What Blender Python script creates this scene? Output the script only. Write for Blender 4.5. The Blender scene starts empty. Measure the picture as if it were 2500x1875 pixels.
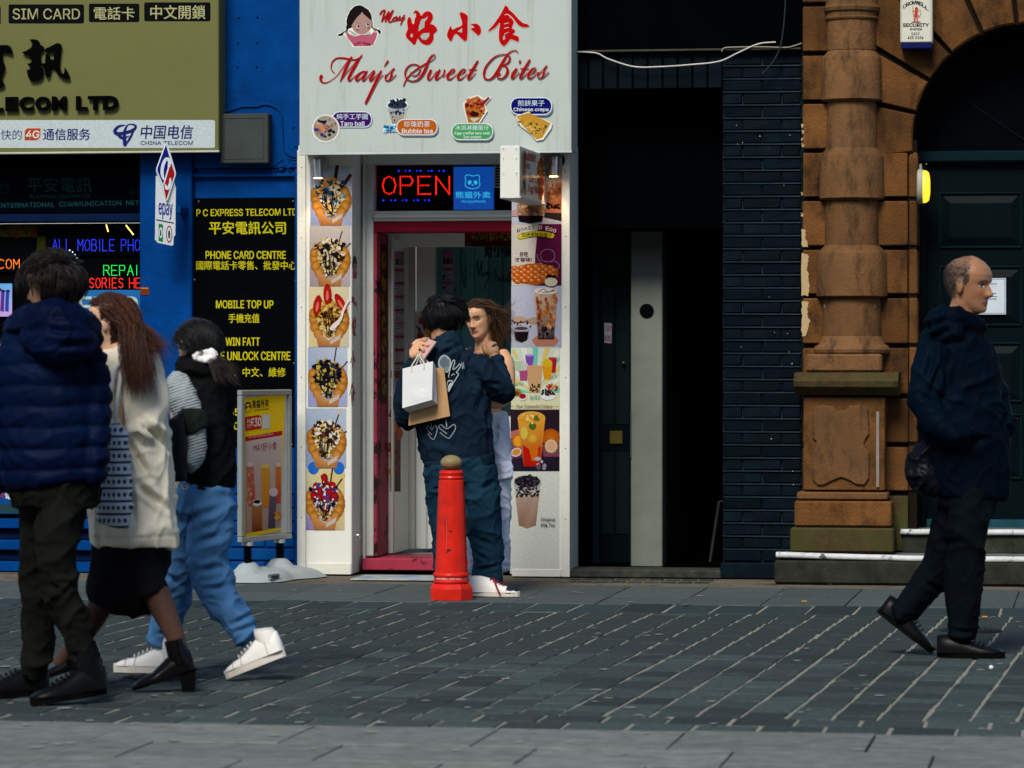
import bpy, bmesh, math, random
from mathutils import Vector, Matrix, noise
R = math.radians
scene = bpy.context.scene
col = scene.collection
random.seed(7)

# ------------------------------------------------------------------ camera, world, sun, exposure
# world: X along the shop fronts, Y away from the camera, Z up; the shop fronts stand at Y = 0
FPX, HORIZON, CX = 9042.0, 876.0, 1250.0          # focal length, horizon and centre in photo pixels (2500 x 1875)
YAW, CAM_H, CAM_D = R(9.1), 1.30, 21.8
cam_data = bpy.data.cameras.new('camera')
camera = bpy.data.objects.new('camera', cam_data)
col.objects.link(camera)
camera.location = (0, -CAM_D, CAM_H)
camera.rotation_euler = (R(90), 0, YAW)
cam_data.sensor_width = 36.0
cam_data.lens = 36.0 * FPX / 2500.0
cam_data.shift_y = (HORIZON - 937.5) / 2500.0
cam_data.clip_end = 3000
cam_data.dof.use_dof = True
cam_data.dof.focus_distance = 20.4
cam_data.dof.aperture_fstop = 5.6
scene.camera = camera

SUN_EL, SUN_AZ = 45.0, 190.0      # azimuth of the sun, clockwise from +Y
world = bpy.data.worlds.new('World')
scene.world = world
world.use_nodes = True
wn = world.node_tree.nodes
sky = wn.new('ShaderNodeTexSky')
sky.sky_type = 'NISHITA'
sky.sun_disc = False
sky.sun_elevation = R(SUN_EL)
sky.sun_rotation = R(SUN_AZ)
sky.air_density = 1.0
sky.dust_density = 1.0
sky.ozone_density = 2.0
world.node_tree.links.new(sky.outputs[0], wn['Background'].inputs[0])
wn['Background'].inputs[1].default_value = 0.062
sun_data = bpy.data.lights.new('sun', 'SUN')
sun_data.energy = 1.9
sun_data.angle = R(21)
sun_data.color = (1.0, 0.95, 0.86)
sun = bpy.data.objects.new('sun', sun_data)
col.objects.link(sun)
sun.rotation_euler = (R(90 - SUN_EL), 0, R(180 - SUN_AZ))
sun.location = (-6, -10, 14)

scene.view_settings.view_transform = 'Standard'
scene.view_settings.look = 'None'
scene.view_settings.gamma = 1.0
scene.view_settings.use_curve_mapping = False
scene.view_settings.exposure = 1.15
scene.render.engine = 'CYCLES'
scene.cycles.use_denoising = True
scene.cycles.max_bounces = 6
scene.cycles.diffuse_bounces = 3
scene.cycles.glossy_bounces = 3
scene.cycles.transmission_bounces = 6

# ------------------------------------------------------------------ photo pixel -> point in the place
FWD = Vector((-math.sin(YAW), math.cos(YAW), 0))
RGT = Vector((math.cos(YAW), math.sin(YAW), 0))
CAM = Vector((0, -CAM_D, CAM_H))
UP = Vector((0, 0, 1))
W = 2500.0 / 2212.0
def ray(u, v):
    return FWD + RGT * ((u - CX) / FPX) + UP * ((HORIZON - v) / FPX)
def at(u, v, Y):                       # photo pixel, known depth plane Y
    d = ray(u, v)
    return CAM + d * ((Y + CAM_D) / d.y)
def av(u, v, Y):                       # same, in the 2212-pixel-wide view
    return at(u * W, v * W, Y)
def gnd(u, v, z=0.0):                  # photo pixel on the ground
    d = ray(u, v)
    return CAM + d * ((z - CAM_H) / d.z)
def px(Y, u=1250):                     # metres per photo pixel at depth Y
    d = ray(u, 876)
    return ((Y + CAM_D) / d.y) / FPX
class Plane:
    def __init__(s, p, n):
        s.p, s.n = Vector(p), Vector(n).normalized()
    def hit(s, u, v):
        d = ray(u, v)
        return CAM + d * ((s.p - CAM).dot(s.n) / d.dot(s.n))
def facade(Y):
    return Plane((0, Y, 0), (0, -1, 0))
def crop(x0, y0, k):                   # zoomed crop -> photo pixel
    return lambda x, y: (x0 + x / k, y0 + y / k)
view = lambda x, y: (x * W, y * W)

# ------------------------------------------------------------------ objects
def lin(c):
    if isinstance(c, str):
        c = [int(c[i:i + 2], 16) / 255 for i in (0, 2, 4)]
    return [x / 12.92 if x <= .04045 else ((x + .055) / 1.055) ** 2.4 for x in c]
def tag(o, label=None, cat=None, group=None, kind=None):
    if label: o['label'] = label
    if cat: o['category'] = cat
    if group: o['group'] = group
    if kind: o['kind'] = kind
    return o
def link(o, parent=None):
    col.objects.link(o)
    if parent is not None:
        o.parent = parent
        o.matrix_parent_inverse = Matrix.Translation(-parent.location) if parent.rotation_euler[2] == 0 else parent.matrix_basis.inverted()
    return o
def empty(name, loc, label, cat, group=None):
    o = bpy.data.objects.new(name, None)
    o.empty_display_size = .1
    o.location = loc
    col.objects.link(o)
    return tag(o, label, cat, group)
def structure(name, loc=(0, 0, 0)):
    o = bpy.data.objects.new(name, None)
    o.location = loc
    col.objects.link(o)
    return tag(o, kind='structure')
def meshobj(name, me, mat=None, parent=None, loc=None):
    o = bpy.data.objects.new(name, me)
    if mat is not None and len(me.materials) == 0:
        me.materials.append(mat)
    if loc is not None:
        o.location = loc
    return link(o, parent)

def catmull(pts, n=6):
    out = []
    P = [tuple(p) for p in pts]
    for i in range(len(P) - 1):
        p0, p1, p2, p3 = P[max(i - 1, 0)], P[i], P[i + 1], P[min(i + 2, len(P) - 1)]
        for k in range(n):
            t = k / n
            out.append(tuple(.5 * ((2 * b) + (c - a) * t + (2 * a - 5 * b + 4 * c - d) * t * t + (3 * b - a - 3 * c + d) * t ** 3)
                             for a, b, c, d in zip(p0, p1, p2, p3)))
    out.append(P[-1])
    return out

class MB:
    """collects boxes, prisms, tubes, turned shapes into one mesh"""
    def __init__(s):
        s.v, s.f, s.m, s.smooth = [], [], [], []
        s.sharp = 24
    def add(s, vs, fs, mi=0, sm=False):
        b = len(s.v)
        s.v += [tuple(v) for v in vs]
        s.f += [[i + b for i in f] for f in fs]
        s.m += [mi] * len(fs)
        s.smooth += [sm] * len(fs)
        return s
    def box(s, x0, x1, y0, y1, z0, z1, bev=0.0, mi=0):
        x0, x1 = min(x0, x1), max(x0, x1); y0, y1 = min(y0, y1), max(y0, y1); z0, z1 = min(z0, z1), max(z0, z1)
        b = min(bev, .45 * (x1 - x0), .45 * (y1 - y0), .45 * (z1 - z0))
        if b <= 0:
            vs = [(x, y, z) for z in (z0, z1) for y in (y0, y1) for x in (x0, x1)]
            return s.add(vs, [(0, 2, 3, 1), (4, 5, 7, 6), (0, 1, 5, 4), (2, 6, 7, 3), (0, 4, 6, 2), (1, 3, 7, 5)], mi)
        X, Y, Z = (x0, x1), (y0, y1), (z0, z1)
        sg = (1, -1)
        vs, idx = [], {}
        for i in (0, 1):
            for j in (0, 1):
                for k in (0, 1):
                    for a in range(3):
                        p = [X[i] + sg[i] * b, Y[j] + sg[j] * b, Z[k] + sg[k] * b]
                        p[a] = (X[i], Y[j], Z[k])[a]
                        idx[i, j, k, a] = len(vs); vs.append(p)
        fs = []
        q = ((0, 0), (1, 0), (1, 1), (0, 1))
        for e in (0, 1):
            for a in range(3):
                o1, o2 = [c for c in range(3) if c != a]
                f = []
                for (p_, q_) in q:
                    ijk = [0, 0, 0]; ijk[a] = e; ijk[o1] = p_; ijk[o2] = q_
                    f.append(idx[(*ijk, a)])
                fs.append(f)
        for a in range(3):
            o1, o2 = [c for c in range(3) if c != a]
            for p_ in (0, 1):
                for q_ in (0, 1):
                    A, B = [0, 0, 0], [0, 0, 0]
                    A[o1] = B[o1] = p_; A[o2] = B[o2] = q_; A[a] = 0; B[a] = 1
                    fs.append([idx[(*A, o1)], idx[(*B, o1)], idx[(*B, o2)], idx[(*A, o2)]])
        for i in (0, 1):
            for j in (0, 1):
                for k in (0, 1):
                    fs.append([idx[i, j, k, 0], idx[i, j, k, 1], idx[i, j, k, 2]])
        return s.add(vs, fs, mi)
    def prism(s, poly, y0, y1, mi=0, bev=0.0):
        """poly in (x, z), extruded along y; front face at y0 (optionally chamfered)"""
        n = len(poly)
        if bev > 0:
            cx = sum(p[0] for p in poly) / n; cz = sum(p[1] for p in poly) / n
            ins = []
            for p in poly:
                d = Vector((cx - p[0], cz - p[1])); l = max(d.length, 1e-6)
                ins.append((p[0] + d.x / l * bev, p[1] + d.y / l * bev))
            vs = [(p[0], y0, p[1]) for p in ins] + [(p[0], y0 + bev, p[1]) for p in poly] + [(p[0], y1, p[1]) for p in poly]
            fs = [list(range(n)), list(range(3 * n - 1, 2 * n - 1, -1))]
            for r in (0, 1):
                fs += [[r * n + i, (r + 1) * n + i, (r + 1) * n + (i + 1) % n, r * n + (i + 1) % n] for i in range(n)]
        else:
            vs = [(p[0], y0, p[1]) for p in poly] + [(p[0], y1, p[1]) for p in poly]
            fs = [list(range(n)), list(range(2 * n - 1, n - 1, -1))]
            fs += [[i, n + i, n + (i + 1) % n, (i + 1) % n] for i in range(n)]
        return s.add(vs, fs, mi)
    def lathe(s, prof, c, n=32, mi=0, sm=True, a0=0, a1=360, rot=0, capped=True, wob=0.0):
        """prof: list of (radius, z)"""
        full = abs(a1 - a0) >= 359.9
        k = n if full else n + 1
        vs = []
        for (r, z) in prof:
            for i in range(k):
                a = R(a0 + (a1 - a0) * i / n + rot)
                rr = r * (1 + wob * noise.noise((math.cos(a) * 3, math.sin(a) * 3, z * 9)))
                vs.append((c[0] + rr * math.cos(a), c[1] + rr * math.sin(a), c[2] + z))
        fs = []
        for j in range(len(prof) - 1):
            for i in range(n if full else n):
                b = (i + 1) % k
                fs.append([j * k + i, j * k + b, (j + 1) * k + b, (j + 1) * k + i])
        s.add(vs, fs, mi, sm)
        if capped and full:
            b = len(s.v) - len(vs)
            s.f += [[b + i for i in range(k - 1, -1, -1)], [b + (len(prof) - 1) * k + i for i in range(k)]]
            s.m += [mi, mi]; s.smooth += [False, False]
        return s
    def tube(s, pts, rad, n=8, mi=0, sm=True, cr=0):
        if cr: pts = [Vector(p) for p in catmull(pts, cr)]
        pts = [Vector(p) for p in pts]
        m = len(pts)
        rs = rad if isinstance(rad, (list, tuple)) else [rad] * m
        if len(rs) != m:
            rs = [rs[min(int(i / (m - 1) * (len(rs) - 1)), len(rs) - 2)] * (1 - (i / (m - 1) * (len(rs) - 1)) % 1) + rs[min(int(i / (m - 1) * (len(rs) - 1)) + 1, len(rs) - 1)] * ((i / (m - 1) * (len(rs) - 1)) % 1) for i in range(m)]
        vs = []
        ref = None
        for i, p in enumerate(pts):
            t = (pts[min(i + 1, m - 1)] - pts[max(i - 1, 0)])
            t = t.normalized() if t.length > 1e-9 else Vector((0, 0, 1))
            if ref is None:
                ref = t.orthogonal().normalized()
            ref = (ref - t * ref.dot(t))
            ref = ref.normalized() if ref.length > 1e-6 else t.orthogonal().normalized()
            b = t.cross(ref)
            for k in range(n):
                a = 2 * math.pi * k / n
                vs.append(p + (ref * math.cos(a) + b * math.sin(a)) * rs[i])
        fs = [[i * n + k, i * n + (k + 1) % n, (i + 1) * n + (k + 1) % n, (i + 1) * n + k] for i in range(m - 1) for k in range(n)]
        fs += [list(range(n - 1, -1, -1)), [(m - 1) * n + k for k in range(n)]]
        return s.add(vs, fs, mi, sm)
    def ball(s, c, r, n=16, mi=0):
        prof = [(max(r * math.sin(math.pi * j / 10), 1e-4), -r * math.cos(math.pi * j / 10)) for j in range(11)]
        return s.lathe(prof, c, n, mi, True, capped=False)
    def mesh(s, name):
        me = bpy.data.meshes.new(name)
        me.from_pydata(s.v, [], s.f)
        me.polygons.foreach_set('use_smooth', s.smooth)
        me.polygons.foreach_set('material_index', s.m)
        me.update()
        bm = bmesh.new(); bm.from_mesh(me)
        bmesh.ops.recalc_face_normals(bm, faces=bm.faces)
        bm.to_mesh(me); bm.free()
        if any(s.smooth): me.set_sharp_from_angle(angle=R(s.sharp))
        return me
    def build(s, name, mat, parent=None, rough=0.0, loc=None):
        me = s.mesh(name)
        for m in (mat if isinstance(mat, (list, tuple)) else [mat]):
            me.materials.append(m)
        return meshobj(name, me, None, parent, loc)

def box(name, x0, x1, y0, y1, z0, z1, mat, parent=None, bev=0.004):
    return MB().box(x0, x1, y0, y1, z0, z1, bev).build(name, mat, parent)
_bc = {}
def brick_mesh(dx, dy, dz, bev, mat, seed=0, wob=0.0):
    """shared mesh for alike pieces, centred on its origin"""
    key = (round(dx, 3), round(dy, 3), round(dz, 3), round(bev, 4), mat.name, seed)
    if key not in _bc:
        m = MB().box(-dx / 2, dx / 2, -dy / 2, dy / 2, -dz / 2, dz / 2, bev)
        rnd = random.Random(seed * 7 + 1)
        if wob:
            m.v = [tuple(c + rnd.uniform(-wob, wob) for c in v) for v in m.v]
        me = m.mesh('piece'); me.materials.append(mat)
        _bc[key] = me
    return _bc[key]

# ------------------------------------------------------------------ materials
def nt(name):
    m = bpy.data.materials.new(name)
    m.use_nodes = True
    return m, m.node_tree.nodes, m.node_tree.links, m.node_tree.nodes['Principled BSDF']
def M(name, c, rough=.6, var=.12, scale=6., bump=0., bscale=60., metal=0., dirt=None, dcov=.5, dscale=3., dstretch=(1, 1, 1),
      rnd=0., spec=.12, hue=None, coat=0., dsoft=.12, sheen=0., stretch=(1, 1, 1), trans=0.):
    """procedural surface: noise-varied colour, optional dirt with a shape of its own, fine bump, per-piece variation"""
    m, N, L, b = nt(name)
    c = lin(c) if isinstance(c, str) else list(c)
    geo = N.new('ShaderNodeNewGeometry')
    mp = N.new('ShaderNodeMapping'); mp.inputs['Scale'].default_value = stretch
    L.new(geo.outputs['Position'], mp.inputs[0])
    nz = N.new('ShaderNodeTexNoise'); nz.inputs['Scale'].default_value = scale; nz.inputs['Detail'].default_value = 5
    nz.inputs['Roughness'].default_value = .65
    L.new(mp.outputs[0], nz.inputs['Vector'])
    mr = N.new('ShaderNodeMapRange')
    mr.inputs['From Min'].default_value = .25; mr.inputs['From Max'].default_value = .75
    mr.inputs['To Min'].default_value = 1 - var; mr.inputs['To Max'].default_value = 1 + var
    L.new(nz.outputs['Fac'], mr.inputs[0])
    mul = N.new('ShaderNodeMix'); mul.data_type = 'RGBA'; mul.blend_type = 'MULTIPLY'; mul.inputs[0].default_value = 1
    mul.inputs[6].default_value = (*c, 1)
    L.new(mr.outputs[0], mul.inputs[7])
    out = mul.outputs[2]
    if hue is not None:
        n2 = N.new('ShaderNodeTexNoise'); n2.inputs['Scale'].default_value = scale * .35; n2.inputs['Detail'].default_value = 3
        L.new(geo.outputs['Position'], n2.inputs['Vector'])
        mx = N.new('ShaderNodeMix'); mx.data_type = 'RGBA'
        r2 = N.new('ShaderNodeMapRange'); r2.inputs['From Min'].default_value = .35; r2.inputs['From Max'].default_value = .7
        L.new(n2.outputs['Fac'], r2.inputs[0]); L.new(r2.outputs[0], mx.inputs[0])
        h = lin(hue) if isinstance(hue, str) else hue
        mx.inputs[7].default_value = (*h, 1)
        L.new(out, mx.inputs[6]); out = mx.outputs[2]
    if rnd:
        oi = N.new('ShaderNodeObjectInfo')
        r3 = N.new('ShaderNodeMapRange'); r3.inputs['To Min'].default_value = 1 - rnd; r3.inputs['To Max'].default_value = 1 + rnd
        L.new(oi.outputs['Random'], r3.inputs[0])
        m3 = N.new('ShaderNodeMix'); m3.data_type = 'RGBA'; m3.blend_type = 'MULTIPLY'; m3.inputs[0].default_value = 1
        L.new(out, m3.inputs[6]); L.new(r3.outputs[0], m3.inputs[7]); out = m3.outputs[2]
    if dirt is not None:
        d = lin(dirt) if isinstance(dirt, str) else dirt
        md = N.new('ShaderNodeMapping'); md.inputs['Scale'].default_value = dstretch
        L.new(geo.outputs['Position'], md.inputs[0])
        n4 = N.new('ShaderNodeTexNoise'); n4.inputs['Scale'].default_value = dscale; n4.inputs['Detail'].default_value = 8
        n4.inputs['Roughness'].default_value = .7
        L.new(md.outputs[0], n4.inputs['Vector'])
        r4 = N.new('ShaderNodeMapRange'); r4.inputs['From Min'].default_value = 1 - dcov; r4.inputs['From Max'].default_value = 1 - dcov + dsoft
        L.new(n4.outputs['Fac'], r4.inputs[0])
        m4 = N.new('ShaderNodeMix'); m4.data_type = 'RGBA'; m4.inputs[7].default_value = (*d, 1)
        L.new(r4.outputs[0], m4.inputs[0]); L.new(out, m4.inputs[6]); out = m4.outputs[2]
    L.new(out, b.inputs['Base Color'])
    b.inputs['Roughness'].default_value = rough
    b.inputs['Metallic'].default_value = metal
    b.inputs['Specular IOR Level'].default_value = spec * .35
    if coat: b.inputs['Coat Weight'].default_value = coat; b.inputs['Coat Roughness'].default_value = .15
    if sheen: b.inputs['Sheen Weight'].default_value = sheen
    if trans: b.inputs['Transmission Weight'].default_value = trans
    if bump:
        nb = N.new('ShaderNodeTexNoise'); nb.inputs['Scale'].default_value = bscale; nb.inputs['Detail'].default_value = 6
        L.new(mp.outputs[0], nb.inputs['Vector'])
        bp = N.new('ShaderNodeBump'); bp.inputs['Strength'].default_value = 1; bp.inputs['Distance'].default_value = bump
        L.new(nb.outputs['Fac'], bp.inputs['Height']); L.new(bp.outputs[0], b.inputs['Normal'])
    return m
def clear_glass(name, refl=.06, tint=(.95, .97, .97)):
    m, N, L, b = nt(name)
    t = N.new('ShaderNodeBsdfTransparent'); t.inputs[0].default_value = (*tint, 1)
    g = N.new('ShaderNodeBsdfGlossy'); g.inputs['Roughness'].default_value = .03
    lw = N.new('ShaderNodeFresnel'); lw.inputs[0].default_value = 1.45
    mr = N.new('ShaderNodeMath'); mr.operation = 'MULTIPLY'; mr.inputs[1].default_value = refl / .04
    L.new(lw.outputs[0], mr.inputs[0])
    mx = N.new('ShaderNodeMixShader')
    L.new(mr.outputs[0], mx.inputs[0]); L.new(t.outputs[0], mx.inputs[1]); L.new(g.outputs[0], mx.inputs[2])
    L.new(mx.outputs[0], N['Material Output'].inputs[0])
    return m
def emit(name, c, strength, base=(.02, .02, .02)):
    m, N, L, b = nt(name)
    c = lin(c) if isinstance(c, str) else c
    b.inputs['Base Color'].default_value = (*base, 1)
    b.inputs['Emission Color'].default_value = (*c, 1)
    b.inputs['Emission Strength'].default_value = strength
    return m
def print_mat(name, rough=.45, glow=0., var=.10, spec=.03):
    """flat print: colour from the printed layers"""
    m, N, L, b = nt(name)
    a = N.new('ShaderNodeAttribute'); a.attribute_name = 'Col'
    geo = N.new('ShaderNodeNewGeometry')
    nz = N.new('ShaderNodeTexNoise'); nz.inputs['Scale'].default_value = 90; nz.inputs['Detail'].default_value = 4
    L.new(geo.outputs['Position'], nz.inputs['Vector'])
    mr = N.new('ShaderNodeMapRange'); mr.inputs['From Min'].default_value = .3; mr.inputs['From Max'].default_value = .7
    mr.inputs['To Min'].default_value = 1 - var; mr.inputs['To Max'].default_value = 1 + var
    L.new(nz.outputs['Fac'], mr.inputs[0])
    mul = N.new('ShaderNodeMix'); mul.data_type = 'RGBA'; mul.blend_type = 'MULTIPLY'; mul.inputs[0].default_value = 1
    L.new(a.outputs['Color'], mul.inputs[6]); L.new(mr.outputs[0], mul.inputs[7])
    L.new(mul.outputs[2], b.inputs['Base Color'])
    b.inputs['Roughness'].default_value = rough
    b.inputs['Specular IOR Level'].default_value = spec
    if glow:
        L.new(a.outputs['Color'], b.inputs['Emission Color'])
        b.inputs['Emission Strength'].default_value = glow
    return m

# ------------------------------------------------------------------ lettering and flat print
_tc = {}
try:                                     # Blender's own interface font; the built-in letterforms otherwise
    FONT = bpy.data.fonts.load(bpy.utils.resource_path('LOCAL') + '/datafiles/fonts/Inter.woff2')
except Exception:
    FONT = None
def glyphs(s, bold=0.0, shear=0.0, space=1.0, plain=True):
    key = (s, bold, shear, space, plain)
    if key not in _tc:
        c = bpy.data.curves.new('t', 'FONT'); c.body = s; c.offset = bold; c.shear = shear; c.space_character = space
        c.resolution_u = 4
        if plain and FONT is not None and max(map(ord, s)) < 256: c.font = FONT
        o = bpy.data.objects.new('t', c); col.objects.link(o)
        bpy.context.view_layer.update()
        me = bpy.data.meshes.new_from_object(o.evaluated_get(bpy.context.evaluated_depsgraph_get()))
        vs = [(v.co.x, v.co.y) for v in me.vertices]
        fs = [list(p.vertices) for p in me.polygons]
        bpy.data.objects.remove(o); bpy.data.curves.remove(c); bpy.data.meshes.remove(me)
        _tc[key] = (vs, fs)
    return _tc[key]

GAIN = 1.0                              # printed colour = colour seen in the photo / light falling on it
def pc(c, g=None):
    return [min(x * (GAIN if g is None else g), .9) for x in lin(c)]
class Print:
    """flat printed layers on a plane; points are given in crop pixels of the photo"""
    def __init__(s, plane, cv, lift=.0006, step=.00004, gain=None):
        s.pl, s.cv, s.off, s.step, s.g = plane, cv, lift, step, gain
        s.v, s.f, s.c = [], [], []
    def P(s, x, y, o=None):
        return s.pl.hit(*s.cv(x, y)) + s.pl.n * (s.off if o is None else o)
    def raw(s, pts, faces, colr, cols=None):
        b = len(s.v)
        s.v += [s.P(x, y) for x, y in pts]
        s.f += [[i + b for i in f] for f in faces]
        cc = pc(colr, s.g)
        for f in faces:
            for i in f:
                s.c.append(cc if cols is None else cols[i])
        s.off += s.step
        return s
    def poly(s, pts, colr, cols=None):
        return s.raw(pts, [list(range(len(pts)))], colr, None if cols is None else [pc(k, s.g) for k in cols])
    def rect(s, x0, y0, x1, y1, colr, grad=None):
        """grad: colours of TL, TR, BR, BL"""
        return s.poly([(x0, y0), (x1, y0), (x1, y1), (x0, y1)], colr, grad)
    def oval(s, x, y, rx, ry, colr, n=18, rot=0, a0=0, a1=360, edge=None):
        ca, sa = math.cos(R(rot)), math.sin(R(rot))
        pts = []
        for i in range(n):
            a = R(a0 + (a1 - a0) * i / n)
            p, q = rx * math.cos(a), ry * math.sin(a)
            pts.append((x + p * ca - q * sa, y + p * sa + q * ca))
        if edge is None:
            return s.poly(pts, colr)
        return s.raw([(x, y)] + pts, [[0, 1 + i, 1 + (i + 1) % n] for i in range(n)], colr, [pc(colr, s.g)] + [pc(edge, s.g)] * n)
    def rrect(s, x0, y0, x1, y1, r, colr):
        pts = []
        for cx, cy, a in ((x1 - r, y0 + r, -90), (x1 - r, y1 - r, 0), (x0 + r, y1 - r, 90), (x0 + r, y0 + r, 180)):
            for i in range(7):
                t = R(a + 15 * i)
                pts.append((cx + r * math.cos(t), cy + r * math.sin(t)))
        return s.poly(pts, colr)
    def blob(s, x, y, r, colr, rnd, n=9, ir=.35, sy=1.0, edge=None):
        pts = [(x + r * (1 + rnd.uniform(-ir, ir)) * math.cos(6.2832 * i / n), y + sy * r * (1 + rnd.uniform(-ir, ir)) * math.sin(6.2832 * i / n)) for i in range(n)]
        if edge is None: return s.poly(pts, colr)
        return s.raw([(x, y)] + pts, [[0, 1 + i, 1 + (i + 1) % n] for i in range(n)], colr, [pc(colr, s.g)] + [pc(edge, s.g)] * n)
    def text(s, t, x0, y0, x1, y1, colr, bold=0.0, shear=0.0, space=1.0, skew=0.0, arc=None):
        """lettering fitted to the box (y down); skew: extra y per x"""
        vs, fs = glyphs(t, 0.0, shear, space)
        ax, bx_ = min(v[0] for v in vs), max(v[0] for v in vs)
        ay, by = min(v[1] for v in vs), max(v[1] for v in vs)
        pts = []
        for v in vs:
            tx = (v[0] - ax) / (bx_ - ax); ty = (v[1] - ay) / (by - ay)
            x = x0 + tx * (x1 - x0); y = y1 + ty * (y0 - y1) + skew * (x - x0)
            if arc: y += arc * (4 * (tx - .5) ** 2)
            pts.append((x, y))
        if not bold:
            return s.raw(pts, fs, colr)
        d = bold * abs(y1 - y0)
        for dx, dy in ((-d, 0), (d, 0), (0, -d * .6), (0, d * .6)):
            s.raw([(x + dx, y + dy) for x, y in pts], fs, colr)
        return s
    def brush(s, pts, colr, n=6, close=False, wk=1.0):
        """stroke of changing width: (x, y, w)"""
        q = catmull(pts, n)
        m = len(q)
        L_, Rr = [], []
        for i, (x, y, w) in enumerate(q):
            a, b = q[max(i - 1, 0)], q[min(i + 1, m - 1)]
            tx, ty = b[0] - a[0], b[1] - a[1]
            l = math.hypot(tx, ty) or 1
            nx, ny = -ty / l * abs(w) * wk / 2, tx / l * abs(w) * wk / 2
            L_.append((x + nx, y + ny)); Rr.append((x - nx, y - ny))
        b = len(s.v)
        o0 = s.off
        for i in range(m):
            o = o0 + i * 6e-6
            s.v += [s.P(*L_[i], o), s.P(*Rr[i], o)]
        cc = pc(colr, s.g)
        fs = [[b + 2 * i, b + 2 * i + 1, b + 2 * i + 3, b + 2 * i + 2] for i in range(m - 1)]
        s.off = o0 + m * 6e-6 + s.step
        for f in fs: s.c += [cc] * 4
        s.f += fs
        for (x, y, w) in (q[0], q[-1]):
            if abs(w) > 3: s.oval(x, y, abs(w) * wk / 2, abs(w) * wk / 2, colr, 10)
        return s
    def build(s, name, mat, parent=None):
        me = bpy.data.meshes.new(name)
        me.from_pydata([tuple(v) for v in s.v], [], s.f)
        ca = me.color_attributes.new('Col', 'FLOAT_COLOR', 'CORNER')
        flat = []
        for c in s.c: flat += [*c, 1.0]
        ca.data.foreach_set('color', flat)
        me.materials.append(mat)
        me.update()
        return meshobj(name, me, None, parent)

def extrude_text(t, p0, p1, y0, depth, mat, name, parent, bold=0.0, shear=0.0, space=1.0):
    """raised letters: box p0 (top left) to p1 (bottom right) in world x, z"""
    vs, fs = glyphs(t, bold, shear, space, False)
    ax, bx_ = min(v[0] for v in vs), max(v[0] for v in vs)
    ay, by = min(v[1] for v in vs), max(v[1] for v in vs)
    pts = [(p0[0] + (v[0] - ax) / (bx_ - ax) * (p1[0] - p0[0]), p1[1] + (v[1] - ay) / (by - ay) * (p0[1] - p1[1])) for v in vs]
    return raised(pts, fs, y0, depth, mat, name, parent)
def raised(pts, fs, y0, depth, mat, name, parent):
    me = bpy.data.meshes.new(name)
    me.from_pydata([(p[0], y0, p[1]) for p in pts], [], fs)
    bm = bmesh.new(); bm.from_mesh(me)
    bmesh.ops.remove_doubles(bm, verts=bm.verts, dist=1e-5)
    r = bmesh.ops.extrude_face_region(bm, geom=bm.faces[:])
    bmesh.ops.translate(bm, vec=(0, -depth, 0), verts=[g for g in r['geom'] if isinstance(g, bmesh.types.BMVert)])
    bmesh.ops.recalc_face_normals(bm, faces=bm.faces)
    bm.to_mesh(me); bm.free()
    me.materials.append(mat)
    return meshobj(name, me, None, parent)

# ================================================================== GROUND
mat_base = M('ground_mortar', (.135, .13, .115), .9, .25, 9, .002, 120, dirt=(.05, .055, .06), dcov=.47, dscale=5)
mat_sett = M('sett_stone', (.033, .045, .044), .8, .45, 34, .0026, 110, rnd=.34, dirt=(.064, .078, .076), dcov=.44, dscale=2.2, dsoft=.25, spec=.28)
mat_sett_far = M('sett_stone_border', (.023, .036, .038), .78, .40, 30, .0016, 150, rnd=.2, spec=.28)
mat_slab = M('footway_slab_stone', (.058, .072, .071), .82, .32, 26, .0012, 170, rnd=.12, dirt=(.035, .042, .045), dcov=.42, dscale=1.6, dsoft=.3, spec=.25)
mat_fore = M('pale_slab_stone', (.132, .142, .131), .82, .35, 12, .0015, 140, rnd=.12, dirt=(.07, .078, .076), dcov=.50, dscale=2.5, dstretch=(1, 3, 1), dsoft=.3, spec=.25)
mat_gum = M('trodden_gum', (.24, .235, .215), .85, .2, 40)
mat_concrete = M('cellar_light_concrete', (.115, .098, .075), .9, .3, 25, .002, 200, dirt=(.04, .04, .04), dcov=.48, dscale=6)
mat_glassblk = M('cellar_glass', (.03, .04, .03), .35, .3, 30)
mat_iron = M('cast_iron', (.025, .027, .028), .6, .3, 40, .001, 200, metal=.4)

g = structure('ground')
me = bpy.data.meshes.new('ground_sheet')
me.from_pydata([(-900, -900, -.016), (900, -900, -.016), (900, 900, -.016), (-900, 900, -.016)], [], [(0, 1, 2, 3)])
meshobj('bedding', me, mat_base, g)

# rows of the paving, as distances from the shop fronts (read from the photograph's ground line)
def yg(v, u=1250): return gnd(u, v).y
Y_SLAB1 = yg(1472)          # footway slabs end, dark border row begins
Y_SETT0 = yg(1492)          # setts begin
Y_SETT1 = yg(1744)          # setts end
Y_BORD2 = yg(1778)          # two rows of border setts end, pale slabs begin
Y_NEAR = yg(1875) - .9
road = structure('street_paving')
def lay(name, x, y, dx, dy, mat, parent, seed, top=0.0, thick=.05, bev=.005, wob=.0028):
    me = brick_mesh(dx, dy, thick, bev, mat, seed, wob)
    o = bpy.data.objects.new(name, me)
    o.location = (x, y, top - thick / 2 + random.uniform(-.0015, .0015))
    o.rotation_euler = (random.uniform(-.004, .004), random.uniform(-.004, .004), random.uniform(-.006, .006))
    col.objects.link(o); o.parent = parent
    return o
MB().box(gnd(0,1744).x - 3, gnd(2500,1492).x + 2, Y_BORD2 - .02, Y_SLAB1 + .02, -.03, -.0045).build('mortar_bed', M('pale_mortar', (.19, .185, .155), .9, .25, 20, .001, 200, dirt=(.07, .075, .07), dcov=.42, dscale=4), road)
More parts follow.
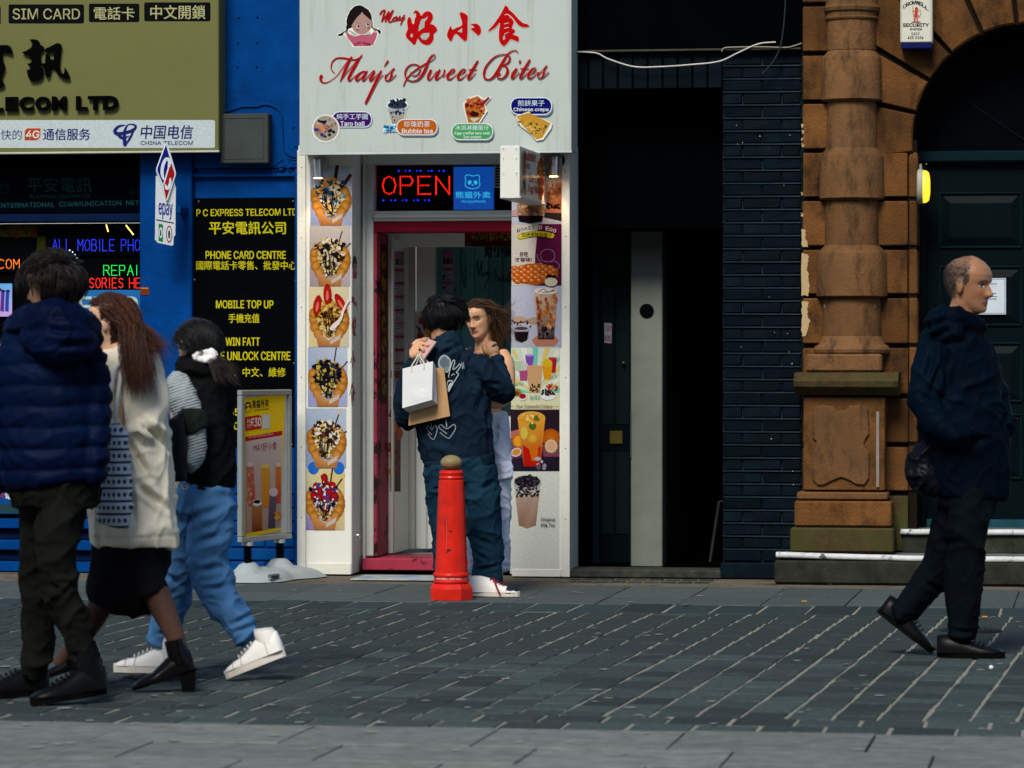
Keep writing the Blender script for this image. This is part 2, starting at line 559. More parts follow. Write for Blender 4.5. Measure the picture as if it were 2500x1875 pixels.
# columns of setts run away from the camera; pale mortar between the columns
PITCH, JW, SKEW = .1655, .013, .034
x_left, x_right = gnd(0, 1744).x - 1.0, gnd(2500, 1492).x + .45
x_left = min(x_left, gnd(0, 1492).x) - .3
pieces = []
k = 0
x = x_left
while x < x_right:
    y = Y_SETT1 + random.uniform(-.12, 0)
    rr = random.Random(k)
    wcol = PITCH - JW + rr.uniform(-.004, .004)
    while y < Y_SETT0 - .02:
        ln = rr.choice((.20, .24, .24, .28, .32))
        y0, y1 = max(y, Y_SETT1), min(y + ln, Y_SETT0)
        if y1 - y0 > .05:
            pieces.append((x + PITCH / 2 + rr.uniform(-.002, .002) + SKEW * ((y0 + y1) / 2 - Y_SETT0), (y0 + y1) / 2, wcol, y1 - y0 - .004, rr.randrange(4)))
        y += ln
    x += PITCH; k += 1
def in_view(x, y, m=60):
    p = Vector((x, y, 0)) - CAM
    d = p.dot(FWD)
    u, v = CX + FPX * p.dot(RGT) / d, HORIZON + FPX * 1.3 / d
    return (-m < u < 2500 + m and v < 1875 + m), d
seen = sorted([(in_view(a, b)[1], a, b, c, d, e) for a, b, c, d, e in pieces if in_view(a, b)[0]])
rest_mb = MB()
for i, (d_, a, b, c, d, e) in enumerate(seen):
    if i < 285:
        lay('sett', a, b, round(c, 2) + .004, round(d, 2), mat_sett, road, e).rotation_euler.z -= SKEW
    else:
        rr = random.Random(i)
        z = rr.uniform(-.0025, .0015)
        rest_mb.box(a - c / 2 + rr.uniform(-.003, .003), a + c / 2 + rr.uniform(-.003, .003), b - d / 2, b + d / 2, -.05, z, .004)
rest = rest_mb.build('far_setts', mat_sett, road)
tag(rest, kind='stuff')
# border rows laid lengthwise
k = 0
for (ya, yb, ln, xo) in ((Y_SLAB1, Y_SETT0, .245, 0), ):
    x = x_left
    while x < x_right + .5:
        if in_view(x, (ya + yb) / 2, 200)[0]:
            lay('border_sett', x + ln / 2, (ya + yb) / 2, ln - .012, abs(ya - yb) - .012, mat_sett_far, road, k % 4); 
        k += 1; x += ln
ym = (Y_SETT1 + Y_BORD2) / 2
for (ya, yb, xo) in ((Y_SETT1, ym, 0), (ym, Y_BORD2, .11)):
    x = x_left - xo
    while x < x_right + .5:
        if in_view(x, (ya + yb) / 2, 200)[0]:
            lay('border_sett', x + .115, (ya + yb) / 2, .23 - .013, abs(ya - yb) - .01, mat_sett, road, k % 4)
        k += 1; x += .23
# footway slabs in front of the shops
foot = structure('footway')
Y_SLAB0 = yg(1428)
x = gnd(0, 1450).x - .6
k = 0
mids = (Y_SLAB0 + Y_SLAB1) / 2
while x < x_right + .6:
    for (ya, yb, off) in ((Y_SLAB1, Y_SLAB1 + .62, 0), (Y_SLAB1 + .62, Y_SLAB0, .0)):
        lay('paving_slab', x + .22 + off, (ya + yb) / 2, .44 - .006, abs(yb - ya) - .006, mat_slab, foot, k % 5, bev=.003, wob=.0008)
        k += 1
    x += .44
# strip with cellar lights along the shop fronts
strip = structure('cellar_light_strip')
MB().box(gnd(0, 1400).x - 1, x_right + .6, Y_SLAB0 + .004, 1.2, -.06, -.003).build('concrete_strip', mat_concrete, strip)
pavl = MB()
for i in range(9):
    for j in range(2):
        p = gnd(1402 + i * 41, 1413, 0)
        lay('glass_block', p.x, -.16 - j * .24, .085, .12, mat_glassblk, strip, 0, top=.001, thick=.02, bev=.004, wob=0)
# pale slabs in the foreground
fore = structure('near_footway')
yy = Y_BORD2 - .005
row = 0
while yy > Y_NEAR - 1.2:
    dy = .62 if row % 2 == 0 else .5
    x = x_left - .8 + .23 * (row % 2)
    while x < gnd(2500, 1600).x:
        wdt = .66
        if in_view(x + wdt / 2, yy - dy / 2, 500)[0] or True:
            lay('paving_slab', x + wdt / 2, yy - dy / 2, wdt - .007, dy - .007, mat_fore, fore, k % 5, bev=.003, wob=.0012)
        k += 1; x += wdt
    yy -= dy; row += 1
# trodden gum and litter on the paving
rr = random.Random(5)
gum = MB()
for i in range(150):
    u, v = rr.uniform(0, 2500), rr.uniform(1425, 1860)
    p = gnd(u, v)
    n = 9
    r = rr.uniform(.008, .022)
    pts = [(p.x + r * (1 + rr.uniform(-.25, .25)) * math.cos(6.283 * i / n), p.y + r * rr.uniform(.8, 1.2) * math.sin(6.283 * i / n), .0035) for i in range(n)]
    gum.add(pts, [list(range(n))])
tag(gum.build('gum_spots', mat_gum), 'pale trodden chewing gum spots all over the paving', 'gum', kind='stuff')
def manhole(u, v, w, d, label):
    c = gnd(u, v)
    o = empty('drain_cover', (c.x, c.y, 0), label, 'drain cover')
    MB().lathe([(w, -.01), (w, .004), (w * .93, .005)], (c.x, c.y, 0), 28).build('rim', mat_iron, o)
    m = MB()
    for i in range(-4, 5):
        for j in range(-3, 4):
            if (i / 5) ** 2 + (j / 4) ** 2 < .8:
                m.box(c.x + i * w / 5 - w * .07, c.x + i * w / 5 + w * .07, c.y + j * w / 4.2 - w * .09, c.y + j * w / 4.2 + w * .09, .005, .011, .002)
    m.build('stud_pattern', mat_iron, o)
manhole(395, 1657, .17, .1, 'round studded iron cover between the walking feet')
manhole(2370, 1540, .15, .1, 'small round iron cover behind the elderly man\'s shoes')
mat_filter = M('cigarette_filter', (.55, .22, .04), .8)
mat_paper = M('white_paper_scrap', (.7, .7, .66), .8)
for i, (u, v, lb) in enumerate(((1963, 1472, 'orange cigarette end on the footway slabs left of the elderly man'), (2404, 1510, 'orange cigarette end behind the elderly man\'s front shoe'))):
    p = gnd(u, v)
    MBo = MB().tube([(p.x - .012, p.y - .006, .008), (p.x + .012, p.y + .008, .008)], .0045, 8)
    tag(MBo.build('cigarette_end', mat_filter), lb, 'cigarette end')
p = gnd(2420, 1634)
tag(MB().ball((p.x, p.y, .008), .009, 8).build('paper_scrap', mat_paper), 'tiny white scrap on the setts in front of the elderly man', 'litter')
p = gnd(1678, 1484)
mleaf = MB().add([(p.x - .03, p.y, .004), (p.x - .008, p.y - .02, .012), (p.x + .03, p.y + .01, .02), (p.x, p.y + .02, .006)], [(0, 1, 2, 3)])
tag(mleaf.build('dry_leaf', M('dry_leaf', (.3, .25, .16), .8)), 'dry curled leaf on the dark border row', 'leaf')

# ================================================================== BUILDINGS
def pb(name, u0, v0, u1, v1, Y, dep, mat, parent=None, bev=.004):
    """box whose front face fills the photo rectangle at depth Y"""
    um, vm = (u0 + u1) / 2, (v0 + v1) / 2
    x0, x1 = at(u0, vm, Y).x, at(u1, vm, Y).x
    z0, z1 = at(um, v1, Y).z, at(um, v0, Y).z
    return box(name, x0, x1, Y, Y + dep, z0, z1, mat, parent, bev)
def xz(u, v, Y):
    p = at(u, v, Y); return (p.x, p.z)
def top_of(p): return p

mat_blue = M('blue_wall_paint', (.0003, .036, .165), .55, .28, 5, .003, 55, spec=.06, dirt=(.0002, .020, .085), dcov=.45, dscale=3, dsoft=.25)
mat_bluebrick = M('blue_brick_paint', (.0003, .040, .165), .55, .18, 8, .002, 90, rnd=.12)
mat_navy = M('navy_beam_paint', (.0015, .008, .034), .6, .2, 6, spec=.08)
mat_black = M('black_paint', (.0014, .0018, .0025), .75, .25, 8, spec=.04)
mat_white = M('white_paint', (.62, .62, .555), .45, .05, 3, .0006, 40, dirt=(.40, .39, .33), dcov=.34, dscale=2.2, dstretch=(2.5, 2.5, .5), dsoft=.3)
mat_white2 = M('aged_white_paint', (.50, .51, .455), .5, .08, 5, .001, 50, dirt=(.28, .28, .25), dcov=.40, dscale=4, dsoft=.25)
mat_chip = M('chipped_white_paint', (.60, .59, .51), .55, .08, 8, .0015, 60, dirt=(.20, .19, .16), dcov=.36, dscale=7, dsoft=.06)
mat_red = M('red_door_paint', (.17, .006, .016), .4, .12, 5, .0006, 50)
mat_pink = M('pink_red_paint', (.27, .028, .052), .5, .2, 8, .001, 60, dirt=(.022, .009, .010), dcov=.47, dscale=6, dsoft=.04)
mat_steel = M('brushed_steel', (.55, .55, .53), .32, .08, 60, metal=1.)
mat_zinc = M('zinc_box', (.045, .053, .049), .45, .2, 6, metal=.3, dirt=(.05, .06, .055), dcov=.42, dscale=5)
mat_glass = clear_glass('window_glass', .012)
mat_print = print_mat('flat_print')
mat_gloss = print_mat('gloss_print', .25)
mat_board = M('glossy_black_board', (.0012, .0015, .002), .4, .2, 3, dirt=(.003, .004, .006), dcov=.36, dscale=2, spec=.04)

# ---------------------------------------------------------------- blue telecom shop
XB0 = at(-420, 800, 0).x
XB1 = at(731, 800, 0).x
ts = empty('telecom_shopfront', (at(300, 1400, 0).x, 0, 0), 'bright blue painted shopfront with brick base on the left', 'shopfront')
pw = .02
xp0, xp1 = at(344, 700, pw).x, at(471, 700, pw).x
zt = at(500, -120, pw).z
z_beam = at(150, 372, pw).z
# upper wall
box('upper_wall', at(473, 100, pw).x, XB1, pw, pw + .4, at(600, 410, pw).z, zt, mat_blue, ts)
box('backing_wall', XB0, at(473, 100, pw).x - .004, pw + .1, pw + .4, at(200, 372, .1).z, zt, mat_black, ts)
box('pilaster', xp0, xp1, pw - .03, pw + .35, 0, at(400, 368, pw).z, mat_blue, ts, .008)
box('side_strip', at(720, 600, pw).x, XB1, pw - .01, pw + .3, 0, at(725, 412, pw).z, mat_blue, ts)
# moulded head above the black board, with two ledges
box('head_panel', xp1 + .003, at(719, 440, pw).x, pw + .025, pw + .3, at(600, 484, pw).z, at(600, 411, pw).z, mat_blue, ts)
box('ledge', xp1 + .003, at(719, 430, pw).x, pw - .012, pw + .02, at(600, 432, pw).z, at(600, 424, pw).z, mat_blue, ts)
box('board_recess', xp1 + .003, at(719, 700, pw).x, pw + .03, pw + .3, at(600, 1092, pw).z, at(600, 485, pw).z, mat_navy, ts)
box('dado_panel', xp1 + .003, at(719, 1150, pw).x, pw + .005, pw + .3, at(600, 1206, pw).z, at(600, 1093, pw).z, mat_blue, ts)
# brick base, brick by brick
zb = at(600, 1208, pw).z
n = int(zb / .075)
hcs = zb / n
x0b, x1b = xp1 + .004, at(719, 1300, pw).x
box('brick_bed', x0b, x1b, pw + .012, pw + .3, 0, zb, M('blue_mortar', (.0003, .025, .11), .8), ts)
for r in range(n):
    x = x0b - (.1125 if r % 2 else 0)
    while x < x1b - .01:
        a, b = max(x, x0b), min(x + .215, x1b)
        if b - a > .04:
            me = brick_mesh(round(b - a, 2), .1, hcs - .011, .005, mat_bluebrick, r % 3, .0015)
            o = meshobj('brick', me, None, ts, ((a + b) / 2, pw + .05 + random.uniform(-.003, .003), hcs * (r + .5)))
        x += .225
# window bay on the left
zs = at(150, 1190, .08).z
box('name_panel', XB0, xp0 - .004, pw + .12, pw + .2, at(150, 522, .14).z, at(150, 374, .1).z, M('dark_blue_glass', (.001, .0016, .004), .4, spec=.03), ts)
box('window_head', XB0, xp0 - .004, pw + .03, pw + .2, at(150, 543, .08).z, at(150, 523, .08).z, mat_navy, ts, .006)
box('window_sill', XB0, xp0 - .004, pw - .02, pw + .2, zs - .05, zs, mat_blue, ts, .006)
ztop = at(150, 545, .14).z
box('window_pane', XB0, xp0 - .004, pw + .14, pw + .146, zs + .001, ztop - .001, mat_glass, ts, 0)
box('window_back', XB0, xp0 - .004, pw + .18, pw + .3, zs, ztop, mat_black, ts, 0)
hh = zs - .055
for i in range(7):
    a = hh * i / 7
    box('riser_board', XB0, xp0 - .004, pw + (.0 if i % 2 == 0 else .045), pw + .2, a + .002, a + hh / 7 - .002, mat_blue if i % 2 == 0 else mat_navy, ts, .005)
# faint writing on the panel under the sign
for (t_, bx, cl, bd, sk) in (('INTERNATIONAL  COMMUNICATION  NETWORK', (-20, 628, 1800, 680), '174a50', .012, -.022), ('PC EXPRESS TELECOM LTD', (332, 533, 1015, 568), '123236', .012, -.01), ('平安電訊', (305, 335, 1030, 505), '14383a', .0, 0),
                         ('通信服务', (1440, 455, 1760, 530), '0e2426', .0, 0), ('电信', (-40, 395, 105, 485), '122c30', .0, 0), ('TELECOM', (-60, 505, 105, 526), '0e2426', .01, 0)):
    pr = Print(facade(pw + .12), crop(0, 360, 4.608), gain=1.0)
    pr.text(t_, *bx, cl, bd, skew=sk)
    pr.build('panel_lettering', mat_print, ts)

# window displays: dot-letter light signs on black boards
def led_points(t, step=.105, bold=0.0):
    """dots along the centre lines of simple letters"""
    G = {'A': [[(0, 0), (.5, 1), (1, 0)], [(.25, .4), (.75, .4)]], 'L': [[(0, 1), (0, 0), (.8, 0)]], 'M': [[(0, 0), (0, 1), (.5, .45), (1, 1), (1, 0)]],
         'O': [[(.5, 1), (.15, .88), (0, .5), (.15, .12), (.5, 0), (.85, .12), (1, .5), (.85, .88), (.5, 1)]],
         'B': [[(0, 0), (0, 1), (.7, 1), (.9, .8), (.7, .54), (0, .54)], [(.7, .54), (1, .3), (.75, 0), (0, 0)]], 'I': [[(.5, 0), (.5, 1)]],
         'E': [[(.9, 1), (0, 1), (0, 0), (.9, 0)], [(0, .5), (.75, .5)]], 'P': [[(0, 0), (0, 1), (.75, 1), (.95, .76), (.75, .5), (0, .5)]],
         'H': [[(0, 0), (0, 1)], [(1, 0), (1, 1)], [(0, .5), (1, .5)]], 'R': [[(0, 0), (0, 1), (.75, 1), (.95, .76), (.75, .5), (0, .5)], [(.5, .5), (1, 0)]],
         'S': [[(.95, .85), (.5, 1), (.1, .85), (.1, .62), (.9, .4), (.9, .15), (.5, 0), (.05, .15)]], 'C': [[(.95, .85), (.5, 1), (.1, .8), (0, .5), (.1, .2), (.5, 0), (.95, .15)]],
         'N': [[(0, 0), (0, 1), (1, 0), (1, 1)]]}
    out = []
    x = 0
    for ch in t:
        if ch == ' ': x += .6; continue
        w = .28 if ch == 'I' else .62
        for st in G[ch]:
            d = 0
            pts = [(x + p[0] * w, p[1]) for p in st] if ch != 'I' else [(x + w / 2, p[1]) for p in st]
            for a, b in zip(pts, pts[1:]):
                l = math.hypot(b[0] - a[0], b[1] - a[1])
                m = max(1, round(l / step))
                for i in range(m + (1 if b is pts[-1] else 0)):
                    out.append((a[0] + (b[0] - a[0]) * i / m, a[1] + (b[1] - a[1]) * i / m))
        x += w + .22
    return out, x - .22
def led_sign(t, box_, Y, colr, name, label, r, strength, board, group=None, full=None, cat='sign'):
    u0, v0, u1, v1 = box_
    b0, b1, b2, b3 = board
    c = at((b0 + b2) / 2, b3, Y)
    o = empty(name, (c.x, Y, c.z), label, cat, group)
    pb('panel', b0, b1, b2, b3, Y, .02, mat_board, o, .002)
    pts, w = led_points(t)
    m = MB()
    for (x, y) in pts:
        u, v = u0 + x / w * (u1 - u0), v1 + y * (v0 - v1)
        p = at(u, v, Y - .003)
        n = 6
        m.add([(p.x + r * math.cos(6.283 * i / n), p.y, p.z + r * math.sin(6.283 * i / n)) for i in range(n)] + [(p.x, p.y - r * .7, p.z)], [(i, (i + 1) % n, n) for i in range(n)])
    m.build('light_dots', emit(name + '_' + colr, colr, strength), o)
    return o
YW = pw + .155
led_sign('ALL MOBILE PHO', (128, 585, 342, 612), YW, '2a3cff', 'light_dot_sign', 'window light sign reading ALL MOBILE PHO in blue dots', .0023, 1.0, (112, 574, 343, 622), 'dot letter signs in the phone shop window')
led_sign('REPAI', (253, 648, 337, 672), YW, '20e050', 'light_dot_sign', 'window light sign reading REPAI in green dots', .0025, 1.1, (240, 640, 343, 676), 'dot letter signs in the phone shop window')
led_sign('ESSORIES HE', (187, 679, 343, 703), YW, 'ff2412', 'light_dot_sign', 'window light sign reading ESSORIES HE in red dots', .0025, 1.2, (110, 677, 343, 707), 'dot letter signs in the phone shop window')
led_sign('COM', (-4, 633, 47, 656), YW, 'ff7a18', 'light_dot_sign', 'window light sign ending in COM in orange dots', .0025, 1.2, (-40, 625, 55, 664), 'dot letter signs in the phone shop window')
o = empty('light_dot_sign', at(175, 640, YW), 'small white arc of signal dots beside the man\'s hair in the window', 'sign', 'dot letter signs in the phone shop window')
m = MB()
for k, rad in enumerate((14, 22, 30)):
    for j in range(3 + k):
        a = R(10 + 60 * j / (2 + k))
        p = at(160 + rad * math.cos(a), 645 - rad * math.sin(a) * 1.2, YW - .003)
        m.ball((p.x, p.y, p.z), .003, 6)
m.build('light_dots', emit('white_dots', 'dde6ff', 2.5), o)
pb('panel', 150, 610, 192, 652, YW, .01, mat_board, o, .001)
# lit poster, colour poster and blue letter poster in the window
o = pb('window_poster', 170, 708, 342, 800, YW - .002, .004, M('blue_poster_paper', (.02, .16, .42), .4), None, 0)
tag(o, 'blue window poster with big white capital letters behind the walkers', 'poster')
pr = Print(facade(YW - .003), crop(0, 540, 3.317))
for t, xa, xb in (('E', 640, 740), ('E', 760, 860), ('S', 880, 980), ('R', 1000, 1118)):
    pr.text(t, xa, 612, xb, 770, 'c4d0cc', .03)
pr.build('poster_letters', mat_print, o)
pr = Print(facade(YW - .004), crop(0, 540, 3.317), gain=1.3)
pr.rect(-60, 505, 98, 772, '5f9bd0', ['4f93cf', '5fa6dc', 'c79bd0', 'b08cc8'])
for (x, c) in ((10, '5a2a80'), (48, '24409a'), (-30, '6a2a6a')):
    pr.poly([(x, 575), (x + 28, 560), (x + 22, 735), (x - 8, 728)], c)
    pr.oval(x + 16, 566, 18, 12, '20204a')
pr.poly([(-60, 520), (0, 540), (30, 565), (-60, 560)], '402040')
o = pr.build('window_poster', mat_gloss)
tag(o, 'small blue and violet photo poster with bottles at the window\'s left edge', 'poster')
pr = Print(facade(YW - .004), crop(0, 540, 3.317), gain=.8)
rnd = random.Random(3)
pr.rect(-60, 35, 300, 128, '4a4a14')
for i in range(60):
    pr.blob(rnd.uniform(-50, 290), rnd.uniform(42, 120), rnd.uniform(8, 22), rnd.choice(('3a3a10', '55501a', '6a2a10', '7a1c10', '30300c')), rnd)
pr.rect(300, 120, 372, 240, '34340e')
o = pr.build('window_poster', mat_gloss)
tag(o, 'dim olive and red photo strip at the top of the phone shop window', 'poster')
for (a, b, lb) in (((860, 28), (876, 85), 'short yellow light line high in the window, left one'), ((1020, 32), (1080, 110), 'longer slanting yellow light line high in the window, right one')):
    q = crop(0, 540, 3.317)
    p0, p1 = at(*q(*a), YW - .002), at(*q(*b), YW - .002)
    tag(MB().tube([p0, p1], .004, 6).build('light_tube', emit('yellow_tube', 'e8c860', 1.6)), lb, 'light', 'yellow light lines in the window')
# counter panel at the bottom left with one big character
pr = Print(facade(pw - .022), crop(0, 1020, 2.2419))
pr.rect(-80, 385, 190, 525, '0a3c78')
pr.text('電話', 28, 408, 110, 446, 'd8dcd8', .01)
pr.oval(12, 426, 8, 10, 'a01818')
pr.rrect(0, 470, 130, 522, 8, '1c3a40')
o = pr.build('sill_notice', mat_print)
tag(o, 'blue strip notice with a white character low on the phone shop window', 'notice')

# ---------------------------------------------------------------- black board with yellow lettering
yb = pw + .028
o = empty('lettering_board', (at(600, 1090, yb).x, yb, at(600, 1090, yb).z), 'black board with yellow phone shop lettering on the blue front', 'sign')
pb('board', 470.5 + 3, 484, 721, 1091, yb - .012, .01, mat_board, o, .002)
pr = Print(facade(yb - .012), crop(0, 0, 1.0))
YEL = 'b0a818'
k5 = crop(0, 540, 2.9892)
def yt(t, x0, y0, x1, y1, **k):
    a, b = k5(x0, y0); c, d = k5(x1, y1)
    pr.text(t, a, b, c, d, YEL, **k)
pr.text('P C EXPRESS TELECOM LTD', 480, 511, 725, 528, YEL, .025, skew=-.008)
yt('平安電訊公司', 1527, 2, 2085, 95, bold=.018)
yt('PHONE CARD CENTRE', 1502, 218, 2085, 275, bold=.03)
yt('國際電話卡零售、批發中心', 1432, 290, 2165, 355, bold=.012)
yt('MOBILE TOP UP', 1578, 578, 1995, 636, bold=.03)
yt('手機充值', 1668, 675, 1893, 742, bold=.015)
yt('WIN FATT', 1648, 850, 1895, 908, bold=.03)
yt('MOBILE UNLOCK CENTRE', 1430, 952, 2118, 1014, bold=.03)
yt('解鎖、中文、維修', 1575, 1068, 2085, 1136, bold=.012)
yt('65', 1676, 1368, 1745, 1420, bold=.03)
yt('20', 1660, 1468, 1745, 1520, bold=.03)
pr.build('lettering', mat_print, o)
m = MB()
for (u, v) in ((485, 492), (716, 491), (475, 683), (721, 685), (718, 887), (713, 1085)):
    p = at(u, v, yb - .014)
    m.ball((p.x, p.y, p.z), .006, 8)
m.build('screw_heads', mat_steel, o)
pr = Print(facade(pw - .034), crop(0, 540, 2.9892))
pr.rect(1026, 482, 1086, 536, '7a3410'); pr.rect(1030, 486, 1082, 492, 'a89020')
for i in range(6): pr.rect(1030, 496 + i * 6, 1082, 498 + i * 6, '3a1a0a')
tag(pr.build('warning_sticker', mat_print), 'tiny orange and yellow sticker on the blue pilaster', 'sticker')

# ---------------------------------------------------------------- telecom name sign
ys = -.15
cc = at(260, 370, ys)
o = empty('telecom_name_sign', (cc.x, 0, cc.z), 'large beige telecom name sign with raised black letters', 'sign')
mat_beige = M('beige_sign_face', (.122, .124, .043), .42, .06, 3, 0, 40, dirt=(.08, .082, .03), dcov=.36, dscale=2.5, dstretch=(3, 3, .5), dsoft=.3)
um = 260
box('board', XB0, at(534, 150, ys).x, ys, pw + .09, at(um, 371, ys).z, zt, [mat_beige][0], o, .006)
box('bottom_lip', XB0, at(534, 150, ys).x + .003, ys - .006, ys + .02, at(um, 371, ys).z - .008, at(um, 371, ys).z + .004, M('sign_edge', (.42, .42, .34), .4), o, .002)
pr = Print(facade(ys), crop(0, 0, 2.962))
for (x0, y0, x1, y1, sk) in ((-480, 45, 5, 178, 0), (62, 32, 608, 170, 0), (643, 26, 1008, 160, 0), (1043, 17, 1522, 154, 0)):
    pr.rrect(x0, y0, x1, y1, 12, '08090a')
pr.text('SIM CARD', 92, 62, 578, 140, '9a986c', .004)
pr.text('電話卡', 680, 50, 972, 142, '9a986c', .012)
pr.text('中文開鎖', 1088, 38, 1486, 138, '9a986c', .012)
pr.rrect(-500, 868, 1555, 1070, 16, 'a9b3b4')
B2 = '16205c'
pr.text('最快的', -70, 938, 158, 1012, B2, .004)
pr.poly([(195, 928), (293, 928), (293, 990), (270, 1015), (178, 1015), (180, 945)], 'a03a1c')
pr.text('4G', 188, 945, 284, 998, 'c8ccc6', .03, shear=.1)
pr.text('通信服务', 312, 930, 652, 1014, B2, .02)
# looped emblem
pr.brush([(905, 905, 8), (860, 915, 20), (832, 945, 26), (850, 968, 28), (910, 960, 26), (965, 940, 24), (982, 915, 18), (960, 900, 12), (925, 905, 10), (905, 940, 20), (900, 990, 26), (905, 1045, 30)], B2)
pr.brush([(985, 905, 8), (960, 960, 16), (940, 1000, 18), (915, 1040, 12)], B2)
pr.brush([(838, 955, 8), (860, 980, 22), (890, 1000, 20), (930, 985, 8)], B2)
pr.text('中国电信', 1018, 905, 1398, 1005, B2, .012, shear=.12)
pr.text('CHINA TELECOM', 1018, 1020, 1396, 1048, B2, .014)
pr.build('printed_panels', mat_print, o)
mat_letter = M('black_letter_plastic', (.0012, .0012, .0015), .5, spec=.03)
def wpoly(pts, cv, Y): return [xz(*cv(x, y), Y) for x, y in pts]
c4 = crop(0, 80, 7.9)
def rletter(polys, name='raised_character'):
    vs, fs = [], []
    for pl in polys:
        b = len(vs)
        vs += wpoly(pl, c4, ys - .012)
        fs.append([b + i for i in range(len(pl))])
    me = MB()
    for pl in polys:
        me.prism(wpoly(pl, c4, ys - .012), ys - .026 - .0007 * polys.index(pl), ys - .012)
    for (x, y) in ((polys[0][0][0] + 30, polys[0][0][1] + 30),):
        p = xz(*c4(x, y), ys); me.box(p[0] - .004, p[0] + .004, ys - .012, ys, p[1] - .004, p[1] + .004)
    return me.build(name, mat_letter, o)
rletter([[(585, 128), (690, 128), (740, 150), (775, 200), (765, 245), (820, 248), (855, 290), (835, 350), (770, 385), (790, 430), (775, 520), (800, 560), (780, 640), (830, 690), (845, 780), (820, 860), (760, 920), (690, 935), (605, 935), (565, 880), (540, 800), (525, 705), (565, 725), (605, 690), (610, 665), (550, 630), (540, 597), (590, 590), (635, 545), (580, 490), (575, 445), (500, 430), (430, 375), (520, 350), (610, 290), (645, 210), (600, 165)],
         [(862, 320), (960, 280), (1060, 225), (1120, 200), (1170, 215), (1195, 265), (1180, 330), (1165, 480), (1150, 600), (1165, 710), (1200, 780), (1235, 800), (1252, 750), (1255, 675), (1300, 740), (1345, 830), (1350, 890), (1280, 900), (1200, 870), (1120, 800), (1070, 700), (1000, 660), (975, 760), (955, 850), (910, 865), (875, 800), (870, 680), (800, 620), (815, 590), (880, 590), (890, 430), (910, 405), (950, 430), (975, 510), (1045, 525), (1055, 350), (960, 385), (900, 385)]])
rletter([[(-250, 240), (150, 240), (200, 262), (235, 330), (250, 405), (200, 410), (110, 380), (40, 380), (60, 470), (40, 530), (90, 600), (100, 680), (60, 800), (20, 890), (60, 930), (90, 1000), (60, 1050), (-20, 1070), (-250, 1070)]])
zc0, zc1 = at(300, 234, ys).z, at(300, 269, ys).z
for (t, u0, u1) in (('L', -28, 11), ('E', 16, 47), ('C', 50, 85), ('O', 89, 126), ('M', 129, 165), ('L', 188, 216), ('T', 217, 253), ('D', 254, 291)):
    extrude_text(t, (at(u0, 250, ys).x, zc0), (at(u1, 250, ys).x, zc1), ys - .012, .016, mat_letter, 'raised_letter', o, .05)
    # stand-offs behind the letter
    x = at((u0 + u1) / 2 - (8 if t not in 'T' else 0), 250, ys).x
    MB().box(x - .004, x + .004, ys - .012, ys, zc0 - .012, zc0 - .004).build('letter_pin', mat_letter, o)

# ---------------------------------------------------------------- grey metal box and wall cable
yv = pw - .10
o = pb('vent_box', 537, 277, 655, 399, yv, .10, mat_zinc, None, .006)
tag(o, 'square grey metal box fixed to the blue wall', 'metal box')
p0, p1 = at(546, 287, yv), at(644, 388, yv)
mz = MB()
for (a, b, c, d) in ((p0.x, p1.x, p0.z - .006, p0.z), (p0.x, p1.x, p1.z, p1.z + .006), (p0.x, p0.x + .006, p1.z + .007, p0.z - .007), (p1.x - .006, p1.x, p1.z + .007, p0.z - .007)):
    mz.box(a, b, yv - .003, yv + .002, c, d, .0012)
mz.build('pressed_rim', mat_zinc, o)
k1 = crop(0, 0, 2.962)
mc = MB()
mc.tube([at(*k1(x, y), pw - .008) for x, y in ((1620, 815), (1700, 785), (1760, 770), (1860, 768), (1900, 755), (1960, 762), (2020, 800), (2038, 870), (2045, 1000), (2055, 1080), (2100, 1125), (2165, 1140))], .005, 8, cr=5)
tag(mc.build('wall_cable', mat_blue), 'thin cable painted blue curling around the grey metal box', 'cable')
mn = MB()
for (x, y) in ((1727, 130), (1862, 125), (1718, 312), (1860, 310), (1718, 487), (1858, 485), (2122, 925), (2140, 1060)):
    p = at(*k1(x, y), pw - .002); mn.ball((p.x, p.y, p.z), .006, 8)
tag(mn.build('old_fixing_bolts', mat_navy, ts), None)
rb = random.Random(9)
mbp = MB()
for i in range(22):
    x, y = rb.uniform(1985, 2160), rb.uniform(1145, 1260)
    p = at(*k1(x, y), pw)
    mbp.box(p.x - rb.uniform(.006, .02), p.x + rb.uniform(.006, .02), pw - rb.uniform(.002, .009), pw + .01, p.z - .004, p.z + .004, .002)
mbp.build('rough_patch', mat_blue, ts)

# ---------------------------------------------------------------- epay projecting sign
ye = -.42
kE = crop(0, 360, 4.608)
# a flat plate standing out from the pilaster, turned towards the street's right end
pA, pB = at(*kE(1760, 500), -.30), at(*kE(1975, 500), -.30)
ang = R(38)
axis = Vector((math.cos(ang), math.sin(ang), 0))
nrm = Vector((math.sin(ang), -math.cos(ang), 0))
pl = Plane(pA, nrm)
o = empty('payment_sign', tuple(pl.hit(*kE(1860, 1090))), 'narrow white projecting sign with a blue and red diamond', 'sign')
def plate(pts, name, mat, thick=.012, back=0.0):
    f = [pl.hit(*kE(x, y)) - nrm * back for x, y in pts]
    bk = [p - nrm * thick for p in f]
    n = len(f)
    return MB().add(f + bk, [list(range(n)), list(range(2 * n - 1, n - 1, -1))] + [[i, n + i, n + (i + 1) % n, (i + 1) % n] for i in range(n)]).build(name, mat, o)
mat_sw = M('sign_white', (.62, .66, .66), .35, .06, 4)
plate([(1762, 320), (1960, 380), (1978, 460), (1972, 990), (1955, 1000), (1950, 1095), (1935, 1105), (1775, 1072), (1752, 1040)], 'plate', mat_sw)
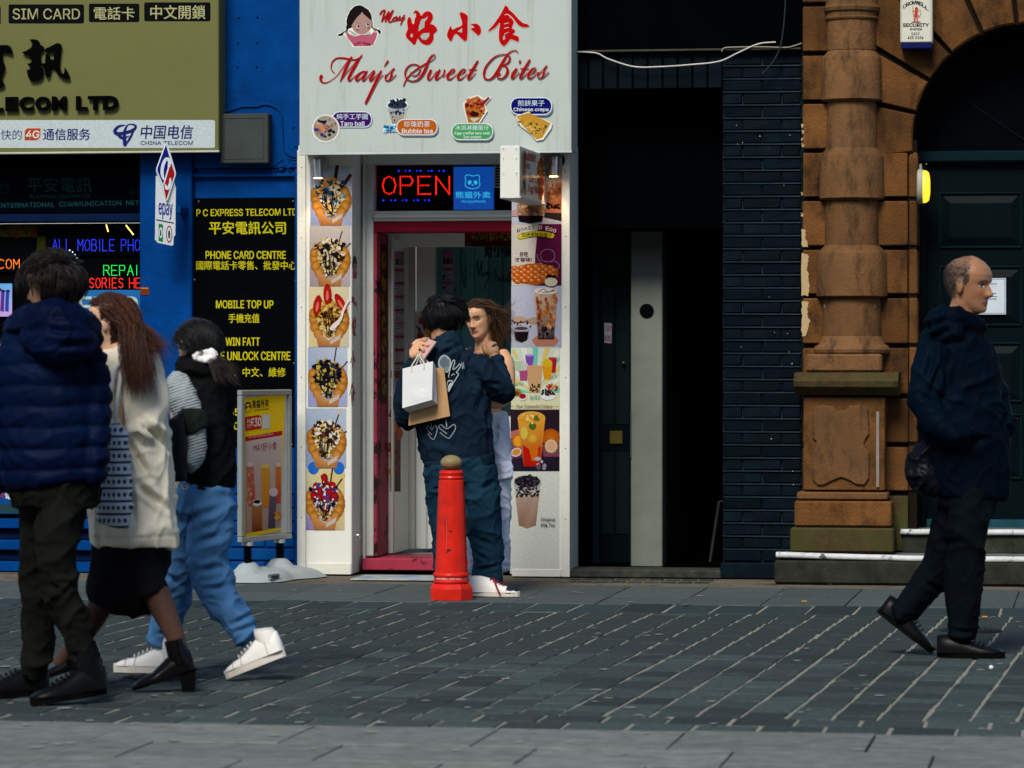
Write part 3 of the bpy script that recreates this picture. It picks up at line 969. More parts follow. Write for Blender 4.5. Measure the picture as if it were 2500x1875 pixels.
plate([(1857, -45), (1875, -45), (1968, 275), (1968, 310), (1878, 590), (1862, 600), (1755, 275), (1757, 235)], 'diamond_plate', mat_sw, .012, -.013)
pr = Print(Plane(pl.p + nrm * .0132, nrm), kE, gain=1.25)
pr.poly([(1866, -30), (1918, 150), (1838, 425), (1770, 262), (1772, 230)], '10186c')
pr.poly([(1918, 150), (1962, 285), (1962, 310), (1868, 590), (1838, 425)], '8c1414')
pr.poly([(1921, 165), (1845, 430), (1836, 405), (1912, 140)], 'c0c8cc')
pr.brush([(1900, 210, 30), (1905, 150, 36), (1870, 130, 34), (1835, 190, 36), (1822, 270, 36), (1830, 330, 30), (1842, 360, 14)], 'c0c8cc')
pr.brush([(1860, 420, 14), (1870, 455, 30), (1890, 455, 34), (1912, 410, 30), (1915, 350, 16)], 'c0c8cc')
pr.build('diamond_print', mat_print, o)
pr = Print(Plane(pl.p + nrm * .0003, nrm), kE, gain=1.25)
pr.text('epay', 1785, 620, 1940, 800, '14247c', .012, skew=.10)
pr.poly([(1757, 806), (1955, 845), (1955, 857), (1757, 820)], '10303c')
pr.poly([(1784, 855), (1832, 868), (1832, 1062), (1784, 1050)], '1c6a34')
pr.oval(1808, 958, 20, 62, 'b8c4c4'); pr.oval(1807, 962, 8, 40, '202838')
pr.oval(1902, 975, 34, 98, '8c1c38'); pr.oval(1902, 975, 25, 80, 'b8c4c4'); pr.oval(1902, 978, 12, 50, '202838')
pr.build('plate_print', mat_print, o)
pp = pl.hit(*kE(1968, 700))
MB().box(pp.x - .02, pp.x + .03, pp.y + .015, pw - .031, pp.z - .02, pp.z + .02, .003).build('bracket', mat_blue, o)

# ================================================================== SWEET SHOP
YP, YD = -.03, .28                      # pillar fronts, door frame
sh = empty('sweet_shopfront', (at(1065, 1400, 0).x, 0, 0), 'narrow white shopfront with red door frame and poster pillars', 'shopfront')
XL0, XL1 = at(728, 900, YP).x, at(859, 900, YP).x
XR0, XR1 = at(1249, 900, YP).x, at(1390, 900, YP).x
z_head = at(1060, 372, YP).z
box('pillar', XL0, XL1, YP, YD + .1, .008, z_head + .05, mat_white, sh, .006)
box('pillar', XR0, XR1, YP, YD + .25, .008, z_head + .05, mat_white, sh, .006)
# edge battens with screw heads
for (a, b) in ((XL0 - .004, XL0 + .048), (XR1 - .045, XR1 + .004)):
    bt = box('batten', a, b, YP - .012, YP + .02, .004, z_head + .02, mat_chip, sh, .003)
    ms = MB()
    for k in range(6):
        ms.ball(((a + b) / 2, YP - .013, .35 + k * .42), .004, 8)
    ms.build('screw_heads', mat_steel, bt)
# peeling skirting at the pillar feet
box('kick_panel', XL0 + .052, XL1 - .004, YP - .006, YP + .01, .006, .075, mat_chip, sh, .003)
box('kick_panel', XR0 + .002, XR1 - .049, YP - .006, YP + .01, .004, .05, mat_chip, sh, .003)
# lining between pillar and door frame, frame posts, mouldings
uF = at(890, 900, YD).x
xf0, xf1 = at(899, 900, YD).x, at(913, 900, YD).x
z_tr0, z_tr1 = at(1070, 540, YD).z, at(1070, 515, YD).z
z_win1 = at(1070, 401, YD).z
box('frame_post', at(884, 900, YD).x, xf1, YD - .02, YD + .12, .1, z_head + .04, mat_white2, sh, .006)
MB().box(at(885, 900, YD - .05).x, at(892, 900, YD - .05).x, YD - .05, YD - .021, .06, z_head, .004).build('frame_bead', mat_white2, sh)
box('head_panel', at(884, 500, YD).x, XR0 + .05, YD - .04, YD + .12, z_win1, z_head + .04, mat_white2, sh, .005)
box('transom_bar', xf1 + .001, XR0 + .05, YD - .03, YD + .1, z_tr0, z_tr1, mat_white2, sh, .008)
box('transom_bead', xf1 + .001, XR0 + .05, YD - .045, YD - .031, z_tr0 + .018, z_tr1 - .02, mat_white2, sh, .005)
box('transom_pane', xf1 + .001, XR0 + .05, YD + .03, YD + .036, z_tr1, z_win1, mat_glass, sh, 0)
z_lin = at(1070, 567, YD).z
box('transom_back', xf1 + .001, XR0 + .05, YD + .12, YD + .2, z_tr1 - .01, z_win1 + .01, mat_black, sh, 0)
box('door_lintel', xf1 + .001, XR0 + .06, YD - .015, YD + .2, z_lin, z_tr0 - .002, mat_red, sh, .005)
xr1 = at(921, 900, YD).x
box('door_jamb', xf1 + .001, xr1, YD - .012, YD + .06, .1, z_lin - .001, mat_pink, sh, .004)
box('jamb_lining', xf1 + .001, xr1 + .003, YD + .062, YD + .34, .1, z_lin - .001, mat_pink, sh, .003)
box('stop_strip', xr1 - .02, xr1 + .03, YD + .343, YD + .40, .1, z_lin - .001, mat_chip, sh, .003)
z_sill = at(1060, 1364, .2).z
box('door_sill', at(884, 1380, .16).x, XR0 + .05, .16, .7, .022, z_sill, mat_pink, sh, .006)
box('sill_base', at(870, 1390, .2).x, XR0 + .05, .2, .7, -.05, .021, mat_black, sh, 0)
# vent grille beside the transom signs
vb = pb('vent_grille', 1206, 392, 1250, 458, YD + .07, .02, mat_white2, sh, .003)
for i in range(9):
    pb('louvre', 1209, 396 + i * 6.8, 1249, 399.5 + i * 6.8, YD + .062, .012, mat_black, vb, 0)
# ---- inside: floor, side wall with menu, back wall of planks, counter
mat_teal = M('teal_planks', (.11, .32, .34), .5, .14, 6, .0008, 60, rnd=.16, stretch=(1, 1, .2))
mat_inw = M('inside_white', (.72, .75, .71), .5, .06, 4)
mat_floor = M('inside_floor', (.22, .21, .2), .6, .2, 8)
xi = at(957, 900, .66).x
YBK = 1.75
box('inside_floor', xi - .3, XR1 - .02, .71, YBK + .1, .0, z_sill - .02, mat_floor, sh, 0)
box('inside_ceiling', xi - .3, XR1 - .02, .5, YBK + .1, at(1060, 540, .5).z, at(1060, 520, .5).z, mat_inw, sh, 0)
box('outer_side_wall', xi - .35, xi - .16, .68, YBK + .1, 0, z_head, mat_inw, sh, 0)
box('right_side_wall', XR1 - .1, XR1 - .02, .53, YBK + .1, 0, z_head, mat_inw, sh, 0)
# open door leaf folded back on the left
Yl0, Yl1 = .70, 1.22
leaf = box('door_leaf', xi - .05, xi, Yl0, Yl1, z_sill + .002, at(976, 585, .9).z, mat_inw, sh, .004)
box('leaf_stile', xi - .06, xi + .035, Yl1 + .004, Yl1 + .06, z_sill + .002, at(1003, 595, 1.2).z, mat_white2, sh, .004)
xw0, xw1 = xi + .037, at(1064, 900, 1.3).x
box('white_partition', xw0, xw1, 1.27, 1.33, z_sill + .002, at(1030, 590, 1.27).z, mat_inw, sh, .004)
xq = at(1042, 1200, 1.26).x
box('partition_bead', xq - .008, xq + .004, 1.262, 1.27, z_sill + .002, at(1030, 1040, 1.27).z, mat_white2, sh, .002)
xg = xw1
zk0, zk1 = .08, at(1180, 560, YBK).z
x = xw1 - .1
while x < XR1 - .05:
    me = brick_mesh(.088, .02, zk1 - zk0, .004, mat_teal)
    meshobj('plank', me, None, sh, (x + .045, YBK + .01 + random.uniform(-.002, .002), (zk0 + zk1) / 2))
    x += .0915
box('plank_backing', xi, XR1 - .02, YBK + .03, YBK + .1, 0, z_head, mat_black, sh, 0)
xc0 = at(1175, 1000, 1.2).x
box('counter', xc0, XR1 - .11, 1.2, 1.6, z_sill - .01, at(1230, 1012, 1.2).z, mat_inw, sh, .006)
box('counter_top', xc0 - .02, XR1 - .11, 1.18, 1.62, at(1230, 1011, 1.2).z, at(1230, 1004, 1.2).z, M('counter_top', (.03, .03, .03), .3), sh, .004)
box('bulkhead', xi - .05, XR0 + .1, .9, 1.0, at(1060, 602, .9).z, at(1060, 545, .9).z, mat_inw, sh, .003)
def mplane(x, n=(1, 0, 0)): return Plane((x, 0, 0), n)
# lettering painted on the planks and the counter
k5d = crop(910, 540, 3.317)
pr = Print(facade(YBK - .002), k5d, gain=1.0)
DK = '041418'
pr.text('好小食', 905, 150, 1130, 290, DK, .03)
for pts in ([(815, 455, 5), (830, 420, 4), (850, 330, 6), (870, 320, 4)], [(848, 330, 8), (858, 440, 9)], [(858, 440, 4), (882, 325, 8)], [(882, 325, 8), (880, 440, 8), (895, 440, 4)],
            [(920, 410, 6), (903, 420, 8), (900, 440, 7), (918, 430, 5), (922, 412, 7), (925, 445, 4)], [(930, 412, 6), (935, 440, 5)], [(950, 410, 7), (930, 480, 6), (900, 550, 7)], [(965, 420, 6), (975, 445, 7), (960, 455, 4)],
            [(1005, 375, 5), (990, 400, 7), (1000, 440, 9), (980, 480, 6), (955, 470, 4)], [(1010, 450, 6), (1020, 490, 6), (1030, 455, 6), (1040, 490, 6), (1050, 450, 4)],
            [(1050, 470, 5), (1062, 455, 5), (1055, 490, 6), (1070, 485, 3)], [(1068, 475, 5), (1080, 458, 5), (1073, 492, 6), (1088, 485, 3)], [(1100, 430, 5), (1088, 490, 7)],
            [(1120, 400, 6), (1095, 450, 5), (1105, 490, 6)], [(1120, 400, 7), (1105, 510, 7)]):
    pr.brush(pts, DK)
for pts in ([(715, 250, 4), (725, 235, 4), (742, 260, 4), (750, 330, 4), (715, 345, 4), (712, 280, 4), (720, 250, 4)], [(718, 350, 5), (738, 515, 6), (755, 515, 5), (752, 345, 5)], [(720, 380, 4), (750, 400, 4), (722, 430, 4), (752, 460, 4), (735, 500, 5)], [(660, 560, 4), (672, 540, 5), (655, 590, 3), (680, 560, 3)]):
    pr.brush(pts, DK)
pr.build('wall_lettering', mat_print, sh)
pr = Print(facade(1.2), crop(720, 840, 2.676))
pr.brush([(1368, 665, 8), (1385, 610, 9), (1380, 668, 7), (1400, 605, 9), (1396, 665, 8), (1420, 600, 8)], '8c1420')
pr.brush([(1400, 790, 10), (1388, 830, 12), (1398, 880, 12), (1420, 860, 8)], '8c1420')
pr.build('counter_lettering', mat_print, sh)
# red and gold banner in the doorway, couplet strip on the jamb
pr = Print(facade(.66), k5d, gain=1.2)
pr.rect(745, 78, 1180, 206, '52080a')
pr.rect(745, 160, 1180, 206, '3c0608')
for (t, xa) in (('龙', 805), ('行', 918), ('大', 1030)):
    pr.oval(xa + 46, 122, 52, 36, '7c6414'); pr.text(t, xa, 88, xa + 92, 158, '0c0806', .03)
pr.brush([(765, 188, 4), (775, 178, 4), (785, 190, 4), (775, 198, 3)], '8a6a1a')
o = pr.build('door_banner', mat_print); tag(o, 'dark red banner with gold discs across the top of the doorway', 'banner')
xj = xr1 + .0035
pr = Print(Plane((xj, 0, 0), (1, 0, 0)), lambda a, b: (a, b), gain=1.2)
def quad_x(pr_, Ya, Yb, za, zb_, c):            # rectangle on a side face
    b = len(pr_.v)
    pr_.v += [Vector((xj + pr_.off, Ya, za)), Vector((xj + pr_.off, Yb, za)), Vector((xj + pr_.off, Yb, zb_)), Vector((xj + pr_.off, Ya, zb_))]
    pr_.f.append([b, b + 1, b + 2, b + 3]); pr_.c += [pc(c, 1.2)] * 4; pr_.off += pr_.step
zc_t, zc_b = at(930, 596, .45).z, at(930, 985, .45).z
quad_x(pr, .36, .57, zc_b, zc_t, '3c0408')
rnd = random.Random(2)
for i in range(7):
    zc = zc_t - (i + .8) * (zc_t - zc_b) / 7.6
    n = 12
    b = len(pr.v)
    pr.v += [Vector((xj + pr.off, .465 + .075 * math.cos(6.283 * k / n), zc + .055 * math.sin(6.283 * k / n))) for k in range(n)]
    pr.f.append([b + k for k in range(n)]); pr.c += [pc('6a5812', 1.2)] * n; pr.off += pr.step
    for k in range(5):
        a, b_ = .465 + rnd.uniform(-.05, .03), zc + rnd.uniform(-.04, .035)
        quad_x(pr, a, a + rnd.uniform(.012, .05), b_, b_ + rnd.uniform(.008, .03), '080604')
o = pr.build('couplet_strip', mat_print); tag(o, 'dark couplet strip with gold characters on the red door jamb', 'banner')
# menus
def menu(u0, v0, u1, v1, Y, label, name='menu_poster', plane=None, lift=.002):
    pr = Print(plane or facade(Y), lambda a, b: (a, b), lift=lift)
    w, h = u1 - u0, v1 - v0
    pr.rect(u0, v0, u1, v1, 'a7a0a6')
    pr.rect(u0, v0, u1, v0 + h * .045, 'a06a94')
    for i in range(3): pr.rect(u0 + w * (.08 + .3 * i), v0 + h * .05, u0 + w * (.33 + .3 * i), v0 + h * .095, ('5a1420', '3a2a18', '6a5030')[i])
    rnd = random.Random(int(u0))
    yv_ = v0 + h * .12
    sect = 0
    while yv_ < v1 - h * .04:
        if sect % 5 == 0:
            pr.rect(u0 + w * .06, yv_, u1 - w * .06, yv_ + h * .022, rnd.choice(('8c2440', '7c1c30', 'a8587c'))); yv_ += h * .03
        else:
            a = u0 + w * (.3 if rnd.random() < .6 else .1)
            pr.rect(a, yv_, a + w * rnd.uniform(.3, .6), yv_ + h * .006, '5a5560')
            if rnd.random() < .45: pr.blob(u0 + w * .16, yv_, w * .09, rnd.choice(('7a4a1c', '6a2430', '8a6a30', '3a2430')), rnd, sy=1.6)
            yv_ += h * .016
        sect += 1
    pr.rect(u0, v1 - h * .16, u1, v1 - h * .11, '6c1420')
    o = pr.build(name, mat_print)
    tag(o, label, 'poster')
    return o
menu(953, 614, 987, 960, 0, 'long pink menu poster on the open white door leaf', plane=Plane((xi + .002, 0, 0), (1, 0, 0)), lift=.001)
menu(1079, 612, 1108, 960, YBK - .004, 'pink menu poster on the back wall beside the teal planks')
pr = Print(facade(1.266), lambda a, b: (a, b))
pr.rect(1011, 760, 1064, 850, 'a8a890', ['b8b8a8', 'a8b0a0', '90a060', '98a058'])
rnd = random.Random(4)
for i in range(26):
    pr.blob(rnd.uniform(1014, 1060), rnd.uniform(770, 846), rnd.uniform(3, 7), rnd.choice(('7a1c24', 'b07c20', '5a3a7a', 'c0c0b0', '8a2430', '6a8a40')), rnd, sy=1.5)
o = pr.build('drinks_poster', mat_print); tag(o, 'small colourful drinks poster inside, left of the dark-haired man', 'poster')
pr = Print(Plane((xi + .002, 0, 0), (1, 0, 0)), lambda a, b: (a, b))
pr.rect(953, 965, 978, 1200, '5a2a18', ['8a4420', '702c14', '3a1a10', '2a140c'])
for i in range(14): pr.blob(rnd.uniform(955, 976), rnd.uniform(975, 1190), rnd.uniform(3, 9), rnd.choice(('b0481a', 'c06420', '7a2410', '401c10')), rnd, sy=1.8)
o = pr.build('drinks_poster', mat_print); tag(o, 'tall dark orange drinks poster low on the open white door leaf', 'poster')

# ---------------------------------------------------------------- fascia sign
yf = -.24
cc = at(1060, 372, yf)
fs = empty('shop_name_sign', (cc.x, 0, cc.z), 'large pale sign box with red script and food stickers', 'sign')
mat_fascia = M('pale_green_sign_panel', (.40, .445, .405), .4, .05, 2.5, .0004, 30, dirt=(.25, .27, .235), dcov=.46, dscale=3.2, dstretch=(7, 7, .35), dsoft=.3)
X0, X1 = at(731, 200, yf).x, at(1395, 200, yf).x
zf = at(1060, 371, yf).z
box('sign_box', X0, X1, yf, YP + .05, zf, at(1060, -130, yf).z, mat_fascia, fs, .004)
box('bottom_trim', X0 - .003, X1 + .003, yf - .005, yf + .02, zf - .012, zf + .002, M('trim_grey', (.45, .48, .46), .4), fs, .002)
RED = '98060a'
HAL = 'c4a89c'
pr = Print(facade(yf), crop(770, 110, 7.3733))
def script(pr, strokes, halo=HAL, c=RED, w=0.0):
    if halo:
        for st in strokes: pr.brush([(x, y, max(t, 12) + 12) for x, y, t in st], halo)
    for st in strokes: pr.brush([(x, y, max(t, 11) + w) for x, y, t in st], c)
script(pr, [
    [(110, 560, 58), (95, 610, 50), (120, 660, 34), (170, 680, 20), (260, 650, 14), (380, 560, 13), (480, 430, 13), (560, 320, 14), (655, 215, 18)],
    [(350, 505, 10), (305, 460, 16), (285, 390, 22), (310, 300, 24), (380, 240, 24), (470, 230, 26), (580, 245, 30), (700, 265, 26), (790, 240, 26), (830, 205, 18), (842, 172, 8)],
    [(655, 215, 30), (590, 330, 46), (520, 490, 46), (455, 650, 18)],
    [(455, 645, 14), (560, 500, 13), (680, 360, 14), (830, 190, 16)],
    [(800, 240, 26), (720, 370, 48), (640, 510, 50), (600, 600, 46), (615, 640, 30), (660, 610, 14), (722, 545, 12)],
    [(900, 475, 24), (840, 485, 26), (770, 540, 44), (735, 600, 48), (755, 638, 34), (810, 600, 16), (880, 530, 14)],
    [(935, 468, 22), (890, 540, 44), (850, 610, 42), (875, 638, 26), (920, 595, 14), (970, 540, 12)],
    [(970, 540, 12), (1020, 490, 16), (1065, 468, 30), (1020, 560, 44), (985, 615, 46), (1010, 636, 28), (1080, 570, 14), (1130, 520, 14)],
    [(1185, 465, 28), (1130, 580, 44), (1050, 740, 42), (960, 930, 40), (910, 1040, 42)],
    [(915, 1045, 20), (960, 980, 10), (1050, 800, 10), (1140, 630, 10), (1220, 535, 9)],
    [(1305, 290, 36), (1280, 330, 26), (1245, 378, 10)],
    [(1265, 560, 20), (1310, 520, 14), (1370, 460, 14), (1418, 425, 30)],
    [(1400, 440, 18), (1375, 500, 34), (1370, 560, 42), (1340, 615, 30), (1300, 640, 20), (1265, 610, 30), (1275, 550, 40)],
    [(1340, 635, 14), (1400, 590, 12), (1452, 530, 10)],
    [(1590, 725, 18), (1640, 620, 20), (1720, 520, 20), (1830, 430, 22), (1960, 350, 22), (2060, 290, 14), (2140, 240, 10), (2160, 190, 12), (2135, 168, 14), (2080, 210, 24), (2030, 310, 44), (1980, 440, 50), (1910, 560, 44), (1830, 630, 26), (1740, 648, 18), (1660, 610, 24), (1620, 530, 32), (1640, 430, 28), (1710, 360, 20), (1790, 345, 18), (1860, 370, 22), (1890, 430, 24), (1860, 510, 18), (1800, 550, 16), (1740, 530, 12), (1710, 480, 9)],
])
pr.build('painted_script', mat_print, fs)
pr = Print(facade(yf), crop(1060, 110, 7.3733), lift=.0016)
script(pr, [
    [(-120, 545, 10), (-80, 480, 24), (-55, 455, 38), (-100, 560, 46), (-105, 610, 40), (-70, 620, 22), (0, 540, 14), (45, 470, 16)],
    [(100, 450, 34), (60, 530, 48), (30, 600, 44), (60, 615, 26), (130, 560, 14), (175, 500, 18), (188, 455, 34)],
    [(190, 450, 24), (170, 540, 16), (165, 570, 12), (232, 515, 10)],
    [(240, 540, 10), (300, 520, 16), (360, 475, 22), (370, 440, 20), (330, 440, 22), (270, 510, 42), (245, 590, 48), (290, 615, 26), (350, 575, 14), (410, 520, 10)],
    [(425, 540, 10), (490, 520, 16), (550, 475, 22), (560, 438, 20), (515, 440, 22), (455, 510, 42), (430, 590, 48), (475, 615, 26), (540, 570, 14), (600, 515, 10)],
    [(785, 290, 32), (720, 400, 46), (650, 520, 46), (615, 590, 44), (640, 612, 26), (700, 560, 14), (745, 502, 10)],
    [(630, 440, 16), (690, 437, 16), (762, 435, 16)],
    [(1505, 125, 16), (1470, 95, 14), (1400, 105, 16), (1320, 170, 26), (1240, 300, 46), (1150, 460, 50), (1060, 580, 38), (980, 620, 22), (915, 590, 34), (900, 510, 42), (930, 400, 36), (1010, 290, 28), (1110, 205, 22), (1220, 170, 16), (1310, 170, 18), (1360, 210, 34), (1355, 280, 36), (1300, 340, 24), (1215, 362, 14)],
    [(1215, 362, 14), (1290, 380, 30), (1325, 450, 46), (1300, 540, 42), (1230, 600, 26), (1160, 595, 26), (1140, 545, 32), (1180, 515, 40)],
    [(1548, 290, 40), (1540, 318, 24)],
    [(1390, 515, 9), (1440, 465, 16), (1485, 425, 34), (1440, 500, 44), (1400, 575, 44), (1430, 590, 24), (1480, 545, 12), (1530, 490, 9)],
    [(1720, 270, 32), (1650, 390, 44), (1580, 510, 44), (1550, 580, 42), (1580, 592, 24), (1630, 545, 12), (1680, 495, 9)],
    [(1560, 420, 14), (1620, 418, 14), (1695, 415, 14)],
    [(1690, 520, 10), (1760, 500, 16), (1820, 455, 20), (1825, 415, 20), (1780, 420, 22), (1720, 490, 40), (1695, 570, 46), (1740, 592, 24), (1800, 550, 12), (1862, 490, 9)],
    [(1862, 520, 18), (1920, 480, 12), (1975, 430, 14), (2025, 375, 26)],
    [(2010, 395, 16), (1985, 450, 30), (1975, 520, 38), (1945, 575, 26), (1900, 595, 18), (1868, 560, 26), (1885, 500, 36)],
    [(1945, 585, 12), (2000, 545, 10), (2062, 482, 8)],
])
pr.build('painted_script', mat_print, fs)
# brush characters and the short name
k3 = crop(910, 0, 5.53)
pr = Print(facade(yf), k3)
H1 = [(550, 175), (570, 145), (600, 142), (635, 175), (655, 215), (690, 175), (735, 152), (785, 165), (812, 210), (808, 260), (780, 320), (830, 340), (868, 390), (862, 425), (838, 445), (822, 470), (822, 520), (800, 570), (760, 602), (715, 605), (660, 580), (625, 540), (605, 518), (580, 590), (550, 600), (510, 560), (460, 510), (446, 465), (468, 410), (475, 380), (465, 310), (475, 250), (500, 228), (520, 260), (535, 320), (560, 315), (570, 250), (585, 230), (580, 175), (562, 180)]
X1_ = [(1178, 168), (1210, 168), (1280, 210), (1282, 300), (1278, 500), (1260, 550), (1235, 552), (1190, 510), (1115, 455), (1070, 545), (1045, 552), (1010, 500), (1005, 455), (1040, 370), (1058, 358), (1078, 400), (1130, 375), (1200, 345), (1205, 290), (1180, 215)]
X2_ = [(1318, 328), (1385, 318), (1435, 340), (1462, 390), (1458, 450), (1425, 478), (1385, 445), (1330, 395), (1332, 380), (1370, 372), (1350, 345)]
S1 = [(1790, 72), (1830, 100), (1840, 130), (1900, 180), (1960, 250), (2030, 310), (2095, 330), (2112, 355), (2080, 370), (2020, 365), (1965, 335), (1915, 270), (1860, 210), (1885, 260), (1905, 300), (1880, 380), (1915, 400), (1920, 430), (1895, 465), (1960, 490), (1975, 530), (1965, 560), (1920, 550), (1865, 530), (1830, 570), (1775, 622), (1730, 590), (1705, 530), (1705, 420), (1718, 310), (1660, 370), (1580, 420), (1562, 408), (1620, 345), (1690, 250), (1740, 170)]
for p in (H1, X1_, X2_, S1):
    cx_, cy_ = sum(a for a, b in p) / len(p), sum(b for a, b in p) / len(p)
    pr.brush([(a, b, 16) for a, b in p + p[:1]], HAL, 3)
for p in (H1, X1_, X2_, S1): 
    q = catmull([(a, b, 0) for a, b in p] + [(*p[0], 0)], 3)[:-1]
    pr.poly([(a, b) for a, b, _ in q], 'a4060a')
BGC = '96a296'
pr.poly([(655, 265), (720, 245), (745, 215), (735, 255), (700, 300), (700, 365), (620, 425), (625, 360)], BGC)
pr.poly([(640, 490), (680, 450), (765, 445), (765, 490), (720, 540), (670, 530)], BGC)
pr.oval(527, 480, 17, 24, BGC)
pr.poly([(1145, 425), (1210, 378), (1205, 442)], BGC)
pr.brush([(1783, 200, 8), (1820, 195, 12), (1850, 215, 12), (1862, 245, 8)], 'b4b0a0')
for yy_ in (318, 378): pr.brush([(1778, yy_ + 6, 9), (1835, yy_ - 9, 9)], 'b4b0a0')
pr.brush([(1785, 458, 8), (1832, 436, 7)], 'b4b0a0')
pr.poly([(1760, 545), (1762, 500), (1785, 455), (1785, 515), (1798, 520)], BGC)
script(pr, [[(105, 190, 26), (125, 155, 24), (165, 140, 22), (150, 200, 26), (125, 290, 22)], [(130, 285, 14), (190, 200, 18), (220, 155, 20), (195, 220, 26), (172, 292, 20)], [(175, 285, 14), (230, 200, 18), (275, 140, 24), (240, 220, 28), (215, 280, 26), (240, 298, 20), (270, 270, 14)],
            [(325, 225, 16), (285, 245, 22), (270, 280, 22), (300, 280, 14), (335, 228, 20), (318, 270, 20), (340, 278, 12)], [(340, 270, 10), (372, 215, 22), (355, 262, 22), (375, 270, 14), (405, 230, 14)], [(428, 205, 20), (405, 265, 22), (380, 332, 18)], [(380, 332, 8), (405, 280, 8), (437, 240, 8)]], None)
pr.build('painted_characters', mat_print, fs)
# round-faced girl emblem with two plaits (the shop's own badge)
kg = crop(800, 0, 12.7625)
pr = Print(facade(yf), kg)
WHT = 'd8dccc'
out = [(980, 140), (1130, 200), (1290, 300), (1380, 470), (1420, 720), (1440, 860), (1560, 880), (1690, 980), (1650, 1070), (1570, 1075), (1540, 1180), (1430, 1400), (1240, 1465), (800, 1465), (740, 1370), (560, 1130), (500, 1090), (430, 1160), (320, 1120), (300, 1050), (440, 1010), (560, 920), (590, 800), (555, 700), (590, 520), (680, 320), (820, 180)]
pr.poly([(a, b) for a, b, _ in catmull([(x, y, 0) for x, y in out + out[:1]], 3)[:-1]], WHT)
pr.poly([(1000, 155), (1120, 205), (1280, 310), (1365, 480), (1400, 700), (1410, 880), (1370, 880), (1350, 700), (600, 720), (575, 690), (610, 520), (690, 340), (830, 195)], '120e12')
pr.poly([(590, 690), (760, 640), (760, 860), (650, 900), (590, 850)], '16121a')
pr.oval(1060, 730, 320, 350, '9c7a70', 28)
pr.poly([(1000, 330), (1060, 290), (1100, 420), (1350, 640), (1350, 420), (1200, 260), (1050, 200)], '1a0e14')
pr.poly([(620, 520), (760, 300), (1045, 230), (1050, 410), (900, 560), (740, 800), (640, 760)], '15100f')
for (x, y, rx, ry) in ((960, 830, 56, 56), (1250, 770, 54, 52)):
    pr.oval(x, y, rx, ry, 'b4b8b4'); pr.oval(x + 10, y - 10, rx * .72, ry * .8, '14121c'); pr.oval(x + 26, y - 28, 12, 12, 'c8ccc8')
pr.oval(950, 935, 46, 36, '96504c'); pr.oval(1280, 880, 42, 36, '96504c')
for (x, y) in ((1130, 885), (1095, 950), (1160, 938), (905, 922), (1305, 855)): pr.oval(x, y, 12, 12, '5a2a28', 8)
pr.brush([(900, 710, 8), (935, 700, 8)], '5a2a28'); pr.brush([(1240, 665, 8), (1275, 660, 8)], '5a2a28')
pr.poly([(560, 1030), (650, 1040), (830, 1140), (1000, 1090), (1180, 1080), (1340, 1090), (1420, 1000), (1550, 1010), (1520, 1160), (1420, 1390), (1240, 1440), (810, 1440), (760, 1350), (620, 1180)], 'a45066')
pr.poly([(650, 950), (690, 930), (940, 1075), (820, 1130)], BGC); pr.poly([(1190, 1075), (1330, 980), (1350, 1080)], BGC)
pr.oval(590, 1000, 55, 60, '9c7a70'); pr.oval(1475, 930, 55, 60, '9c7a70')
pr.brush([(620, 850, 90), (590, 960, 40), (500, 1000, 30), (440, 1070, 80), (350, 1090, 60)], '101014'); pr.brush([(1380, 840, 40), (1440, 900, 30), (1540, 930, 40), (1610, 980, 90), (1620, 1030, 60)], '10181a')
for i, ch in enumerate('too'): pr.text(ch, 850 + i * 62, 1345 - i * 25, 905 + i * 62, 1415 - i * 25, '7c1024', .06)
for i, ch in enumerate('cute'): pr.text(ch, 1095 + i * 62, 1300 + i * 18, 1152 + i * 62, 1370 + i * 18, '7c1024', .06)
pr.build('girl_emblem', mat_print, fs)
# four stickers: tag + food picture
k4 = crop(750, 220, 3.3015)
pr = Print(facade(yf), k4, lift=.0012)
rnd = random.Random(11)
def pill(x0, y0, x1, y1, c, t1, t2, b1, b2):
    pr.rrect(x0 + 8, y0 + 10, x1 + 8, y1 + 10, (y1 - y0) * .45, '6a7688')
    pr.rrect(x0, y0, x1, y1, (y1 - y0) * .45, 'c8d4d4'); pr.rrect(x0 + 6, y0 + 6, x1 - 6, y1 - 6, (y1 - y0) * .42, c)
    pr.text(t1, *b1, 'b8c8cc', .004)
    for t, b in zip(t2, b2): pr.text(t, *b, 'c4ccc8', .025)
pill(200, 172, 522, 300, '360c58', '純手工芋圓', ('Taro ball',), (238, 190, 488, 236), ((268, 252, 464, 288),))
pr.oval(150, 310, 112, 114, 'c8ccc0', 30); pr.oval(150, 308, 100, 102, '8c8478', 30)
for i in range(60):
    a, q = rnd.uniform(0, 6.28), rnd.uniform(0, 84)
    x, y = 150 + q * math.cos(a), 305 + q * math.sin(a)
    c = '14161c' if (y > 320 and x > 140) or (y < 260 and x < 150) else rnd.choice(('8a7068', '7a3a44', '9c9488', '8a5a3a')) 
    pr.blob(x, y, rnd.uniform(8, 14), c, rnd, 7)
pr.poly([(90, 285), (112, 272), (148, 330), (128, 350)], 'b8744c'); pr.poly([(60, 270), (95, 280), (92, 296), (62, 290)], 'b8744c')
pr.oval(75, 318, 20, 12, '2a2a7c'); pr.oval(120, 360, 18, 12, '2a2a7c', rot=40)
pr.poly([(635, 130), (660, 90), (700, 70), (760, 66), (800, 90), (818, 122), (800, 160), (785, 250), (740, 300), (735, 340), (615, 340), (612, 290), (680, 280), (660, 170)], 'c8d4d4')
pr.poly([(648, 140), (802, 140), (775, 270), (685, 275)], '8a8074', ['9aa0a0', '9aa0a0', '8c7c68', '8c7c68'])
pr.oval(728, 125, 82, 32, '6a7a90'); pr.oval(728, 120, 76, 30, '26303c')
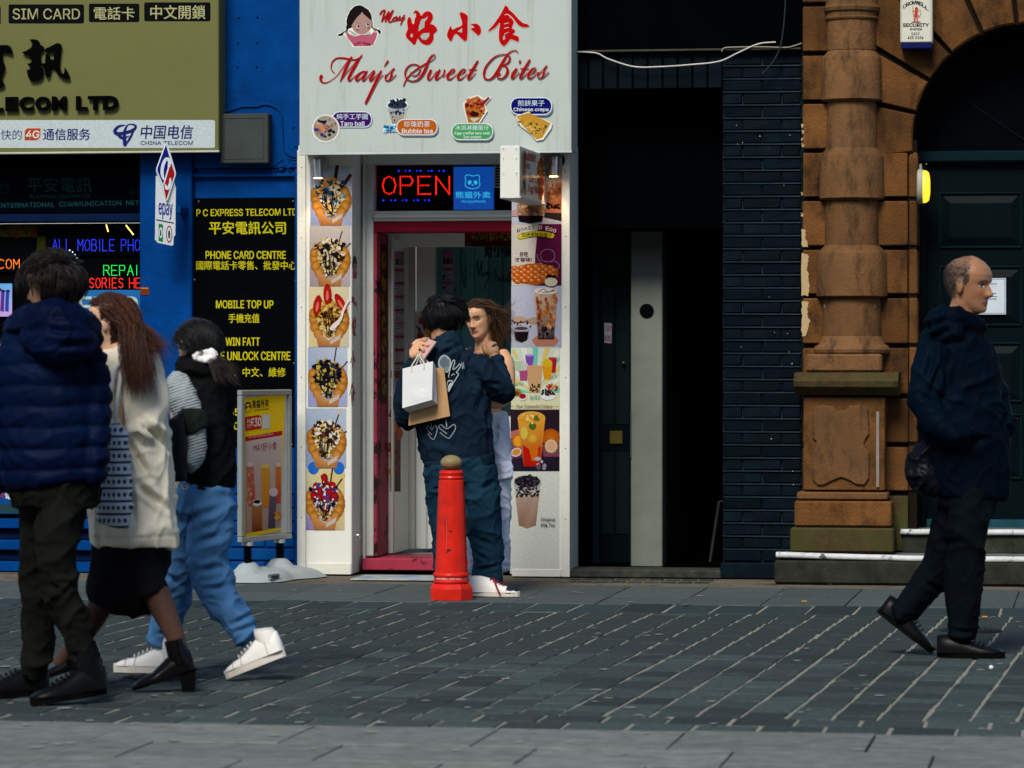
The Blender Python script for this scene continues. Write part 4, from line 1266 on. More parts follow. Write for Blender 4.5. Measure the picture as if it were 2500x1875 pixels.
for i in range(46): pr.oval(728 + rnd.uniform(-62, 62), 105 + rnd.uniform(-32, 28), 9, 9, rnd.choice(('0c1018', '141a26', '202a38')), 8)
for i in range(20): pr.oval(725 + rnd.uniform(-60, 55), 165 + rnd.uniform(-6, 30), 7, 7, '1c2638', 7)
for (x, y) in ((690, 215), (704, 242)): pr.oval(x, y, 6, 6, '2a1c14', 7)
for i in range(26): pr.blob(rnd.uniform(620, 730), rnd.uniform(290, 332), rnd.uniform(8, 16), rnd.choice(('1c6a9a', '3c90b8', '0c4a78', '86b8cc')), rnd, 5)
pill(722, 234, 1052, 364, 'a8500e', '珍珠奶茶', ('Bubble tea',), (782, 250, 992, 298), ((766, 312, 1012, 350),))
pr.poly([(1290, 265), (1262, 150), (1256, 110), (1300, 60), (1380, 38), (1430, 70), (1470, 48), (1482, 66), (1435, 120), (1456, 170), (1420, 225), (1395, 265)], 'd0ccc0')
pr.poly([(1300, 262), (1272, 150), (1270, 110), (1310, 72), (1378, 48), (1420, 90), (1440, 160), (1412, 215), (1385, 262)], '9c5a20')
for i in range(40): pr.blob(rnd.uniform(1285, 1430), rnd.uniform(60, 200), rnd.uniform(7, 15), rnd.choice(('7a1c14', '9a3018', '5a1410', 'b87850', 'a85c34', '3a100c')), rnd, 6)
pr.oval(1350, 195, 38, 20, '2a0c08'); pr.poly([(1310, 225), (1400, 225), (1345, 262)], 'b8ac98')
pr.poly([(1390, 118), (1464, 54), (1474, 66), (1410, 138)], '7c141c')
pr.rrect(1176, 276, 1508, 410, 62, '6a7688')
pill(1166, 268, 1500, 402, '3c8a4c', '冰淇淋雞蛋仔', ('Egg waffle taro ball', 'Ice cream'), (1194, 284, 1468, 324), ((1192, 336, 1474, 364), (1262, 366, 1404, 390)))
pill(1640, 60, 1975, 200, '0c0c5c', '煎餅果子', ('Chinese crepe',), (1700, 82, 1915, 130), ((1666, 142, 1948, 178),))
pr.poly([(1682, 210), (1790, 172), (1810, 195), (1978, 265), (1970, 310), (1905, 400), (1850, 410), (1800, 350), (1720, 290)], 'c8ccc0')
pr.poly([(1690, 212), (1790, 182), (1965, 268), (1900, 385), (1850, 400), (1735, 285)], 'a87c28')
for i in range(70):
    t, q = rnd.random(), rnd.random()
    x = 1715 + t * 220 + q * -20; y = 215 + t * 80 + q * 95 * (1 - abs(t - .5))
    pr.blob(x, y, rnd.uniform(5, 11), rnd.choice(('b89a2c', 'b8ac94', '9a5a1c', '3a4a18', 'c0a040', 'b88a50')), rnd, 6)
pr.build('food_stickers', mat_print, fs)
pb('sign_light_glint', 1318, 201, 1321, 202, yf - .003, .001, mat_steel, fs, 0)

# ---------------------------------------------------------------- signs in the transom window
yo = YD + .075
o = led_sign('OPEN', (934, 431, 1097, 474), yo, 'ff1408', 'open_sign', 'black light sign reading OPEN in red dots above the door', .0036, 2.6, (917, 403, 1101, 513))
m = MB()
for row, y, xs in ((0, 417, (973, 990, 1000, 1018, 1027, 1046, 1054, 1072, 1083)), (1, 489, (936, 955, 965, 983, 992, 1010, 1020, 1037, 1047))):
    for i, u in enumerate(xs):
        p = at(u, y, yo - .004)
        m.ball((p.x, p.y, p.z), .0042 if i % 2 == 0 else .003, 6)
m.build('blue_dots', emit('open_blue', '1a28ff', 2), o)
o = pb('delivery_panel', 1107, 407, 1205, 512, yo, .02, emit('lit_blue_panel', (.003, .07, .42), .30, (.01, .1, .4)), None, .003)
tag(o, 'glowing blue panel with a panda face line logo above the door', 'sign')
kb = crop(720, 360, 3.16)
pr = Print(facade(yo), kb, gain=1.0)
CY = '30a4c8'
face = [(1320, 215), (1345, 212), (1365, 220), (1390, 218), (1415, 212), (1425, 235), (1420, 260), (1428, 285), (1410, 310), (1370, 318), (1330, 308), (1312, 285), (1320, 255), (1312, 230), (1320, 215)]
pr.brush([(a, b, 6) for a, b in face], CY, 4)
pr.oval(1348, 270, 14, 18, CY, rot=25); pr.oval(1394, 270, 14, 18, CY, rot=-25); pr.oval(1371, 290, 8, 5, CY)
pr.text('熊猫外卖', 1240, 340, 1508, 392, CY, .014); pr.text('HungryPanda', 1286, 405, 1470, 432, CY, .0)
pr.build('logo_print', print_mat('lit_print', .4, .55), o)
# tangle of wires at the right end of the transom
m = MB(); rw = random.Random(8)
for k in range(9):
    pts = [at(1222 + rw.uniform(-10, 24), 490 + rw.uniform(-18, 20), YD + .08 + rw.uniform(-.02, .02)) for _ in range(5)]
    m.tube(pts, .0016, 5, cr=5)
tag(m.build('wire_bundle', mat_black), 'black tangle of wires behind the transom glass beside the blue panel', 'wires')

# ---------------------------------------------------------------- projecting light box
zt_, zb_ = at(1222, 356, -1.0).z, at(1222, 485, -1.0).z
x0_, x1_ = at(1221, 420, -1.0).x, at(1269, 420, -1.0).x
o = empty('projecting_sign', (x1_, -.3, zb_), 'white projecting box sign reading Bubble Tea Ice Cream Egg Waffle', 'sign')
box('sign_case', x0_, x1_, -1.0, YP - .03, zb_, zt_, mat_white, o, .004)
box('wall_bracket', x0_ + .03, x1_ - .03, YP - .03, YP, zb_ + .04, zt_ - .04, mat_steel, o, .002)
ms = MB()
for fx in (.16, .82):
    for fz in (.04, .5, .78, .96):
        ms.ball((x0_ + fx * (x1_ - x0_), -1.01, zb_ + fz * (zt_ - zb_)), .0035, 6)
ms.build('rivets', mat_steel, o)
kp = crop(1190, 340, 3.191)
spl = Plane((x1_ + .001, 0, 0), (1, 0, 0))
box('face_frame', x1_ - .003, x1_ + .004, -.995, YP - .035, zb_ + .004, zb_ + .016, mat_white2, o, .001)
pr = Print(spl, kp, lift=.001)
pr.poly([(264, 75), (440, 130), (442, 485), (258, 450)], 'c2beb2')
pr.poly([(270, 80), (300, 92), (298, 380), (306, 420), (290, 438), (264, 415), (272, 370)], '8a5a34')
pr.poly([(272, 320), (300, 330), (298, 400), (275, 395)], '2c1c18'); pr.poly([(262, 385), (312, 402), (295, 438), (262, 420)], '9c6440')
pr.poly([(385, 300), (382, 230), (405, 160), (415, 120), (430, 165), (437, 230), (438, 330), (425, 470), (398, 470)], 'a8641c')
rnd = random.Random(6)
for i in range(30): pr.blob(rnd.uniform(388, 436), rnd.uniform(170, 340), rnd.uniform(4, 9), rnd.choice(('b8902c', '8a2414', '6a4a14', 'b07830', 'a82c18')), rnd, 6)
pr.poly([(405, 190), (415, 125), (430, 190)], 'a02418')
TR = 'a0141c'
pr.text('Bubble', 285, 85, 372, 160, TR, .012, skew=.22); pr.text('Tea', 287, 172, 326, 225, TR, .012, skew=.2)
pr.text('Ice Cream', 325, 262, 438, 330, TR, .012, skew=.28); pr.text('Egg Waffle', 317, 352, 436, 425, TR, .012, skew=.2)
pr.build('face_print', mat_gloss, o)

# ---------------------------------------------------------------- two steel spot lamps under the fascia
mat_lamp = emit('warm_lamp', (1, .55, .2), 5)
for (u, v0, v1, tilt, lb) in ((774, 388, 434, .05, 'steel spot lamp on the left white pillar under the sign'), (1353, 382, 430, -.03, 'steel spot lamp on the right white pillar beside the box sign')):
    yl = YP - .09
    a, b = at(u, v0, yl), at(u + tilt * 40, v1, yl)
    o = empty('spot_lamp', tuple(a), lb, 'lamp', 'steel spot lamps under the sign')
    r = .030
    MB().tube([a + (a - b) * .12, a, a + (b - a) * .02, b], [r * .5, r * .92, r, r], 20).build('barrel', mat_steel, o)
    MB().tube([a + (b - a) * .68, a + (b - a) * .71], [r * 1.04, r * 1.04], 20).build('ring', mat_steel, o)
    MB().lathe([(.026, -.003), (.026, 0), (.02, .002)], (b.x, b.y, b.z - .001), 18).build('lens', mat_lamp, o)
    m = MB().tube([(a.x + .01, YP, a.z - .02), (a.x + .005, yl + .01, a.z - .01)], .012, 10)
    m.build('arm', mat_steel, o)
    m = MB().tube([(a.x + .012, YP - .012, a.z - .02), (a.x + .012, YP, a.z - .02)], .042, 20)
    m.build('wall_plate', mat_steel, o)
    L_ = bpy.data.lights.new('spot', 'SPOT'); L_.energy = 2.2; L_.color = (1, .66, .36); L_.spot_size = R(80); L_.spot_blend = .6; L_.shadow_soft_size = .02
    lo = bpy.data.objects.new('lamp_light', L_); lo.location = b + Vector((0, -.0, -.012)); col.objects.link(lo); lo.parent = o
    lo.matrix_parent_inverse = Matrix.Translation(-Vector(o.location))

# ---------------------------------------------------------------- photo posters on the pillars
ypf = YP - .0135
def waffle(u0, v0, u1, v1, seed, bg, tops, label, sticks, special=None, lift=.0008):
    """printed photo of an egg waffle cone, in its own 100 x 150 units"""
    def cv(x, y): return (u0 + (u1 - u0) * x / 100, v0 + (v1 - v0) * y / 150)
    pr = Print(facade(YP), cv, lift=.0022)
    rnd = random.Random(seed)
    pr.rect(0, 0, 100, 150, bg[0], bg)
    for (a, b, c, d, w, c1, c2) in sticks:
        pr.brush([(a, b, w), ((a + c) / 2, (b + d) / 2, w), (c, d, w)], c1)
        if c2: pr.brush([(a, b, w), (a + (c - a) * .25, b + (d - b) * .25, w)], c2)
    if special == 'blue': pr.oval(18, 150, 14, 16, '1c5aa8'); pr.oval(82, 150, 14, 16, '1c5aa8')
    # waffle bubbles round the rim, shaded by the photograph itself
    for i in range(15):
        a = R(200 + i * 10 if i < 8 else -50 + (i - 8) * 14)
        x, y = 50 + 40 * math.cos(a), 85 + 40 * math.sin(a) * .95
        pr.oval(x, y, 12, 14, 'b4782e', 12, edge='7a4416')
    for (x, y, r) in ((12, 82, 12), (88, 82, 12), (15, 100, 12), (85, 100, 12), (24, 116, 12), (76, 116, 12), (12, 66, 11), (86, 66, 11)):
        pr.oval(x, y, r, r * 1.15, 'b8802f', 12, edge='84501c')
    pr.poly([(14, 108), (50, 134), (84, 108), (76, 150), (24, 150)], '9a6a3a', ['b0793c', 'a87440', 'b0793c', '8a5a34', '80522e'])
    pr.poly([(54, 134), (80, 118), (78, 130), (54, 144)], 'a89c90')
    pr.poly([(20, 92), (50, 128), (80, 92), (78, 56), (50, 36), (22, 56)], 'a87830')
    pr.poly([(28, 96), (50, 126), (72, 96), (70, 60), (50, 44), (30, 60)], tops[0])
    for i in range(190):
        t = rnd.random()
        y = 33 + 90 * t
        wd = 35 * (1 - max(0, (t - .45)) * 1.45)
        x = 50 + rnd.uniform(-wd, wd) * (1 if t > .12 else .6)
        pr.blob(x, y, rnd.uniform(2.2, 6.5) * (1.1 - .4 * t), rnd.choice(tops if t < .7 else tops[:3] + ['b8a86a', 'c4b060', 'bcae88']), rnd, 6, .45)
    for i in range(9):
        x = rnd.uniform(32, 68); pr.brush([(x, rnd.uniform(60, 75), 1.6), (x + rnd.uniform(-6, 6), 95, 1.8), (50 + rnd.uniform(-6, 6), 122, 1.2)], '180c08', 3)
    if special == 'straw':
        for (x, y, rx, ry, ro) in ((47, 18, 10, 26, 0), (22, 46, 10, 26, 10), (80, 40, 10, 26, -30)):
            pr.oval(x, y, rx, ry, 'a41c14', 14, ro, edge='8a0c0c'); pr.oval(x, y + 4, rx * .35, ry * .5, 'c45a48', 10, ro)
        pr.brush([(100, 34, 5), (88, 56, 6), (80, 80, 7), (66, 96, 12), (58, 104, 10)], 'c8b8b4')
    if special == 'berries':
        for (x, y) in ((50, 22), (28, 44), (70, 42), (40, 56), (62, 60), (24, 66), (76, 66), (50, 70)):
            pr.blob(x, y, 9, 'a01418', rnd, 9, .2, 1.25, edge='6c080c')
        for i in range(50): pr.blob(rnd.uniform(26, 76), rnd.uniform(30, 96), rnd.uniform(1.5, 3.6), rnd.choice(('1c2c6a', 'b8bccc', '3a3a8a', 'c8c4bc', '101428')), rnd, 5)
    o = pr.build('waffle_photo', mat_gloss)
    tag(o, label, 'poster', 'waffle photos on the left pillar')
W1, W2, W3 = '3a1c1e', '4c2020', 'c09a4c'
GREYW = ['8c96a4', 'a0a8b0', '8a90a8', '787ea0']
rows = ((405, 551), (551, 699), (700, 847), (848, 993), (997, 1143), (1145, 1294))
edges = ((758, 857), (756, 855), (754, 852), (752, 848), (748, 845), (744, 841))
specs = (
    (GREYW, ['b8ac90', 'b0782a', '1c3c5a', 'c0b8a8', '3c88a8', '14100e', 'b89040'], 'waffle photo with two thick chocolate bars, topmost on the pillar', ((66, 2, 58, 54, 9, W1, None), (98, 24, 72, 62, 9, W2, None)), None),
    (['a09890', 'a8a098', '988a90', '887880'], ['c0b4a0', '1c100e', '2a1814', 'b09c68', '14100c', '988058'], 'waffle photo on beige with dark cookie pieces, second from top', ((84, 2, 70, 48, 3, W1, W3), (100, 44, 78, 68, 3.5, W1, None)), None),
    (['c0b088', 'b8ac8c', 'b0a48c', 'b8a878'], ['b48c40', 'a87828', 'b89c58', '5a3414', 'b8a058', '2a1408'], 'waffle photo with strawberry slices and a white spoon, third from top', (), 'straw'),
    (['8c98a8', 'a4acb8', '8a90b0', '7c80a8'], ['141420', '0c0c14', '20203a', 'a89030', '0a0a10', '12122a', '9a8a3a'], 'waffle photo covered in dark blue-black cookie crumbs, fourth from top', ((72, 2, 66, 44, 3.5, W1, None), (100, 36, 80, 60, 3.5, W1, None)), None),
    (['8a98a8', '9ca8b4', '8890a8', '7888a4'], ['c4bcac', '3a2018', '241410', 'b8a050', 'c0b8a0', '4a2c20'], 'waffle photo with chocolate balls and cream, fifth from top', ((86, 2, 70, 50, 3.5, W1, W3), (100, 58, 84, 72, 4, W1, None)), 'blue'),
    (['b8b088', 'b8a868', 'b0a070', '6a5a9a'], ['c0bcb4', '7a1014', 'a01c1c', '2a3470', '141018', 'b0a8a0'], 'waffle photo heaped with red strawberries, lowest on the pillar', ((70, 0, 64, 40, 4, W1, None), (100, 16, 80, 44, 4, W1, W3)), 'berries'),
)
for i, ((va, vb), (ua, ub), sp) in enumerate(zip(rows, edges, specs)):
    waffle(ua, va, ub, vb, 20 + i, *sp[:3], sp[3], sp[4])
# small red decals on the pillar's inner face
pr = Print(Plane((XL1 + .0005, 0, 0), (1, 0, 0)), crop(750, 400, 3.7705), lift=.001)
pr.oval(436, 920, 22, 74, '14161a', 16); pr.oval(438, 960, 16, 46, '9c7468', 14)
pr.poly([(420, 1000), (458, 990), (456, 1050), (440, 1062), (424, 1050)], 'a83c54'); pr.oval(432, 950, 3, 7, '101010', 8); pr.oval(446, 948, 3, 7, '101010', 8)
RD = '9a141c'
for st in ([(410, 1275, 5), (414, 1215, 6), (418, 1285, 5), (426, 1225, 6), (432, 1290, 5)], [(436, 1300, 5), (434, 1270, 5), (442, 1298, 4)], [(446, 1270, 4), (450, 1300, 4)], [(454, 1275, 4), (448, 1325, 4)],
           [(420, 1420, 8), (412, 1500, 8), (428, 1580, 8)], [(408, 1500, 6), (430, 1440, 8), (414, 1560, 6)], [(436, 1410, 8), (446, 1470, 8), (432, 1520, 8), (442, 1580, 8)], [(428, 1500, 6), (448, 1510, 6)]):
    pr.brush(st, RD)
k2b = crop(740, 840, 3.6065)
pr2 = Print(Plane((XL1 + .0005, 0, 0), (1, 0, 0)), k2b, lift=.001)
for st in ([(437, 65, 8), (440, 120, 9), (434, 205, 8)], [(424, 120, 7), (418, 165, 9)], [(448, 125, 7), (458, 160, 9)], [(430, 345, 8), (420, 400, 7), (406, 450, 6)], [(432, 360, 8), (446, 410, 8), (458, 440, 7)], [(424, 420, 6), (444, 420, 6)], [(424, 420, 7), (426, 500, 7), (430, 540, 6)], [(444, 420, 7), (440, 480, 7), (448, 500, 6)], [(424, 450, 5), (444, 450, 5)], [(424, 478, 5), (442, 478, 5)]):
    pr2.brush(st, RD)
pr.build('name_decal', mat_print, sh); pr2.build('name_decal', mat_print, sh)

# right pillar posters
kr = crop(1190, 340, 3.191); kr2 = crop(1190, 840, 2.765)
def poster(cv, label): return Print(facade(YP), cv, lift=.0022), label
def done(pr, label, name='drinks_photo'):
    o = pr.build(name, mat_gloss); tag(o, label, 'poster', 'drinks photos on the right pillar'); return o
rnd = random.Random(31)
pr = Print(facade(YP), kr, lift=.0022)
pr.rect(190, 130, 580, 662, 'a8a8b0', ['a09894', 'a8a4a4', '9c9ca8', 'a4a8b4'])
pr.poly([(452, 545), (580, 560), (580, 640), (440, 610)], '241c1c'); pr.poly([(440, 540), (580, 530), (580, 575), (440, 570)], '8a5440')
pr.poly([(455, 345), (580, 340), (580, 545), (460, 540)], '9a5a34', ['a87858', 'a06a48', '6a3018', '5a2a14'])
for i in range(26): pr.blob(rnd.uniform(462, 578), rnd.uniform(500, 538), 9, '140c0c', rnd, 7)
for i in range(30): pr.blob(rnd.uniform(460, 576), rnd.uniform(360, 500), rnd.uniform(6, 15), rnd.choice(('a86a40', 'b08a68', '8a4c24', '7a3c1c')), rnd, 7)
pr.poly([(228, 505), (442, 505), (430, 640), (330, 655), (250, 640)], '7a4a2c', ['a07c60', 'a07454', '2a1610', '180e10', '2a1610'])
for i in range(40): pr.blob(rnd.uniform(245, 430), rnd.uniform(510, 600), rnd.uniform(7, 16), rnd.choice(('a88a6c', '8a5a34', '6a3a1c', 'a07450')), rnd, 7)
pr.poly([(238, 595), (436, 595), (428, 640), (335, 655), (248, 640)], '14090a'); pr.poly([(190, 560), (235, 545), (235, 600), (190, 600)], 'a8847c')
pr.text('奶', 472, 300, 528, 378, 'b8b4b0', .02); pr.text('奶茶', 456, 230, 560, 290, '181414', .0)
done(pr, 'photo of a brown sugar drink partly behind the box sign, top right')
pr = Print(facade(YP), kr, lift=.0022)
pr.rect(188, 660, 580, 1140, 'b0a89c'); pr.poly([(395, 660), (580, 660), (580, 1140), (365, 1140), (372, 900)], '4c1030')
for i, ch in enumerate('ROASTED EGG'):
    if ch != ' ':
        t = i / 10
        pr.text(ch, 232 + i * 28, 690 - 26 * (1 - (2 * t - 1) ** 2) + 8, 255 + i * 28, 718 - 26 * (1 - (2 * t - 1) ** 2) + 8, '3c3438' if t < .45 else 'c4bcb4', .02)
pr.brush([(258, 758, 46), (320, 745, 46), (380, 738, 46), (440, 741, 46), (502, 752, 46)], '201408'); pr.brush([(258, 757, 40), (320, 744, 40), (380, 737, 40), (440, 740, 40), (502, 751, 40)], 'b8a424')
pr.text('现烤原味鸡蛋仔', 268, 726, 505, 764, '241408', .012)
pr.text('好吃', 252, 876, 318, 914, '4c1030', .016); pr.text('才够味!', 216, 920, 345, 955, '4c1030', .016)
pr.poly([(192, 1035), (300, 970), (420, 965), (550, 1010), (550, 1080), (380, 1138), (200, 1110)], '9a4a14')
for j in range(6):
    for i in range(7):
        x = 212 + i * 56 + (j % 2) * 24; y = 990 + j * 23 + abs(i - 3) * (4 if j < 2 else 0) - (i * 2 if j > 3 else 0)
        if 195 < x < 545 and y < 1130 - (40 if i in (5, 6) and j > 3 else 0): pr.oval(x, y, 27, 18, 'c46a28', 14, edge='8a3c10'); pr.oval(x - 6, y - 6, 8, 4, 'd4a070', 8)
for st in ([(410, 905, 3), (430, 870, 3), (480, 858, 3), (520, 880, 3), (522, 930, 3), (480, 955, 3), (430, 945, 3), (415, 915, 3)], [(388, 895, 3), (395, 930, 3), (425, 975, 3)], [(490, 960, 3), (530, 950, 3), (560, 980, 3), (555, 1010, 3)]):
    pr.brush(st, '9a7a90')
pr.oval(497, 1112, 54, 38, '20201c'); pr.oval(497, 1112, 50, 34, 'b8b090'); pr.poly([(455, 1075), (470, 1050), (490, 1075), (520, 1052), (550, 1075)], '20201c')
done(pr, 'purple and beige poster of a round egg waffle headed ROASTED EGG')
pr = Print(facade(YP), kr, lift=.0022)
pr.rect(186, 1142, 578, 1622, '9a9aa8', ['a0a0ae', '9c9cac', '8c8c9c', '98989c'])
pr.oval(250, 1405, 62, 26, '8a7058'); pr.oval(250, 1412, 62, 24, '4a3428'); pr.oval(250, 1402, 60, 22, '9a826a'); pr.oval(370, 1415, 62, 28, '8a6a54'); pr.oval(370, 1412, 60, 22, '94785e')
for i in range(12): pr.blob(rnd.uniform(190, 350), rnd.uniform(1420, 1470), 8, '2c1c18', rnd, 7)
pr.poly([(195, 1470), (330, 1470), (318, 1560), (270, 1590), (215, 1570)], '787480'); pr.poly([(208, 1500), (322, 1500), (310, 1565), (265, 1585), (222, 1565)], '140c10'); pr.oval(264, 1472, 66, 20, '908c94'); pr.oval(264, 1474, 52, 13, '3a3030')
pr.poly([(345, 1565), (400, 1520), (520, 1520), (558, 1570), (520, 1612), (380, 1612)], '96604a')
pr.poly([(366, 1180), (548, 1180), (520, 1560), (395, 1560)], '8a4a20', ['b89a84', 'b49478', '1c0e14', '1c0e14'])
for i in range(70):
    y = rnd.uniform(1215, 1540); hw = 84 - (y - 1180) * .09
    x = 457 + rnd.uniform(-hw, hw)
    pr.blob(x, y, rnd.uniform(6, 15), rnd.choice(('a8642c', '8a4418', '6a2c10', 'b07c48', '9a5424')) if y < 1460 else rnd.choice(('100a10', '1c1420', '2c2430', '4a4048')), rnd, 7, .4, 1.7)
pr.oval(457, 1182, 92, 28, 'c4bcb0'); pr.brush([(400, 1190, 6), (440, 1165, 6), (470, 1192, 6), (520, 1172, 6)], '6a3018'); pr.brush([(430, 1195, 5), (500, 1185, 5), (535, 1178, 4)], '5a2810')
done(pr, 'photo of a tall brown sugar milk on a wooden coaster')
pr = Print(facade(YP), kr2, lift=.0022)
pr.rect(160, 22, 490, 440, 'b8bcae', ['a8b8ac', 'b4b8a8', 'b4b08c', 'b4b48c'])
for k in range(13):
    a0, a1 = R(180 + k * 14.5), R(180 + k * 14.5 + 7)
    L_ = 330
    def clampp(x, y): return (min(max(x, 162), 488), min(max(y, 24), 330))
    pr.poly([(322, 330), clampp(322 + L_ * math.cos(a0), 330 + L_ * math.sin(a0)), clampp(322 + L_ * math.cos(a1), 330 + L_ * math.sin(a1))], ('5ca894', 'b8a45c', 'c0c0b0')[k % 3])
def cup(x, y0, y1, w0, w1, c, top=None, tc=None):
    pr.poly([(x - w0, y0), (x + w0, y0), (x + w1, y1), (x - w1, y1)], c); pr.oval(x, y0, w0, w0 * .25, tc or c); 
    if top: pr.oval(x, y0 - 10, w0, 30, top)
cup(285, 75, 145, 30, 22, '6a3c8c', None, '9a80b0'); cup(440, 95, 195, 30, 20, '8c1428', None, 'a83040'); cup(405, 140, 240, 34, 24, 'b87c14', 'b8941c'); cup(245, 160, 248, 32, 24, '8c3c64', 'a8a49c')
cup(210, 110, 180, 26, 20, '90a488', None, 'b0b8a8')
cup(320, 155, 330, 52, 38, 'a8845c', None, 'b0805c')
for i in range(34): pr.oval(320 + rnd.uniform(-34, 34), rnd.uniform(272, 325), 5, 5, '140e10', 7)
pr.oval(410, 350, 50, 28, 'c0c0bc'); 
for i in range(30): pr.oval(410 + rnd.uniform(-42, 42), 326 + rnd.uniform(-20, 18), 7, 7, rnd.choice(('180c14', '2a1420')), 7)
pr.oval(238, 360, 28, 22, 'b8b4b0'); pr.oval(238, 352, 24, 18, '8c0c1c'); 
for i in range(16): pr.blob(435 + rnd.uniform(-36, 36), 290 + rnd.uniform(-22, 22), 8, rnd.choice(('a03014', 'b86a20', '7c1414', 'b89a60')), rnd, 6)
pr.oval(195, 325, 36, 24, '7a6a24'); pr.oval(198, 332, 20, 14, '6c2c14')
pr.text('Fruit Tea', 425, 208, 470, 240, '2c8c80', .0, skew=-.3); pr.text('Milk Tea', 178, 262, 240, 284, '2c8c80', .0, skew=-.15); pr.text('Pearls Milk Tea', 288, 344, 356, 376, '2c8c80', .0)
pr.text('Your Colourful Choice', 192, 408, 440, 432, '6a2010', .0, shear=.25)
pr.brush([(162, 420, 2), (182, 420, 2)], '6a2010'); pr.brush([(450, 420, 2), (484, 420, 2)], '6a2010')
done(pr, 'poster of many coloured drinks over rays, reading Your Colourful Choice')
pr = Print(facade(YP), kr2, lift=.0022)
pr.rect(157, 443, 487, 858, '241820', ['241820', '201419', '1a1420', '1c1824'])
pr.poly([(157, 590), (230, 570), (240, 640), (157, 650)], '96544a'); pr.poly([(370, 680), (487, 640), (487, 760), (380, 760)], '6a3044'); pr.poly([(160, 640), (240, 600), (240, 760), (160, 780)], '4a4454')
pr.oval(428, 630, 62, 58, 'a8540c', 22, edge='8a3c0c'); pr.oval(208, 655, 42, 46, 'a85c10', 20, edge='9a4c10'); pr.oval(208, 655, 32, 36, 'c0801c')
pr.oval(432, 690, 46, 50, '5a6a2c', 20); pr.oval(430, 688, 40, 44, 'b89c7c', 20); pr.oval(430, 688, 32, 36, 'b08468', 18)
pr.oval(195, 735, 44, 40, '4a1c34', 18, -25); pr.oval(195, 730, 38, 30, 'b89aa0', 18, -25); pr.oval(195, 730, 28, 20, 'a87420', 16, -25)
pr.poly([(205, 505), (390, 505), (358, 825), (245, 825)], 'b4641a', ['b8842c', 'b87c24', '8c0c0c', '8c1008'])
pr.poly([(238, 680), (300, 720), (362, 690), (350, 822), (250, 822)], '981408'); pr.oval(298, 500, 94, 46, 'b88434'); pr.oval(298, 505, 84, 38, 'b07820')
pr.oval(305, 634, 34, 38, 'b8902c', 16, edge='a07020'); pr.oval(248, 600, 24, 44, 'a89a3c', 16); pr.oval(305, 555, 26, 26, '3c5418', 12); pr.oval(335, 500, 24, 20, '44581c', 12)
for i in range(14): pr.blob(rnd.uniform(225, 375), rnd.uniform(470, 540), rnd.uniform(8, 16), rnd.choice(('c09844', 'b88428', 'c0a868')), rnd, 5)
pr.poly([(280, 700), (320, 660), (345, 720), (330, 790), (300, 790)], 'a8540f')
for i in range(9): pr.blob(rnd.uniform(335, 400), rnd.uniform(765, 845), rnd.uniform(10, 20), rnd.choice(('7c7480', '46404c', '989098')), rnd, 4)
done(pr, 'photo of an iced orange fruit tea among cut oranges')
pr = Print(facade(YP), kr2, lift=.0022)
pr.rect(153, 860, 484, 1550, 'b6b9ae', ['b2b5aa', 'b2b5aa', 'babab0', 'babab0'])
pr.poly([(178, 935), (360, 935), (328, 1225), (268, 1246), (212, 1225)], '9a7c68', ['a08c7c', '9c8878', '7c5c48', '8c6c58', '7c5c48'])
pr.poly([(180, 940), (359, 940), (352, 1030), (190, 1030)], '9a948c')
for i in range(60): pr.oval(rnd.uniform(190, 350), rnd.uniform(965, 1028), 7, 7, '1a1418', 8)
pr.oval(270, 930, 94, 46, '8a8a88', 24); pr.oval(270, 928, 86, 40, '16141a', 24)
for i in range(80):
    a, q = rnd.uniform(0, 6.28), rnd.random() ** .5
    pr.oval(270 + 80 * q * math.cos(a), 928 + 44 * q * math.sin(a), 8, 8, rnd.choice(('0e0c10', '1c181e', '38343c')), 8)
pr.text('Original', 362, 1172, 460, 1202, '1a2224', .008); pr.text('Milk Tea', 362, 1208, 455, 1234, '1a2224', .008)
done(pr, 'white poster of a milk tea with black pearls, reading Original Milk Tea')

# ---------------------------------------------------------------- door mat, hook
a, b = gnd(855, 1418), gnd(1075, 1398)
m = MB(); m.box(a.x, at(1080, 1400, a.y).x, a.y, a.y + .42, .002, .012, .004)
mat_mat = M('worn_door_mat', (.28, .31, .30), .95, .3, 20, .002, 200, dirt=(.01, .12, .42), dcov=.47, dscale=5)
tag(m.build('door_mat', mat_mat), 'thin worn grey and blue mat in front of the red sill', 'mat')
p = at(866, 1315, 0)
m = MB().tube([(XL1, .05, p.z + .015), (XL1 + .025, .05, p.z + .02), (XL1 + .03, .05, p.z - .01), (XL1, .05, p.z - .015)], .005, 8, cr=4)
m.build('hook', mat_steel, sh)

# ================================================================== DARK DOORWAY HOUSE
mat_dbrick = M('dark_navy_brick_paint', (.0014, .0045, .0075), .6, .4, 12, .0022, 90, rnd=.3, dirt=(.003, .009, .014), dcov=.38, dscale=6, spec=.12)
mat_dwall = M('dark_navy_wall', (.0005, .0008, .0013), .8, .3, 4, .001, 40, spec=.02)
mat_mort = M('navy_mortar', (.0026, .013, .020), .5, .3, 20, .002, 90, spec=.3)
mat_pier = M('stained_white_render', (.15, .165, .14), .75, .12, 7, .0018, 120, dirt=(.14, .15, .13), dcov=.40, dscale=6, dsoft=.25)
mat_door = M('dark_teal_door', (.002, .005, .0065), .45, .2, 5, spec=.1)
YK = .03
dh = empty('dark_doorway_house', (at(1600, 1400, YK).x, YK, 0), 'black and navy house front with open doorway and painted brick pier', 'house')
xo0, xo1 = at(1400, 900, YK).x, at(1764, 900, YK).x
xk1 = at(1957, 900, YK).x
zl0, zl1 = at(1600, 218, YK).z, at(1600, 127, YK).z
ztop2 = at(1600, -120, YK).z
